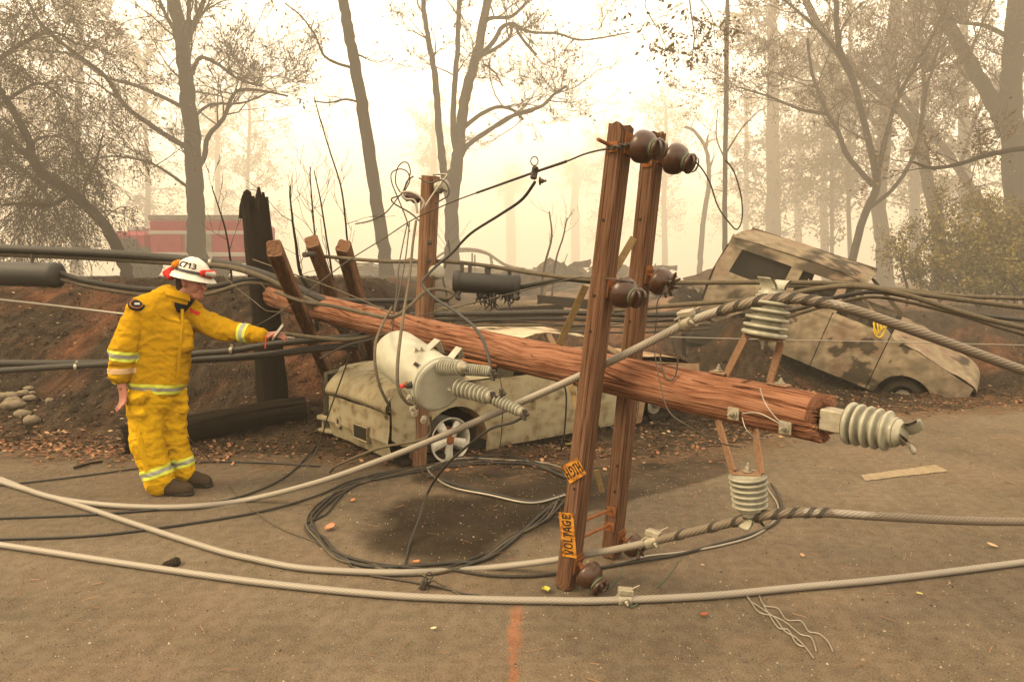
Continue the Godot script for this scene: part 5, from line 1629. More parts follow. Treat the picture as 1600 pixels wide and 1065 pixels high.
	mb3.box(xf * Transform3D(Basis(), Vector3(-0.6, 0.95, 0)), Vector3(0.1, 0.6, 1.6), 0.02)
	mb3.box(xf * Transform3D(Basis(), Vector3(-2.0, 0.62, 0.0)), Vector3(2.6, 0.55, 1.5), 0.02)
	obj(mb3, "floor_pan", M.soot, t)
	seated_wreck(xf, t, [-1.2, -2.0, -2.9], 1.6, 0.7)
	# rear axle hanging down
	mb3 = MB.new()
	mb3.tube(PackedVector3Array([P(1068, 520, 10.5), P(1069, 560, 10.6)]), 0.03, 8)
	mb3.box(frame(P(1120, 532, 10.9), Vector3(1, -0.15, 0.3)), Vector3(0.5, 1.1, 0.5), 0.18)
	obj(mb3, "fallen_bumper", M.soot, t)
	# yellow ribbon on the mirror
	var mb := MB.new()
	var c := P(1374, 510, 8.9)
	for k in 5:
		var s := k * 0.03 - 0.06
		mb.tube(smooth([c + Vector3(s, 0.12, 0), c + Vector3(s * 1.6 + 0.01, 0.02, 0.03), c + Vector3(s * 0.4, -0.1 + 0.02 * k, 0.02)], 5), 0.010, 6)
	var ring := PackedVector3Array()
	for i in 15: ring.append(c + Vector3(sin(TAU * i / 14) * 0.07, cos(TAU * i / 14) * 0.14, 0.01))
	mb.tube(ring, 0.012, 6)
	one(mb, "ribbon", M.yellow_ribbon, "bright yellow caution ribbon tied at the burnt van's windscreen pillar", "ribbon")

func far_wrecks() -> void:
	# skeleton of a car far behind the upright timber
	var base := T(735, 428)
	base = Vector3((735.0 - 800.0) / F * 21.0, 0, -21.0); base.y = land(base.x, base.z)
	var t := thing("car_shell", "rusty bare car shell in the haze behind the melted splice case", "car", base)
	var s := 1.0
	var top := [Vector2(-1.2, 0.75), Vector2(-0.7, 1.12), Vector2(-0.1, 1.22), Vector2(0.5, 1.12), Vector2(1.1, 0.75), Vector2(1.7, 0.62)]
	for z in [-0.7, 0.7]:
		var mb := MB.new()
		var pth := []
		for q in top: pth.append(base + Vector3(q.x, q.y, z))
		mb.tube(smooth(pth, 5), 0.04, 6)
		for x in [-0.55, 0.1, 0.7]: mb.tube(PackedVector3Array([base + Vector3(x, 0.6, z), base + Vector3(x * 0.85 + 0.02, 1.1, z)]), 0.03, 6)
		obj(mb, "roof_frame", M.grey_metal, t)
		mb = MB.new()
		var grid := []
		for j in 4:
			var r := PackedVector3Array()
			for i in 12: r.append(base + Vector3(lerpf(-2.0, 2.0, i / 11.0), lerpf(0.1, 0.68 - 0.04 * absf(i - 5.5) * 0.3, j / 3.0), z + fine.get_noise_2d(i * 30.0, j * 30.0) * 0.03))
			grid.append(r)
		mb.surf(grid)
		obj(mb, "body_side", M.grey_metal, t)
	var mbh := MB.new()
	mbh.box(Transform3D(Basis(), base + Vector3(1.6, 0.6, 0)), Vector3(0.9, 0.06, 1.4), 0.02)
	mbh.box(Transform3D(Basis(), base + Vector3(-1.7, 0.62, 0)), Vector3(0.6, 0.06, 1.4), 0.02)
	obj(mbh, "lid", M.grey_metal, t)
	# heaps of collapsed sheet metal
	var spots := [[800, 424, 19.0, 1.5, 0.75, "low heap of twisted grey sheet metal behind the melted splice case"], [850, 424, 22.0, 1.9, 1.05, "heap of collapsed roofing beyond the twiggy sapling"], [900, 420, 24.0, 2.2, 1.3, "peaked heap of collapsed roofing just behind the crossarms"], [1075, 430, 16.0, 1.8, 0.7, "flattened burnt structure with drooping sheet roof beside the van's tail"], [1110, 470, 13.0, 0.9, 0.4, "crumpled pale panels under the van's tail"], [980, 425, 25.0, 2.6, 0.9, "low grey ruin seen between the two crossarms"], [600, 430, 26.0, 2.6, 0.7, "flat grey ruin in the haze behind the slim tree"]]
	for q in spots:
		var c := Vector3((q[0] - 800.0) / F * q[2], 0, -q[2])
		c.y = land(c.x, c.z)
		t = thing("debris_heap", q[5], "debris heap", c)
		for k in 9:
			var mb := MB.new()
			var yaw := rng.randf_range(-0.8, 0.8); var lean := rng.randf_range(-0.7, 0.7)
			var w: float = q[3] * rng.randf_range(0.35, 0.8); var h: float = rng.randf_range(0.3, 0.9)
			var at: Vector3 = c + Vector3(rng.randf_range(-0.5, 0.5) * q[3], q[4] * rng.randf_range(0.15, 0.75) * (1.0 if k > 3 else 0.5), rng.randf_range(-0.4, 0.4))
			var bs := Basis.from_euler(Vector3(rng.randf_range(0.5, 1.3), yaw, lean))
			var grid := []
			for j in 5:
				var r := PackedVector3Array()
				for i in 9:
					var u := i / 8.0 - 0.5; var v := j / 4.0 - 0.5
					r.append(at + bs * Vector3(u * w, v * h, fine.get_noise_3d(u * 60.0, v * 60.0, k * 20.0) * 0.16 + absf(u) * 0.2))
				grid.append(r)
			mb.surf(grid)
			obj(mb, "panel", [M.grey_metal, M.car_rust, M.grey_wood][k % 3], t)
		for k in 5:
			var mb := MB.new()
			var a := c + Vector3(rng.randf_range(-0.6, 0.6) * q[3], 0.05, rng.randf_range(-0.3, 0.5))
			var b := a + Vector3(rng.randf_range(-1, 1) * q[3] * 0.6, q[4] * rng.randf_range(0.2, 0.9), rng.randf_range(-0.4, 0.4))
			beam(mb, a, b, Vector3(0, 0.04, 0), Vector3(0, 0, 0.03), 0.002)
			obj(mb, "beam", M.charred, t)

func fire_engine() -> void:
	var d := 19.0
	var c := P(300, 420, d)
	var gy := land(c.x, c.z)
	var t := thing("fire_engine", "red fire engine parked in the smoke behind the bare tree", "fire engine", Vector3(c.x, gy, c.z))
	var L0 := P(190, 400, d).x; var R0 := P(386, 400, d).x
	var x0 := P(232, 400, d).x
	var y_top := P(300, 343, d).y
	var mb := MB.new()
	mb.box(Transform3D(Basis(), Vector3((x0 + R0) / 2, (y_top + gy + 0.5) / 2, c.z - 1.2)), Vector3(R0 - x0, y_top - gy - 0.5, 2.3), 0.06)
	var body := obj(mb, "body", M.truck_red, t)
	mb = MB.new()
	mb.box(Transform3D(Basis(), Vector3((L0 + x0) / 2 - 0.2, (y_top - 0.3 + gy + 0.5) / 2, c.z - 1.2)), Vector3(x0 - L0 + 0.3, y_top - 0.3 - gy - 0.5, 2.2), 0.12)
	var cab := obj(mb, "cab", M.truck_red, t)
	mb = MB.new()
	mb.box(Transform3D(Basis(), Vector3((L0 + x0) / 2 - 0.2, y_top - 0.75, c.z - 0.05)), Vector3((x0 - L0) * 0.6, 0.5, 0.08), 0.03)
	obj(mb, "window", M.glass_dark, cab)
	for q in [[y_top + 0.06, 0.14, M.grey_metal, "roof_rack"], [y_top - 0.35, 0.10, M.truck_white, "stripe"], [y_top - 0.95, 0.12, M.truck_white, "stripe"]]:
		mb = MB.new()
		mb.box(Transform3D(Basis(), Vector3((x0 + R0) / 2, q[0], c.z - 0.04)), Vector3((R0 - x0) * 0.98, q[1], 0.05), 0.01)
		obj(mb, q[3], q[2], body)
	for k in 3:
		mb = MB.new()
		var w := (R0 - x0) / 3.3
		mb.box(Transform3D(Basis(), Vector3(x0 + w * (k + 0.65), (y_top + gy) / 2 + 0.15, c.z - 0.04)), Vector3(w * 0.9, 0.55, 0.03), 0.01)
		obj(mb, "locker_door", M.grey_metal if k == 1 else M.truck_red, body)
	mb = MB.new()
	mb.box(Transform3D(Basis(), Vector3((L0 + x0) / 2 - 0.2, y_top - 0.22, c.z - 1.0)), Vector3(0.5, 0.16, 1.2), 0.04)
	obj(mb, "light_bar", M.truck_white, cab)
	for x in [L0 + 0.5, R0 - 1.0]:
		mb = MB.new()
		mb.lathe(frame(Vector3(x, gy + 0.45, c.z - 0.2), Vector3(0, 0, 1)), [Vector2(0.001, 0.15), Vector2(0.25, 0.15), Vector2(0.28, 0.1), Vector2(0.46, 0.14), Vector2(0.48, 0.0), Vector2(0.46, -0.14)], 24)
		obj(mb, "wheel", M.rubber, t)

# smooth union of tapered capsules meshed as surface nets; bones: [a, b, ra, rb]
func flesh(mb: MB, bones: Array, cell: float, k: float, fold := 0.0, floor_y := -1e9, fx := 130.0, fy := 260.0) -> void:
	var lo := Vector3.INF; var hi := -Vector3.INF
	for q in bones:
		for e in 2:
			var r: float = q[2 + e] + 0.03
			lo = lo.min(q[e] - Vector3(r, r, r)); hi = hi.max(q[e] + Vector3(r, r, r))
	lo -= Vector3.ONE * cell * 2.0
	var nx := int((hi.x - lo.x) / cell) + 4; var ny := int((hi.y - lo.y) / cell) + 4; var nz := int((hi.z - lo.z) / cell) + 4
	var f := PackedFloat32Array(); f.resize(nx * ny * nz); f.fill(1.0)
	for q in bones:
		var a: Vector3 = q[0]; var b: Vector3 = q[1]; var ra: float = q[2]; var rb: float = q[3]
		var ab := b - a
		var ll := maxf(ab.length_squared(), 1e-9)
		var m := maxf(ra, rb) + k + cell * 3.0
		var l := ((a.min(b) - Vector3(m, m, m) - lo) / cell).floor(); var h := ((a.max(b) + Vector3(m, m, m) - lo) / cell).ceil()
		for z in range(maxi(0, int(l.z)), mini(nz, int(h.z) + 1)):
			for y in range(maxi(0, int(l.y)), mini(ny, int(h.y) + 1)):
				var base := (z * ny + y) * nx
				for x in range(maxi(0, int(l.x)), mini(nx, int(h.x) + 1)):
					var p := lo + Vector3(x, y, z) * cell
					var t := clampf((p - a).dot(ab) / ll, 0.0, 1.0)
					var d := (p - a - ab * t).length() - (ra + (rb - ra) * t)
					var o := f[base + x]
					var s := maxf(k - absf(o - d), 0.0) / k
					f[base + x] = minf(o, d) - s * s * k * 0.25
	if fold > 0.0:
		for z in nz:
			for y in ny:
				var base := (z * ny + y) * nx
				for x in nx:
					var o := f[base + x]
					if absf(o) < 0.05:
						var p := lo + Vector3(x, y, z) * cell
						var n1 := fine.get_noise_3d(p.x * fx, p.y * fy, p.z * fx)
						var n2 := fine.get_noise_3d(p.x * fx * 2.1 + p.y * 190.0, p.y * fx * 0.8 - p.x * 60.0, p.z * fx)
						f[base + x] = o + fold * (absf(n1) * 2.2 - 0.5) + fold * 0.6 * (absf(n2) * 2.0 - 0.4)
	var id := PackedInt32Array(); id.resize(nx * ny * nz); id.fill(-1)
	var sy := nx; var sz := nx * ny
	var off := [0, 1, sy, sy + 1, sz, sz + 1, sz + sy, sz + sy + 1]
	var cells := PackedInt32Array()
	for z in nz - 1:
		for y in ny - 1:
			var base := (z * ny + y) * nx
			for x in nx - 1:
				var i := base + x
				if f[i] > cell * 2.5: continue
				var c := 0
				for o in off:
					if f[i + o] < 0.0: c += 1
				if c == 0 or c == 8: continue
				var sum := Vector3.ZERO
				var n := 0
				for e in [[0, 1], [2, 3], [4, 5], [6, 7], [0, 2], [1, 3], [4, 6], [5, 7], [0, 4], [1, 5], [2, 6], [3, 7]]:
					var fa := f[i + off[e[0]]]; var fb := f[i + off[e[1]]]
					if (fa < 0.0) != (fb < 0.0):
						var t := fa / (fa - fb)
						var pa := Vector3(e[0] & 1, (e[0] >> 1) & 1, e[0] >> 2); var pb := Vector3(e[1] & 1, (e[1] >> 1) & 1, e[1] >> 2)
						sum += pa.lerp(pb, t); n += 1
				var p := lo + (Vector3(x, y, z) + sum / n) * cell
				var g := Vector3(f[i + 1] + f[i + 1 + sy] + f[i + 1 + sz] + f[i + 1 + sy + sz] - f[i] - f[i + sy] - f[i + sz] - f[i + sy + sz], f[i + sy] + f[i + sy + 1] + f[i + sy + sz] + f[i + sy + sz + 1] - f[i] - f[i + 1] - f[i + sz] - f[i + sz + 1], f[i + sz] + f[i + sz + 1] + f[i + sz + sy] + f[i + sz + sy + 1] - f[i] - f[i + 1] - f[i + sy] - f[i + sy + 1])
				if p.y < floor_y: p.y = floor_y
				id[i] = mb.vert(p, g.normalized(), Vector2(p.x, p.y))
				cells.append(i)
	for i in cells:
		# edges along x, y, z at the low corner of this cell
		for ax in 3:
			var st: int = [1, sy, sz][ax]
			var s1: int = [sy, sz, 1][ax]; var s2: int = [sz, 1, sy][ax]
			if i - s1 - s2 < 0 or i + st >= f.size(): continue
			var ina := f[i] < 0.0; var inb := f[i + st] < 0.0
			if ina == inb: continue
			var q0 := id[i]; var q1 := id[i - s1]; var q2 := id[i - s1 - s2]; var q3 := id[i - s2]
			if q0 < 0 or q1 < 0 or q2 < 0 or q3 < 0: continue
			if ina:
				mb.tri(q0, q1, q2); mb.tri(q0, q2, q3)
			else:
				mb.tri(q0, q2, q1); mb.tri(q0, q3, q2)
# the part of a mesh between two planes, lifted off the surface: a band of tape
func tape(src: MB, n: Vector3, lo: float, hi: float, near: Vector3, reach: float, lift: float) -> MB:
	var out := MB.new()
	for k in range(0, src.ix.size(), 3):
		var poly := []
		var c := (src.v[src.ix[k]] + src.v[src.ix[k + 1]] + src.v[src.ix[k + 2]]) / 3.0
		if c.distance_to(near) > reach: continue
		for j in 3: poly.append([src.v[src.ix[k + j]], src.n[src.ix[k + j]]])
		for side in 2:
			var res := []
			for j in poly.size():
				var a = poly[j]; var b = poly[(j + 1) % poly.size()]
				var da: float = n.dot(a[0]) - lo if side == 0 else hi - n.dot(a[0])
				var db: float = n.dot(b[0]) - lo if side == 0 else hi - n.dot(b[0])
				if da >= 0: res.append(a)
				if (da >= 0) != (db >= 0):
					var t := da / (da - db)
					res.append([a[0].lerp(b[0], t), a[1].lerp(b[1], t)])
			poly = res
			if poly.size() < 3: break
		if poly.size() < 3: continue
		var s := out.v.size()
		for q in poly: out.vert(q[0] + q[1].normalized() * lift, q[1].normalized(), Vector2.ZERO)
		for j in range(1, poly.size() - 1):
			out.ix.append(s); out.ix.append(s + j); out.ix.append(s + j + 1)
	return out
func band(parent: Node3D, src: MB, centre: Vector3, n: Vector3, width: float, reach: float) -> void:
	n = n.normalized()
	var m := n.dot(centre)
	obj(tape(src, n, m - width * 0.5, m + width * 0.5, centre, reach, 0.0035), "reflective_tape", M.lime_tape, parent)
	obj(tape(src, n, m - width * 0.19, m + width * 0.19, centre, reach, 0.005), "silver_strip", M.silver_tape, parent.get_child(parent.get_child_count() - 1))
func hand_bones(w: Vector3, along: Vector3, palm: Vector3, curl: float, thumb_side: float, s := 1.0, spread := 0.0) -> Array:
	along = along.normalized()
	palm = (palm - along * palm.dot(along)).normalized()
	var lat := along.cross(palm).normalized() * thumb_side      # towards the thumb
	var out := []
	out.append([w - along * 0.04, w + along * 0.015, 0.026 * s, 0.028 * s])
	var ln := [0.042, 0.047, 0.043, 0.034]
	for k in 4:
		var o := w + lat * (0.028 - 0.019 * k) * s
		var kn := o + along * (0.085 - 0.004 * absf(k - 1.0)) * s + lat * spread * (1.5 - k)
		out.append([w + lat * (0.018 - 0.012 * k) * s + along * 0.01, kn, 0.015 * s, 0.011 * s])
		var d := along
		var p := kn
		for j in 3:
			d = d.rotated(lat.normalized(), -curl * (0.7 if j == 0 else 1.0) * thumb_side * (1.0 if true else 0.0))
			var q: Vector3 = p + d * ln[k] * [1.0, 0.62, 0.5][j] * s
			out.append([p, q, [0.0100, 0.0090, 0.0082][j] * s, [0.0090, 0.0082, 0.0068][j] * s])
			p = q
	var t0 := w + lat * 0.022 * s + along * 0.02
	var t1 := t0 + (lat * 0.75 + along * 0.55 + palm * 0.35).normalized() * 0.042 * s
	var t2 := t1 + (lat * 0.25 + along * 0.8 + palm * 0.5).normalized() * 0.034 * s
	var t3 := t2 + (lat * -0.1 + along * 0.85 + palm * 0.45).normalized() * 0.027 * s
	out.append([t0, t1, 0.0145 * s, 0.0115 * s]); out.append([t1, t2, 0.0112 * s, 0.0098 * s]); out.append([t2, t3, 0.0098 * s, 0.0075 * s])
	return out

func firefighter() -> void:
	var B := func(ax, ay, ad, ra, bx, by, bd, rb): return [P(ax, ay, ad), P(bx, by, bd), ra, rb]
	var foot := G(272, 772)
	var t := thing("person", "firefighter in yellow jacket and trousers and white helmet holding out a phone", "person", Vector3(foot.x, 0, foot.z))
	# ---- jacket
	var jb := [
		B.call(232, 492, 5.14, 0.115, 226, 590, 5.13, 0.125), B.call(258, 484, 5.22, 0.125, 250, 600, 5.2, 0.14), B.call(272, 515, 5.2, 0.105, 271, 588, 5.2, 0.112),
		B.call(226, 500, 5.26, 0.11, 224, 592, 5.26, 0.125), B.call(288, 500, 5.33, 0.09, 268, 592, 5.32, 0.115), B.call(248, 600, 5.22, 0.15, 248, 609, 5.22, 0.15),
		B.call(222, 480, 5.12, 0.085, 262, 464, 5.22, 0.08), B.call(262, 464, 5.22, 0.08, 300, 484, 5.32, 0.08),
		B.call(272, 474, 5.22, 0.075, 281, 462, 5.22, 0.066),
		B.call(286, 508, 5.16, 0.055, 292, 540, 5.16, 0.052)]
	var near_arm := [B.call(216, 486, 5.10, 0.088, 193, 545, 5.0, 0.092), B.call(193, 545, 5.0, 0.09, 187, 584, 5.0, 0.078)]
	var far_arm := [B.call(298, 494, 5.32, 0.095, 350, 516, 5.3, 0.088), B.call(350, 516, 5.3, 0.084, 409, 524, 5.25, 0.056)]
	var jm := MB.new()
	flesh(jm, jb, 0.0095, 0.05, 0.010, -1e9, 85.0, 150.0)
	flesh(jm, near_arm, 0.0095, 0.03, 0.010, -1e9, 90.0, 190.0)
	flesh(jm, far_arm, 0.0095, 0.03, 0.012, -1e9, 150.0, 110.0)
	# ---- trousers
	var tb := [
		B.call(246, 606, 5.2, 0.14, 246, 620, 5.2, 0.145), B.call(226, 620, 5.13, 0.125, 229, 690, 5.1, 0.112), B.call(229, 690, 5.1, 0.11, 249, 752, 5.12, 0.108),
		B.call(264, 618, 5.28, 0.115, 272, 688, 5.3, 0.096), B.call(272, 688, 5.3, 0.095, 288, 738, 5.32, 0.086),
		B.call(205, 624, 5.04, 0.03, 222, 620, 5.0, 0.035), B.call(207, 646, 5.04, 0.035, 222, 646, 5.0, 0.035), B.call(284, 612, 5.25, 0.04, 288, 640, 5.25, 0.03)]
	var tm := MB.new()
	flesh(tm, tb, 0.0095, 0.035, 0.0115, -1e9, 90.0, 150.0)
	# ---- body under it: skin where it shows
	var fd := Vector3(0.93, -0.16, 0.22).normalized()      # where the face looks
	var up := (Vector3(0.12, 1, 0) - fd * fd.dot(Vector3(0.12, 1, 0))).normalized()
	var sd := fd.cross(up).normalized()
	var hc := P(301, 440, 5.22)
	var bm := MB.new()
	var inner := []
	for q in jb.slice(0, 9) + near_arm + tb.slice(0, 2): inner.append([q[0], q[1], q[2] * 0.72, q[3] * 0.72])
	inner.append(B.call(298, 492, 5.32, 0.06, 350, 516, 5.3, 0.05)); inner.append(B.call(350, 516, 5.3, 0.05, 416, 524, 5.25, 0.03))
	inner.append([P(229, 690, 5.1), P(252, 754, 5.12), 0.07, 0.05]); inner.append([P(264, 618, 5.28), P(272, 688, 5.3), 0.08, 0.065]); inner.append([P(272, 688, 5.3), P(289, 742, 5.33), 0.065, 0.045])
	inner.append([P(278, 478, 5.22), P(293, 452, 5.22), 0.066, 0.06])
	flesh(bm, inner, 0.018, 0.04)
	var head := [
		[hc - fd * 0.022 + up * 0.02, hc + fd * 0.012 + up * 0.022, 0.088, 0.082],
		[hc + fd * 0.03 - up * 0.03, hc + fd * 0.048 - up * 0.085, 0.062, 0.036],
		[hc + fd * 0.0 - up * 0.05, hc + fd * 0.04 - up * 0.095, 0.06, 0.035],
		[hc + fd * 0.082 + up * 0.005, hc + fd * 0.112 - up * 0.032, 0.012, 0.0165],
		[hc + fd * 0.085 + up * 0.018 - sd * 0.03, hc + fd * 0.085 + up * 0.018 + sd * 0.03, 0.014, 0.014],
		[hc + fd * 0.086 - up * 0.060 - sd * 0.018, hc + fd * 0.086 - up * 0.060 + sd * 0.018, 0.010, 0.010],
		[hc + fd * 0.082 - up * 0.074 - sd * 0.014, hc + fd * 0.082 - up * 0.074 + sd * 0.014, 0.010, 0.010],
		[hc + fd * 0.074 - up * 0.100, hc + fd * 0.070 - up * 0.104, 0.022, 0.022],
		[hc + fd * 0.06 - up * 0.035 - sd * 0.036, hc + fd * 0.045 - up * 0.05 - sd * 0.036, 0.024, 0.022],
		[hc + fd * 0.06 - up * 0.035 + sd * 0.036, hc + fd * 0.045 - up * 0.05 + sd * 0.036, 0.024, 0.022],
		[P(284, 468, 5.22), hc - fd * 0.02 - up * 0.05, 0.066, 0.062]]
	for s in [-1.0, 1.0]: head.append([hc - fd * 0.012 + sd * 0.082 * s + up * 0.012, hc - fd * 0.006 + sd * 0.08 * s - up * 0.03, 0.018, 0.013])
	flesh(bm, head, 0.0055, 0.018)
	var hw := P(190, 600, 5.0)
	var hang := hand_bones(hw, Vector3(0.12, -1, 0.05), Vector3(0.5, 0.05, -0.85), 0.38, -1.0, 1.15)
	flesh(bm, hang, 0.0045, 0.006)
	var pw := P(416, 524, 5.25)
	var hold := hand_bones(pw, Vector3(1, 0.12, 0.12), Vector3(-0.1, 0.8, 0.45), 0.5, 1.0, 1.0)
	flesh(bm, hold, 0.0045, 0.006)
	var body := obj(bm, "body", M.skin, t)
	var jacket := obj(jm, "jacket", M.yellow_cloth, t)
	var trousers := obj(tm, "trousers", M.yellow_trousers, t)
	# bands of tape
	band(jacket, jm, P(190, 553, 5.02), (P(192, 545, 5.02) - P(186, 590, 5.02)), 0.075, 0.13)
	band(jacket, jm, P(248, 602, 5.22), Vector3(0.10, 1, 0), 0.075, 0.34)
	band(jacket, jm, P(382, 521, 5.27), P(350, 516, 5.3) - P(411, 524, 5.25), 0.07, 0.12)
	band(trousers, tm, P(246, 735, 5.12), Vector3(-0.28, 1, 0), 0.075, 0.145)
	band(trousers, tm, P(282, 722, 5.31), Vector3(-0.2, 1, 0), 0.07, 0.12)
	obj(tape(jm, Vector3.UP, P(187, 582, 5.02).y, P(187, 574, 5.02).y, P(187, 578, 5.02), 0.13, 0.004), "cuff_strap", M.tan_tape, jacket)
	# pockets, placket and collar
	var on := func(src: MB, px: float, py: float) -> Array:     # where the sight line meets a garment
		var r := ray(px, py).normalized()
		var best := 1e9
		var res := [Vector3.ZERO, Vector3.BACK]
		for k in src.v.size():
			var w := src.v[k] - EYE
			var al := w.dot(r)
			if (w - r * al).length_squared() < 0.00016 and al < best:
				best = al
				res = [src.v[k], src.n[k]]
		return res
	var flap := func(src: MB, parent: Node3D, called: String, px: Array, m: Material, lift: float):
		var mb := MB.new()
		var rows := []
		for j in 5:
			var row := PackedVector3Array()
			for i in 7:
				var u := i / 6.0; var v := j / 4.0
				var a := Vector2(px[0][0], px[0][1]).lerp(Vector2(px[1][0], px[1][1]), u)
				var b := Vector2(px[3][0], px[3][1]).lerp(Vector2(px[2][0], px[2][1]), u)
				var c := a.lerp(b, v)
				var h = on.call(src, c.x, c.y)
				if h[0] == Vector3.ZERO: h = [P(c.x, c.y, 5.1), Vector3.BACK]
				row.append(h[0] + h[1] * lift * (0.6 + 0.4 * v))
			rows.append(row)
		mb.surf(rows, false, true)
		obj(mb, called, m, parent)
	flap.call(jm, jacket, "pocket_flap", [[247, 483], [279, 492], [279, 503], [249, 494]], M.yellow_cloth, 0.012)
	flap.call(jm, jacket, "placket", [[284, 478], [289, 479], [280, 590], [274, 589]], M.yellow_cloth, 0.014)
	flap.call(tm, trousers, "pocket_flap", [[198, 612], [228, 617], [224, 634], [200, 630]], M.yellow_trousers, 0.014)
	flap.call(tm, trousers, "side_seam", [[204, 660], [212, 658], [232, 735], [224, 738]], M.yellow_trousers, 0.006)
	flap.call(jm, jacket, "name_tape", [[298, 481], [312, 486], [311, 491], [297, 487]], M.red_cloth, 0.006)
	# round sleeve badge
	var h = on.call(jm, 211, 474)
	var bx := frame(h[0] + h[1] * 0.002, h[1])
	for q in [[0.056, 0.003, M.shirt, "badge"], [0.048, 0.006, M.rust, "badge_ring"], [0.036, 0.009, M.shirt, "badge_field"]]:
		var mb := MB.new()
		mb.lathe(bx, [Vector2(q[0], -0.01), Vector2(q[0], q[1]), Vector2(q[0] * 0.9, q[1] + 0.001), Vector2(0.001, q[1] + 0.002)], 22)
		obj(mb, q[3], q[2], jacket)
	var me := MB.new()
	me.box(Transform3D(bx.basis, bx * Vector3(0.004, 0.012, 0.006)), Vector3(0.034, 0.004, 0.022), 0.001)
	obj(me, "badge_emblem", M.silver_tape, jacket)
	# collar
	var cm := MB.new()
	var cb := P(279, 467, 5.22)
	var rows := []
	for q in [[0.090, -0.03], [0.090, 0.01], [0.086, 0.045], [0.090, 0.058], [0.099, 0.055], [0.108, 0.035], [0.115, 0.01]]:
		var row := PackedVector3Array()
		for i in 25:
			var g := lerpf(0.55, TAU - 0.55, i / 24.0)
			var tip := pow(absf(i / 12.0 - 1.0), 6.0)
			row.append(cb + Vector3(0.012, 0.012, 0) + Vector3(0.2, 1, 0) * (q[1] - tip * 0.012 * float(q[1] > 0.0)) + Vector3(cos(g) * q[0] * 1.05, -0.03 * cos(g), sin(g) * q[0]))
		rows.append(row)
	cm.surf(rows)
	obj(cm, "collar", M.yellow_cloth, jacket)
	# boots
	for q in [[254, 766, 5.13, 288, 770, 5.10], [288, 752, 5.34, 318, 757, 5.31]]:
		var a := P(q[0], q[1], q[2]); var b := P(q[3], q[4], q[5])
		var mb := MB.new()
		a.y = 0.065; b.y = 0.05
		flesh(mb, [[a, b, 0.062, 0.05], [a, a.lerp(b, 0.55), 0.064, 0.06], [a + Vector3(0, 0.02, 0), a + Vector3(-0.02, 0.16, 0), 0.06, 0.062], [b, b + (b - a).normalized() * 0.03, 0.044, 0.036]], 0.009, 0.03, 0.0, 0.012)
		var boot := obj(mb, "boot", M.boot, t)
		mb = MB.new()
		flesh(mb, [[a - Vector3(0, 0.04, 0), b - Vector3(0, 0.026, 0) + (b - a).normalized() * 0.03, 0.052, 0.046]], 0.01, 0.02, 0.0, 0.002)
		for k in mb.v.size(): mb.v[k].y = minf(mb.v[k].y, 0.026)
		obj(mb, "sole", M.rubber, boot)
	# helmet
	var hb := Basis(fd.rotated(sd, -0.05), up, sd).orthonormalized()
	var hx := Transform3D(hb, hc + up * 0.055 - fd * 0.012)
	var mb2 := MB.new()
	rows = []
	for j in 13:
		var g := PI / 2 * j / 12.0
		var row := PackedVector3Array()
		for i in 37:
			var a := TAU * (i % 36) / 36.0
			var ridge := 0.006 * exp(-pow(sin(a) * cos(g) * 9.0, 2.0))
			row.append(hx * Vector3(cos(a) * cos(g) * 0.138, sin(g) * 0.128 + ridge * sin(g), sin(a) * cos(g) * 0.115))
		rows.append(row)
	mb2.surf(rows, true, true)
	var helmet := obj(mb2, "helmet", M.helmet_white, t)
	helmet.set_meta("label", "white full-brim helmet with black number")
	mb2 = MB.new()
	rows = []
	for j in 6:
		var row := PackedVector3Array()
		for i in 37:
			var a := TAU * (i % 36) / 36.0
			var f := j / 5.0
			var ext := 0.052 if cos(a) > 0 else 0.04
			row.append(hx * Vector3(cos(a) * (0.136 + ext * f), 0.006 - 0.026 * f * f - 0.01 * f, sin(a) * (0.113 + 0.04 * f)))
		rows.append(row)
	for j in 3:
		var row := PackedVector3Array()
		for i in 37:
			var a := TAU * (i % 36) / 36.0
			var f := 1.0 - j / 2.0
			var ext := 0.052 if cos(a) > 0 else 0.04
			row.append(hx * Vector3(cos(a) * (0.136 + ext * f), 0.001 - 0.026 * f * f - 0.01 * f, sin(a) * (0.113 + 0.04 * f)))
		rows.append(row)
	mb2.surf(rows, true, false)
	obj(mb2, "brim", M.helmet_white, helmet)
	mb2 = MB.new()   # goggle strap
	rows = []
	for j in 2:
		var row := PackedVector3Array()
		for i in 37:
			var a := TAU * (i % 36) / 36.0
			var g := 0.10 + 0.17 * j
			row.append(hx * Vector3(cos(a) * cos(g) * 0.1415, sin(g) * 0.128 + 0.002, sin(a) * cos(g) * 0.1185))
		rows.append(row)
	mb2.surf(rows, true, true)
	obj(mb2, "goggle_strap", M.black_plastic, helmet)
	mb2 = MB.new()
	flesh(mb2, [[hx * Vector3(0.135, 0.035, -0.06), hx * Vector3(0.155, 0.035, 0.0), 0.026, 0.028], [hx * Vector3(0.155, 0.035, 0.0), hx * Vector3(0.135, 0.035, 0.06), 0.028, 0.026]], 0.006, 0.02)
	var gg := obj(mb2, "goggles", M.red_cloth, helmet)
	mb2 = MB.new()
	flesh(mb2, [[hx * Vector3(0.155, 0.035, -0.045), hx * Vector3(0.175, 0.035, 0.0), 0.017, 0.02], [hx * Vector3(0.175, 0.035, 0.0), hx * Vector3(0.152, 0.035, 0.052), 0.02, 0.018]], 0.005, 0.02)
	obj(mb2, "goggle_lens", M.lens, gg)
	# number on the dome, one glyph at a time
	var fnt := SystemFont.new(); fnt.font_names = PackedStringArray(["Droid Sans"]); fnt.font_weight = 700
	var word := "C713"
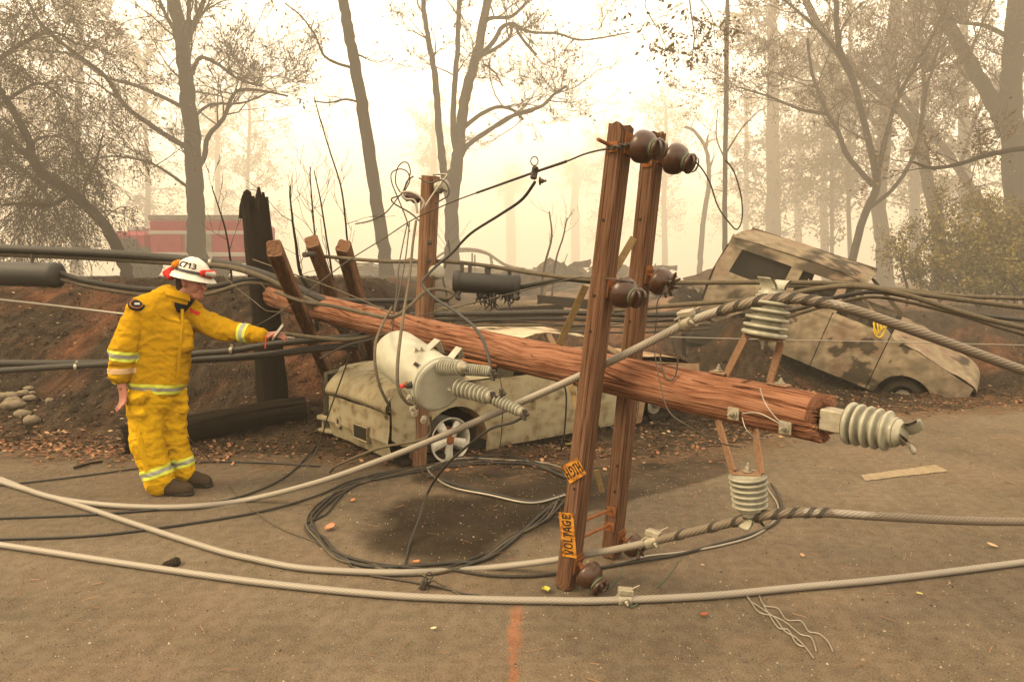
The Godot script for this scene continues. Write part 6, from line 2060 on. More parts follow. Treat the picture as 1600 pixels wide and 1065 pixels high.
	for k in 4:
		var tmx := TextMesh.new()
		tmx.text = word[k]; tmx.font = fnt; tmx.font_size = 48; tmx.pixel_size = 0.0013; tmx.depth = 0.003
		tmx.material = M.black_ink
		var a := deg_to_rad(106.0 - k * 17.0)
		var g := 0.56
		var pos := hx * Vector3(cos(a) * cos(g) * 0.1395, sin(g) * 0.130, sin(a) * cos(g) * 0.1165)
		var nrm := (hx.basis * Vector3(cos(a) * cos(g) / 0.138, sin(g) / 0.128, sin(a) * cos(g) / 0.115)).normalized()
		var yy := (up - nrm * up.dot(nrm)).normalized()
		var tn := MeshInstance3D.new()
		tn.name = "number"
		tn.mesh = tmx
		helmet.add_child(tn, true)
		tn.transform = Transform3D(Basis(yy.cross(nrm), yy, nrm), pos + nrm * 0.0015)
	# bandana rolled at the back of the helmet
	mb2 = MB.new()
	flesh(mb2, [[hx * Vector3(-0.13, 0.0, 0.02), hx * Vector3(-0.15, -0.03, 0.06), 0.04, 0.04], [hx * Vector3(-0.15, -0.03, 0.06), hx * Vector3(-0.105, -0.04, 0.10), 0.042, 0.03], [hx * Vector3(-0.15, 0.0, -0.03), hx * Vector3(-0.13, -0.03, -0.06), 0.04, 0.03]], 0.008, 0.02, 0.008)
	obj(mb2, "ear_shroud", M.red_cloth, helmet)
	mb2 = MB.new()
	flesh(mb2, [[hx * Vector3(-0.145, 0.045, 0.0), hx * Vector3(-0.085, 0.05, 0.10), 0.03, 0.024], [hx * Vector3(-0.12, 0.07, 0.02), hx * Vector3(-0.085, 0.07, 0.085), 0.02, 0.018]], 0.007, 0.015, 0.007)
	obj(mb2, "goggle_cover", M.orange_cloth, helmet)
	mb2 = MB.new()
	flesh(mb2, [[hc - fd * 0.06 - up * 0.0 + sd * 0.03, hc - fd * 0.065 - up * 0.06 + sd * 0.035, 0.055, 0.04], [hc - fd * 0.06 - sd * 0.03, hc - fd * 0.065 - up * 0.06 - sd * 0.035, 0.055, 0.04], [hc - fd * 0.02 + sd * 0.066 + up * 0.02, hc - fd * 0.035 + sd * 0.07 - up * 0.02, 0.028, 0.016]], 0.008, 0.02)
	obj(mb2, "hair", M.hair, t)
	mb2 = MB.new()
	for s in [-1.0, 1.0]:
		mb2.lathe(frame(hc + fd * 0.082 + up * 0.0 + sd * 0.033 * s, fd), [Vector2(0.011, -0.004), Vector2(0.009, 0.004), Vector2(0.001, 0.006)], 12)
	obj(mb2, "eye", M.hair, body)
	mb2 = MB.new()
	flesh(mb2, [[P(281, 476, 5.2), P(288, 468, 5.22), 0.062, 0.062]], 0.01, 0.02)
	obj(mb2, "undershirt", M.shirt, t)
	# phone
	mb2 = MB.new()
	var ph := P(434, 519, 5.22)
	var pb := Basis(Vector3(0.62, 0.78, 0).normalized(), Vector3(-0.70, 0.55, 0.45).normalized(), Vector3.BACK).orthonormalized()
	mb2.box(Transform3D(pb, ph), Vector3(0.15, 0.010, 0.075), 0.004)
	var phone := thing("phone", "dark handheld phone held in the firefighter's outstretched hand", "phone", ph)
	obj(mb2, "case", M.black_plastic, phone)
	mb2 = MB.new()
	mb2.box(Transform3D(pb, ph + pb.y * 0.0055), Vector3(0.138, 0.002, 0.066), 0.0005)
	obj(mb2, "screen", M.lens, phone)
	mb2 = MB.new()
	mb2.tube(smooth([P(415, 524, 5.19), P(415, 534, 5.19), P(414, 544, 5.2)], 5), 0.005, 6)
	one(mb2, "cord", M.red_part, "short red cord hanging from the outstretched cuff", "cord")

var leaf_cols := [Color(0.13, 0.085, 0.045), Color(0.10, 0.07, 0.04), Color(0.17, 0.12, 0.06), Color(0.085, 0.062, 0.036)]
func leaf(mb: MB, p: Vector3, size: float, col: Color) -> void:
	var d := Vector3(rng.randf_range(-1, 1), rng.randf_range(-1.3, 0.4), rng.randf_range(-1, 1)).normalized()
	var s := d.cross(Vector3(rng.randf_range(-1, 1), rng.randf_range(-1, 1), rng.randf_range(-1, 1))).normalized()
	var n := s.cross(d)
	var l := size * rng.randf_range(0.6, 1.25)
	var c := col * rng.randf_range(0.7, 1.3)
	c.a = 1.0
	var a := mb.vert(p, n, Vector2.ZERO, c); var b := mb.vert(p + d * l * 0.45 + s * l * 0.26 + n * l * 0.06, n, Vector2.ZERO, c)
	var e := mb.vert(p + d * l, n, Vector2.ZERO, c); var f := mb.vert(p + d * l * 0.45 - s * l * 0.26 + n * l * 0.06, n, Vector2.ZERO, c)
	mb.tri(a, b, e); mb.tri(a, e, f)
# spec: leaves per twig end, leaf size, colours, droop, levels
func grow(mb: MB, lv: MB, p: Vector3, d: Vector3, len: float, r: float, level: int, s: Dictionary) -> void:
	var seg := 4 if level > 0 else 3
	var path := PackedVector3Array([p])
	var rad := PackedFloat32Array([r])
	var q := p
	for k in seg:
		d = (d + Vector3(rng.randf_range(-1, 1), rng.randf_range(-1, 1) + s.get("lift", 0.15), rng.randf_range(-1, 1)) * 0.30).normalized()
		if s.get("droop", 0.0) > 0.0: d = (d + Vector3(0, -s.droop * (k + 1) * 0.25, 0)).normalized()
		q += d * len / seg
		path.append(q)
		rad.append(maxf(r * (1.0 - 0.75 * (k + 1) / seg), s.get("rmin", 0.003)))
	mb.tube(path, rad, 5 if level > 1 else 3, false)
	if level > 0:
		var n: int = s.get("kids", 4)
		for k in n:
			var f := rng.randf_range(0.25, 1.0)
			var i := clampi(int(f * seg), 0, seg - 1)
			var o := path[i].lerp(path[i + 1], f * seg - i)
			var dd := (d + Vector3(rng.randf_range(-1, 1), rng.randf_range(-0.7, 0.9), rng.randf_range(-1, 1)) * 0.95).normalized()
			grow(mb, lv, o, dd, len * rng.randf_range(0.45, 0.75), maxf(rad[i] * 0.6, s.get("rmin", 0.003)), level - 1, s)
	if level <= s.get("leaf_level", 0):
		var cols: Array = s.get("cols", leaf_cols)
		for k in int(s.get("leaves", 0)):
			if rng.randf() < s.get("bare", 0.0): continue
			var o := path[rng.randi_range(1, seg)] + Vector3(rng.randf_range(-1, 1), rng.randf_range(-1, 1), rng.randf_range(-1, 1)) * len * 0.18
			leaf(lv, o, s.get("size", 0.07), cols[rng.randi() % cols.size()])
# stems: [[pixel points], depth, r0 px, r1 px]; the first is the trunk
func tree(called: String, label: String, category: String, stems: Array, s: Dictionary, group := "", m: Material = null) -> Node3D:
	var mb := MB.new(); var tw := MB.new(); var lv := MB.new()
	var base := Vector3.ZERO
	for k in stems.size():
		var st = stems[k].duplicate()
		if st[1] > 9.4: st[1] *= 1.35
		var pts := []
		var n: int = st[0].size()
		for i in n:
			var d: float = st[1] + (st[4] if st.size() > 4 else 0.0) * i / (n - 1)
			pts.append(P(st[0][i][0], st[0][i][1], d))
		if k == 0:
			var g: Vector3 = pts[0]
			g.y = land(g.x, g.z) - 0.15
			if pts[0].y > g.y + 0.1 and not st[0][0].size() > 2: pts.push_front(g)
			base = g
		var path := smooth(pts, 6)
		for i in range(1, path.size()): path[i] += Vector3(fine.get_noise_2d(i * 22.0, k * 50.0), 0, fine.get_noise_2d(i * 22.0, k * 50.0 + 25.0)) * 0.12 * st[2] * st[1] / F
		var rad := PackedFloat32Array()
		for i in path.size():
			var f := float(i) / (path.size() - 1)
			var r: float = lerpf(st[2], st[3], f) * 0.5 * st[1] / F
			if k == 0 and f < 0.1: r *= 1.0 + (0.1 - f) * 3.0
			rad.append(r * (1.0 + fine.get_noise_2d(i * 30.0, k * 11.0) * 0.12))
		mb.tube(path, rad, 14 if st[2] > 10 else 8, true, 2.0, 1.0)
		var cnt: int = s.get("twigs", 8) if k > 0 else s.get("trunk_twigs", 5)
		var lvl: int = s.get("levels", 2)
		for i in cnt:
			var f := rng.randf_range(s.get("from", 0.35), 1.0)
			var idx := clampi(int(f * (path.size() - 1)), 0, path.size() - 2)
			var dir := (path[idx + 1] - path[idx]).normalized()
			dir = (dir * 0.5 + Vector3(rng.randf_range(-1, 1), rng.randf_range(-0.25, 0.8), rng.randf_range(-1, 1))).normalized()
			grow(tw, lv, path[idx], dir, s.get("len", 1.6) * rng.randf_range(0.6, 1.3), minf(rad[idx] * 0.45, s.get("rtwig", 0.03)), lvl, s)
	var t := thing(called, label, category, base, group)
	obj(mb, "trunk", m if m else M.bark, t)
	if tw.v.size(): obj(tw, "crown", M.twig, t)
	if lv.v.size(): obj(lv, "foliage", M.leaf, t)
	return t

func trees() -> void:
	rng.seed = 21
	var bare := {"levels": 3, "kids": 4, "twigs": 9, "trunk_twigs": 6, "len": 1.5, "leaves": 1, "bare": 0.82, "size": 0.11, "rtwig": 0.028, "rmin": 0.0045}
	tree("bare_tree", "large bare tree with spreading limbs in front of the red fire engine", "tree", [
		[[[308, 400], [306, 340], [303, 280], [298, 200], [290, 130], [284, 65], [270, 0], [258, -70], [250, -160]], 13.0, 30, 16],
		[[[287, 80], [300, 45], [318, 0], [335, -60]], 13.0, 10, 6], [[[289, 70], [294, 30], [294, -40]], 13.0, 8, 5],
		[[[296, 232], [270, 218], [235, 195], [195, 165], [165, 120], [120, 85], [70, 45], [40, -5], [20, -60]], 13.0, 9, 3, -1.5],
		[[[286, 168], [255, 152], [210, 133], [160, 118], [110, 85], [60, 80]], 13.0, 7, 3, 1.0],
		[[[298, 296], [265, 272], [230, 253], [180, 244], [130, 250]], 13.0, 5, 2, -0.8],
		[[[304, 266], [319, 245], [324, 215], [348, 185], [363, 150], [378, 140], [410, 142], [450, 150]], 13.0, 9, 3, 0.5],
		[[[300, 115], [312, 90], [340, 100], [370, 122], [410, 135]], 13.0, 7, 3], [[[308, 178], [330, 163], [380, 160], [430, 140]], 13.0, 5, 2, 1.0],
		[[[284, 60], [262, 30], [245, -10], [230, -60]], 13.0, 7, 4]], bare)
	tree("bare_tree", "slim smooth tree leaning beside the upright timber with few twigs", "tree", [
		[[[604, 440], [600, 390], [586, 300], [574, 220], [563, 150], [552, 90], [543, 40], [536, 0], [528, -60], [520, -140]], 13.0, 21, 14],
		[[[552, 106], [525, 98], [505, 85], [492, 55], [470, 25], [445, 5]], 13.0, 5, 2], [[[562, 160], [540, 155], [515, 160], [490, 158]], 13.0, 4, 2], [[[554, 84], [566, 88], [572, 92]], 13.0, 4, 2]], {"levels": 2, "kids": 3, "twigs": 5, "trunk_twigs": 1, "len": 0.9, "rtwig": 0.015, "rmin": 0.0045, "leaves": 1, "bare": 0.7, "size": 0.1})
	tree("bare_tree", "bare tree of several twisting stems rising behind the upright timber", "tree", [
		[[[704, 440], [707, 380], [706, 320], [712, 270], [717, 230], [721, 185], [731, 135], [745, 82], [758, 20], [768, -60], [775, -150]], 15.0, 24, 10],
		[[[697, 300], [692, 255], [685, 190], [680, 120], [671, 70], [662, 15], [655, -70]], 15.0, 13, 6], [[[714, 245], [708, 200], [710, 140], [715, 75], [717, 0], [722, -90]], 15.0, 10, 6],
		[[[700, 310], [696, 280], [712, 260], [730, 228], [765, 203], [800, 181], [845, 166], [865, 148], [885, 134]], 15.0, 10, 4],
		[[[727, 197], [752, 178], [778, 167], [802, 172], [818, 187]], 15.0, 7, 4], [[[740, 100], [770, 66], [785, 42], [805, 38], [812, 55], [838, 86]], 15.0, 8, 4],
		[[[800, 38], [830, 50], [870, 52], [905, 62], [945, 58], [985, 50]], 15.0, 5, 2], [[[752, 60], [762, 30], [800, 25], [830, -5]], 15.0, 8, 4], [[[744, 90], [770, 78], [795, 60], [800, 40]], 15.0, 7, 4],
		[[[757, 100], [775, 115], [785, 135]], 15.0, 4, 2]], {"levels": 3, "kids": 4, "twigs": 7, "trunk_twigs": 5, "len": 1.5, "leaves": 1, "bare": 0.8, "size": 0.12, "rtwig": 0.025, "rmin": 0.0045, "from": 0.45})
	# right: leafy, heat-dried trees
	var dry := {"levels": 3, "kids": 4, "twigs": 8, "trunk_twigs": 7, "len": 1.4, "leaves": 3, "bare": 0.3, "size": 0.08, "rtwig": 0.025, "rmin": 0.005, "from": 0.4}
	tree("dry_tree", "forked tree with brown leaves rising just behind the van's roof", "tree", [
		[[[1329, 424], [1349, 343], [1370, 293], [1367, 260], [1352, 198], [1334, 126], [1311, 72], [1307, 0], [1300, -80]], 13.0, 13, 7],
		[[[1365, 290], [1325, 243], [1311, 207], [1293, 176], [1270, 117], [1262, 60]], 13.0, 9, 4, 0.8], [[[1371, 290], [1376, 252], [1397, 171], [1419, 122], [1451, 68], [1480, 10]], 13.0, 9, 4, -0.5],
		[[[1352, 330], [1400, 290], [1432, 230], [1448, 140], [1470, 60], [1478, -20]], 13.0, 7, 3, 0.6], [[[1293, 178], [1250, 170], [1200, 150], [1150, 135]], 13.0, 6, 2, 1.0], [[[1334, 130], [1300, 70], [1250, 20], [1200, -20]], 13.0, 6, 3]], dry, "trees behind the van")
	tree("dry_tree", "tall dark tree in the haze behind the forked tree", "tree", [
		[[[1383, 451], [1380, 380], [1374, 316], [1382, 220], [1390, 120], [1400, 0], [1405, -100]], 20.0, 24, 15],
		[[[1384, 210], [1340, 160], [1300, 120], [1240, 80], [1180, 60]], 20.0, 9, 4, 2.0], [[[1388, 140], [1430, 90], [1470, 40], [1500, 0]], 20.0, 9, 4]], {"levels": 3, "kids": 4, "twigs": 9, "trunk_twigs": 9, "len": 2.2, "leaves": 4, "bare": 0.2, "size": 0.11, "rtwig": 0.035, "rmin": 0.008, "from": 0.3}, "trees behind the van")
	tree("dry_tree", "tree with a bending trunk between the van and the bushes", "tree", [
		[[[1469, 400], [1466, 350], [1451, 288], [1437, 216], [1406, 171], [1360, 130], [1320, 95], [1280, 40], [1250, -20]], 17.0, 20, 10],
		[[[1437, 216], [1445, 150], [1440, 80], [1430, 0]], 17.0, 9, 4], [[[1406, 171], [1380, 160], [1340, 158]], 17.0, 6, 3]], {"levels": 3, "kids": 4, "twigs": 9, "trunk_twigs": 7, "len": 1.9, "leaves": 4, "bare": 0.3, "size": 0.09, "rtwig": 0.03, "rmin": 0.007, "from": 0.4}, "trees behind the van")
	tree("dry_tree", "slanting tree whose trunk leans over the yellow green bushes", "tree", [
		[[[1568, 400], [1545, 335], [1518, 293], [1478, 234], [1433, 180], [1400, 130]], 18.0, 17, 7], [[[1500, 262], [1520, 200], [1540, 150]], 18.0, 6, 3]], {"levels": 3, "kids": 4, "twigs": 9, "trunk_twigs": 7, "len": 1.8, "leaves": 4, "bare": 0.3, "size": 0.09, "rtwig": 0.03, "rmin": 0.007}, "trees behind the van")
	tree("dry_tree", "thick dark double trunk tree standing above the yellow green bushes", "tree", [
		[[[1592, 400], [1590, 330], [1581, 180], [1584, 90], [1590, 0], [1592, -100]], 14.0, 34, 26],
		[[[1572, 210], [1559, 171], [1523, 108], [1491, 54], [1470, 0], [1440, -60]], 14.0, 24, 14, 1.0], [[[1580, 60], [1540, 40], [1500, 35], [1470, 25]], 14.0, 8, 3]], {"levels": 3, "kids": 4, "twigs": 10, "trunk_twigs": 10, "len": 1.7, "leaves": 3, "bare": 0.3, "size": 0.085, "rtwig": 0.03, "rmin": 0.006, "from": 0.3, "cols": [Color(0.10, 0.085, 0.045), Color(0.13, 0.09, 0.05), Color(0.08, 0.065, 0.035)]})
	tree("dry_tree", "tree reaching a crooked branch over the bushes from beyond the roadside", "tree", [
		[[[1740, 420], [1735, 330], [1725, 255], [1715, 150], [1700, 0]], 10.5, 30, 18],
		[[[1722, 262], [1660, 236], [1600, 232], [1541, 243], [1496, 257], [1455, 262], [1428, 253]], 10.5, 10, 4]], {"levels": 2, "kids": 4, "twigs": 12, "trunk_twigs": 6, "len": 0.8, "leaves": 3, "size": 0.09, "rtwig": 0.015, "rmin": 0.004})
	tree("sapling", "straight thin dark sapling pole standing left of the van's roof", "tree", [[[[1133, 400], [1133, 300], [1135, 150], [1137, 0], [1138, -120]], 15.0, 9, 6], [[[1134, 250], [1120, 215], [1122, 170]], 15.0, 3, 1], [[[1134, 240], [1160, 200], [1190, 170]], 15.0, 3, 1]], {"levels": 2, "kids": 3, "twigs": 3, "trunk_twigs": 3, "len": 0.9, "rtwig": 0.012, "rmin": 0.004})
	tree("snag", "crooked broken snag in the haze left of the thin pole", "tree", [[[[1094, 410], [1100, 340], [1108, 285], [1104, 235], [1085, 205], [1070, 198]], 24.0, 10, 4], [[[1106, 270], [1114, 250]], 24.0, 5, 3], [[[1103, 235], [1107, 210]], 24.0, 5, 2]], {"levels": 2, "kids": 2, "twigs": 2, "trunk_twigs": 2, "len": 1.2, "rtwig": 0.02, "rmin": 0.006})
	# overhanging branch with withered leaves
	tree("dry_tree", "tree beyond the top edge dangling brown leaf clusters over the haze", "tree", [
		[[[1900, 470], [1890, 200], [1860, -150], [1800, -300]], 9.5, 40, 26],
		[[[1820, -260], [1500, -380], [1200, -360], [1080, -250], [1060, -120], [1072, -40]], 9.5, 20, 4],
		[[[1060, -130], [1064, -90], [1075, -30], [1080, 20], [1085, 60], [1078, 110]], 9.5, 3, 1.5], [[[1068, -80], [1030, -20], [1008, 5], [1030, 50], [1045, 85]], 9.5, 2, 1], [[[1076, -20], [1110, 20], [1118, 70]], 9.5, 2, 1]], {"levels": 1, "kids": 3, "twigs": 9, "trunk_twigs": 4, "len": 0.45, "leaves": 4, "leaf_level": 1, "size": 0.10, "rtwig": 0.008, "rmin": 0.003, "from": 0.45, "droop": 0.5})
	# left: half-fallen trees with scorched hanging foliage
	var need := {"levels": 2, "kids": 6, "twigs": 16, "trunk_twigs": 26, "len": 1.1, "leaves": 3, "leaf_level": 1, "size": 0.06, "rtwig": 0.016, "rmin": 0.004, "from": 0.25, "droop": 0.55, "bare": 0.35, "cols": [Color(0.055, 0.048, 0.032), Color(0.08, 0.06, 0.038), Color(0.05, 0.04, 0.028)]}
	tree("scorched_tree", "scorched tree half fallen with drooping dead foliage by the splice case", "tree", [
		[[[196, 420], [165, 355], [112, 302], [60, 266], [42, 215], [12, 160], [-30, 100]], 10.0, 20, 8],
		[[[112, 302], [80, 320], [40, 318], [0, 320]], 10.0, 7, 3, -0.5], [[[150, 335], [130, 300], [150, 250], [160, 210]], 10.0, 5, 2], [[[60, 266], [20, 225], [-20, 205]], 10.0, 6, 3]], need)
	tree("scorched_tree", "scorched broad tree with thick drooping needles at the bank's top", "tree", [
		[[[-40, 420], [-30, 300], [-25, 150], [-20, 20], [-15, -80]], 11.0, 26, 14], [[[-25, 180], [20, 150], [60, 130], [95, 150]], 11.0, 7, 3], [[[-22, 110], [30, 70], [80, 50], [120, 70]], 11.0, 7, 3], [[[-30, 250], [30, 262], [70, 300], [95, 345]], 11.0, 8, 3]], {"levels": 2, "kids": 7, "twigs": 18, "trunk_twigs": 10, "len": 1.2, "leaves": 2, "leaf_level": 1, "size": 0.065, "rtwig": 0.018, "rmin": 0.004, "from": 0.25, "droop": 0.4, "cols": need.cols})
	# burnt shoots
	var shoot := {"levels": 1, "kids": 2, "twigs": 2, "trunk_twigs": 6, "len": 0.45, "rtwig": 0.006, "rmin": 0.003, "from": 0.3, "lift": 0.6}
	var shoots := [[[[492, 470], [470, 430], [462, 380], [455, 330], [452, 290]], 8.4, 8, 2, "forked burnt shoot curving up behind the charred stump"], [[[500, 440], [492, 370], [486, 300], [484, 260]], 8.8, 4, 1.5, "straight thin burnt shoot above the first leaning timber"], [[[520, 440], [508, 360], [500, 310], [490, 265]], 8.8, 4, 1.5, "thin burnt shoot rising over the shorter leaning timber"], [[[548, 440], [540, 350], [532, 290], [510, 220], [490, 150]], 9.2, 4, 1.5, "long burnt shoot bending behind the shorter timber"], [[[360, 410], [352, 360], [340, 320], [330, 290]], 9.2, 4, 1.5, "thin burnt shoot between the bare tree and the charred stump"], [[[846, 470], [850, 420], [862, 370], [858, 330]], 11.5, 6, 2, "twiggy burnt sapling standing behind the pole near the ruined roofing"], [[[862, 470], [868, 410], [880, 370], [886, 340]], 11.5, 4, 2, "slender burnt sapling just left of the front crossarm"], [[[700, 470], [692, 430], [702, 395], [700, 375]], 9.5, 4, 2, "stubby burnt twig beside the upright timber"], [[[1418, 450], [1408, 410], [1412, 380], [1405, 360]], 10.8, 5, 2, "bare burnt shrub stem at the bank behind the van's hood"], [[[1440, 450], [1432, 400], [1450, 370], [1465, 345]], 10.8, 5, 2, "crooked burnt shrub stem at the edge of the bushes"]]
	for q in shoots: tree("burnt_sapling", q[4], "sapling", [[q[0], q[1], q[2], q[3]]], shoot, "burnt saplings")
	# bushes that kept their leaves
	var green := [Color(0.13, 0.115, 0.035), Color(0.16, 0.14, 0.05), Color(0.10, 0.09, 0.03), Color(0.20, 0.15, 0.05), Color(0.14, 0.10, 0.04)]
	var bush := {"levels": 2, "kids": 5, "twigs": 7, "trunk_twigs": 10, "len": 0.75, "leaves": 6, "leaf_level": 1, "size": 0.075, "rtwig": 0.01, "rmin": 0.003, "from": 0.1, "cols": green, "lift": 0.3}
	for q in [[1470, 480, 10.8, "yellow green leafy bush next to the burnt shrub stems"], [1530, 490, 10.4, "yellow green leafy bush in the middle of the bank"], [1590, 500, 10.2, "yellow green leafy bush below the crooked branch"], [1560, 440, 11.6, "taller yellow green bush behind the others on the bank"], [1640, 470, 10.8, "yellow green leafy bush past the thick double trunk"]]:
		var x: float = q[0]
		tree("bush", q[3], "bush", [[[[x, q[1]], [x - 5, q[1] - 40], [x + 4, q[1] - 80], [x, q[1] - 105]], q[2], 5, 2], [[[x, q[1] - 10], [x - 35, q[1] - 50], [x - 50, q[1] - 85]], q[2], 4, 1.5], [[[x, q[1] - 10], [x + 30, q[1] - 50], [x + 45, q[1] - 90]], q[2], 4, 1.5, 0.5], [[[x, q[1] - 10], [x + 10, q[1] - 30], [x - 10, q[1] - 60]], q[2], 4, 1.5, -0.8]], bush, "bushes on the bank")
	# pale trunks far off in the smoke
	var ghosts := [[675, 55.0, 15, 280, "pale straight pine far off behind the many stemmed tree"], [338, 48.0, 13, 250, "pale pine trunk far off just past the bare tree"], [386, 42.0, 9, 200, "pale slim pine far off above the charred stump"], [1208, 30.0, 32, 380, "broad pine trunk in the haze above the van"], [950, 60.0, 26, 150, "faint bushy pine far off left of the crossarms"], [900, 75.0, 18, 120, "faintest pine far beyond the ruined roofing"], [1290, 34.0, 16, 300, "hazy pine behind the forked dry tree"], [1250, 42.0, 14, 250, "hazy slim pine between broad pine and forked tree"], [1430, 30.0, 22, 300, "hazy pine between the leaning right trees"], [1510, 26.0, 24, 300, "hazy thick pine behind the slanting tree"], [1330, 24.0, 9, 200, "slim grey trunk low behind the van's roof"], [1300, 26.0, 8, 200, "second slim grey trunk low behind the van's roof"], [230, 36.0, 12, 250, "hazy pine behind the fire engine's cab"], [120, 28.0, 16, 250, "hazy pine behind the scorched half-fallen tree"], [1040, 50.0, 12, 200, "faint pine seen right of the rear crossarm"], [1165, 44.0, 12, 260, "faint pine behind the thin sapling pole"], [30, 34.0, 14, 250, "hazy pine beyond the scorched broad tree"], [800, 85.0, 20, 120, "faint pine far off between the bare trees"]]
	for q in ghosts:
		var top: float = 440.0 - 17.0 / (q[1] * 1.35) * F
		var sp := {"levels": 1, "kids": 5, "twigs": 0, "trunk_twigs": 34 if q[1] < 50 else 40, "len": 2.6 if q[1] < 50 else 3.2, "leaves": 30, "leaf_level": 1, "size": 0.24, "rtwig": 0.06, "rmin": 0.02, "from": 0.38, "droop": 0.25, "bare": 0.3, "cols": [Color(0.06, 0.055, 0.03), Color(0.08, 0.06, 0.035)]}
		tree("pine_tree", q[4], "tree", [[[[q[0], 436], [q[0] + rng.randf_range(-4, 4), 300], [q[0] + rng.randf_range(-5, 5), lerpf(300, top, 0.6)], [q[0], top]], q[1], q[2], q[2] * 0.35]], sp, "pines in the smoke")

func stone(at: Vector3, s: Vector3, yaw: float, label: String) -> void:
	var mb := MB.new()
	var rows := []
	var b := Basis(Vector3.UP, yaw)
	for j in 10:
		var g := -PI / 2 + PI * j / 9.0
		var row := PackedVector3Array()
		for i in 19:
			var a := TAU * (i % 18) / 18.0
			var p := Vector3(cos(a) * cos(g), sin(g), sin(a) * cos(g))
			p *= 1.0 + fine.get_noise_3d(p.x * 18.0 + at.x * 50.0, p.y * 18.0, p.z * 18.0) * 0.25
			row.append(at + b * (p * s))
		rows.append(row)
	mb.surf(rows, true, true)
	one(mb, "stone", M.stone, label, "stone", "rounded stones on the bank")
func litter() -> void:
	rng.seed = 5
	var st := [[16, 622, 26, 13, "pale rounded stone at the back of the stone row, half out of the frame"], [36, 616, 20, 9, "small flat stone behind the others in the row"], [44, 610, 17, 7, "smallest stone at the top of the stone row"], [20, 628, 24, 11, "long grey stone in the middle of the stone row"], [46, 624, 20, 9, "tilted stone resting on the far side of the row"], [20, 637, 36, 15, "largest flat stone of the row with a dark underside"], [34, 649, 25, 13, "round stone next to the largest flat one"], [49, 660, 28, 16, "big smooth stone lowest on the bank nearest the road"], [77, 628, 13, 9, "lone round stone set apart from the row"], [4, 622, 20, 12, "round stone at the end of the row by the road bend"], [50, 615, 9, 6, "pebble lying above the stone row"]]
	for q in st:
		var p := T(q[0], q[1])
		var sc: float = -p.z / F
		stone(p + Vector3(0, q[3] * sc * 0.2, 0), Vector3(q[2] * 0.5 * sc, q[3] * 0.55 * sc, q[2] * 0.38 * sc), rng.randf_range(-0.5, 0.5), q[4])
	# single leaves and scraps on the road
	var lf := [[515, 825, 0.09, Color(0.42, 0.20, 0.11), "curled pink brown leaf inside the wire coil near two green scraps"], [551, 782, 0.05, Color(0.40, 0.17, 0.09), "small reddish leaf between the coil and the car"], [650, 879, 0.06, Color(0.42, 0.19, 0.09), "reddish leaf at the lower rim of the coil"], [1100, 961, 0.045, Color(0.20, 0.07, 0.04), "dark red leaf on the road below the brown insulators"], [1254, 868, 0.04, Color(0.40, 0.24, 0.15), "pale pink leaf on bare road beyond the frayed strands"], [1551, 853, 0.06, Color(0.38, 0.26, 0.16), "tan leaf on the far right lane above the road cable"], [1437, 928, 0.04, Color(0.42, 0.37, 0.16), "pale yellow leaf just below the road cable"], [853, 922, 0.07, Color(0.36, 0.33, 0.06), "yellow green leaf leaning on the foot of the front crossarm"], [876, 706, 0.09, Color(0.34, 0.22, 0.12), "dry leaf at the foot of the pale car door"], [888, 698, 0.07, Color(0.22, 0.24, 0.05), "green leaf sprout at the foot of the pale car door"], [514, 740, 0.05, Color(0.38, 0.22, 0.13), "small tan leaf by the car's corner"], [677, 982, 0.03, Color(0.45, 0.38, 0.22), "tiny straw scrap on the bare near road"], [1098, 883, 0.03, Color(0.40, 0.28, 0.17), "tiny pale scrap beside the twisted cables"]]
	for q in lf:
		var mb := MB.new()
		var c := G(q[0], q[1], 0.012)
		if -c.z > edge(c.x): c = T(q[0], q[1], 0.012)
		var yaw := rng.randf_range(0, TAU)
		var rows := []
		for j in 7:
			var u := j / 6.0
			var w := sin(u * PI) * 0.42 + 0.05 + 0.12 * absf(sin(u * 9.0))
			var row := PackedVector3Array()
			for i in 5:
				var v := i / 2.0 - 1.0
				row.append(c + Basis(Vector3.UP, yaw) * Vector3((u - 0.5), 0.14 * v * v + 0.14 * u * u, v * w * 0.6) * q[2])
			rows.append(row)
		var cols := []
		for j in 7:
			var cr := PackedColorArray()
			for i in 5: cr.append(q[3])
			cols.append(cr)
		mb.surf(rows, false, true, 1, 1, cols)
		one(mb, "fallen_leaf", M.dead_leaf, q[4], "leaf", "leaves on the road")
	# a stick and a stone chip
	var mbs := MB.new()
	mbs.tube(way([[115, 731], [130, 727], [145, 723], [160, 721]], 0.012), 0.011, 7)
	one(mbs, "stick", M.charred, "short charred stick lying on the road before the leaf litter", "stick")
	mbs = MB.new()
	mbs.box(Transform3D(Basis.from_euler(Vector3(0.2, 0.6, 0.3)), G(267, 881, 0.012)), Vector3(0.10, 0.04, 0.07), 0.016)
	one(mbs, "wood_chip", M.charred, "dark chip of char against the lowest road cable", "chip")
	# litter: leaves and needles drifted along the road edge
	var lb := MB.new()
	for k in 2200:
		var x := rng.randf_range(-7.0, 8.5)
		if rng.randf() < 0.5: x = rng.randf_range(-5.6, -2.6)
		var u := rng.randfn(0.0, 0.22) - 0.02
		var z := -edge(x) - u
		var y := maxf(land(x, z), 0.004) + 0.008
		var c: Color = [Color(0.20, 0.09, 0.05), Color(0.16, 0.08, 0.045), Color(0.28, 0.16, 0.09), Color(0.11, 0.065, 0.04), Color(0.15, 0.085, 0.05)][rng.randi() % 5]
		flat_leaf(lb, Vector3(x, y, z), rng.randf_range(0.01, 0.034), c)
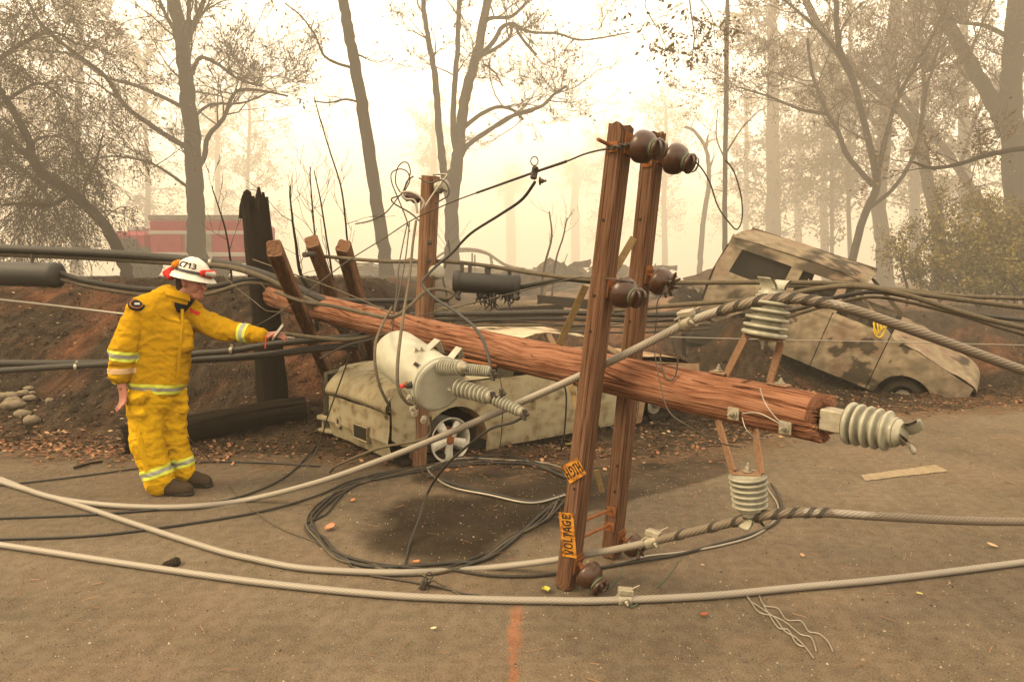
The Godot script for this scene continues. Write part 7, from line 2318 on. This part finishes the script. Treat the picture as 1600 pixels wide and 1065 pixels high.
	for k in 5200:
		var x := rng.randf_range(-8.0, 10.0)
		var u := rng.randf_range(0.1, 5.0) * rng.randf_range(0.2, 1.0)
		var z := -edge(x) - u
		var c: Color = [Color(0.16, 0.085, 0.05), Color(0.10, 0.075, 0.05), Color(0.22, 0.15, 0.10), Color(0.05, 0.04, 0.03)][rng.randi() % 4]
		flat_leaf(lb, Vector3(x, land(x, z) + 0.012, z), rng.randf_range(0.008, 0.03), c)
	one(lb, "leaf_litter", M.dead_leaf, "dry leaf litter strewn along the road edge and bank", "leaf litter", "", "stuff")
	var nb := MB.new()
	for k in 3000:
		var x := rng.randf_range(-6.0, 8.0)
		var u := rng.randfn(0.15, 0.4)
		if rng.randf() < 0.25: u = rng.randf_range(-4.8, 0.0)
		var z := -edge(x) - u
		var y := maxf(land(x, z), 0.004) + 0.006
		var yaw := rng.randf_range(0, TAU); var l := rng.randf_range(0.03, 0.10)
		var d := Vector3(cos(yaw), rng.randf_range(-0.1, 0.15), sin(yaw)) * l
		var c := Color(0.24, 0.13, 0.075) * rng.randf_range(0.5, 1.4)
		c.a = 1.0
		nb.tube(PackedVector3Array([Vector3(x, y, z), Vector3(x, y + 0.004, z) + d]), 0.0016, 3, false, 1, 1, c)
	one(nb, "needle_litter", M.dead_leaf, "pine needles strewn over road edge and bank", "pine needles", "", "stuff")
	# clods and gravel on the burnt bank
	var cb := MB.new()
	for k in 11000:
		var x := rng.randf_range(-8.0, 10.0)
		var u := rng.randf_range(-0.25, 6.0) * sqrt(rng.randf())
		var z := -edge(x) - u
		var s := rng.randf_range(0.006, 0.026) * (1.0 + 1.2 * float(rng.randf() < 0.08))
		var p := Vector3(x, maxf(land(x, z), 0.0), z)
		var c := soil_color(x, z) * rng.randf_range(0.6, 1.5)
		c.a = 1.0
		var r := []
		for i in 5:
			var a := TAU * i / 5.0 + rng.randf()
			r.append(p + Vector3(cos(a) * s * rng.randf_range(0.7, 1.2), -0.004, sin(a) * s * rng.randf_range(0.7, 1.2)))
		var top := p + Vector3(rng.randf_range(-0.3, 0.3) * s, s * rng.randf_range(0.5, 1.0), 0)
		for i in 5: cb.face([r[i], r[(i + 1) % 5], top], p - Vector3(0, s, 0), c)
	one(cb, "gravel", M.soil, "clods and gravel scattered over the burnt bank", "gravel", "", "stuff")
	# grit on the asphalt
	var gb := MB.new()
	for k in 11000:
		var d := rng.randf_range(1.9, 7.5)
		var x := rng.randf_range(-0.8, 0.8) * d
		if d > edge(x) - 0.05: continue
		var s := rng.randf_range(0.0010, 0.0040) * (1.0 if rng.randf() < 0.93 else 1.8)
		var p := Vector3(x, 0.004, -d)
		var c := Color(0.29, 0.23, 0.155) * rng.randf_range(0.35, 1.2)
		if rng.randf() < 0.3: c = Color(0.05, 0.04, 0.03)
		c.a = 1.0
		var r := []
		for i in 4:
			var a := TAU * i / 4.0 + rng.randf()
			r.append(p + Vector3(cos(a) * s * 1.3, -0.003, sin(a) * s))
		for i in 4: gb.face([r[i], r[(i + 1) % 4], p + Vector3(0, s * 0.8, 0)], p - Vector3(0, s, 0), c)
	one(gb, "grit", M.dead_leaf, "fine pale grit scattered over the asphalt", "grit", "", "stuff")
func flat_leaf(mb: MB, p: Vector3, s: float, c: Color) -> void:
	var yaw := rng.randf_range(0, TAU)
	var a := Vector3(cos(yaw), rng.randf_range(-0.3, 0.3), sin(yaw)) * s
	var b := Vector3(-sin(yaw), rng.randf_range(-0.4, 0.4), cos(yaw)) * s * 0.55
	c = c * rng.randf_range(0.6, 1.3)
	c.a = 1.0
	var n := b.cross(a).normalized()
	if n.y < 0: n = -n
	var i := mb.vert(p - a, n, Vector2.ZERO, c); var j := mb.vert(p + b + Vector3(0, s * 0.3, 0), n, Vector2.ZERO, c)
	var k := mb.vert(p + a + Vector3(0, s * 0.3, 0), n, Vector2.ZERO, c); var l := mb.vert(p - b, n, Vector2.ZERO, c)
	mb.tri(i, j, k); mb.tri(i, k, l)
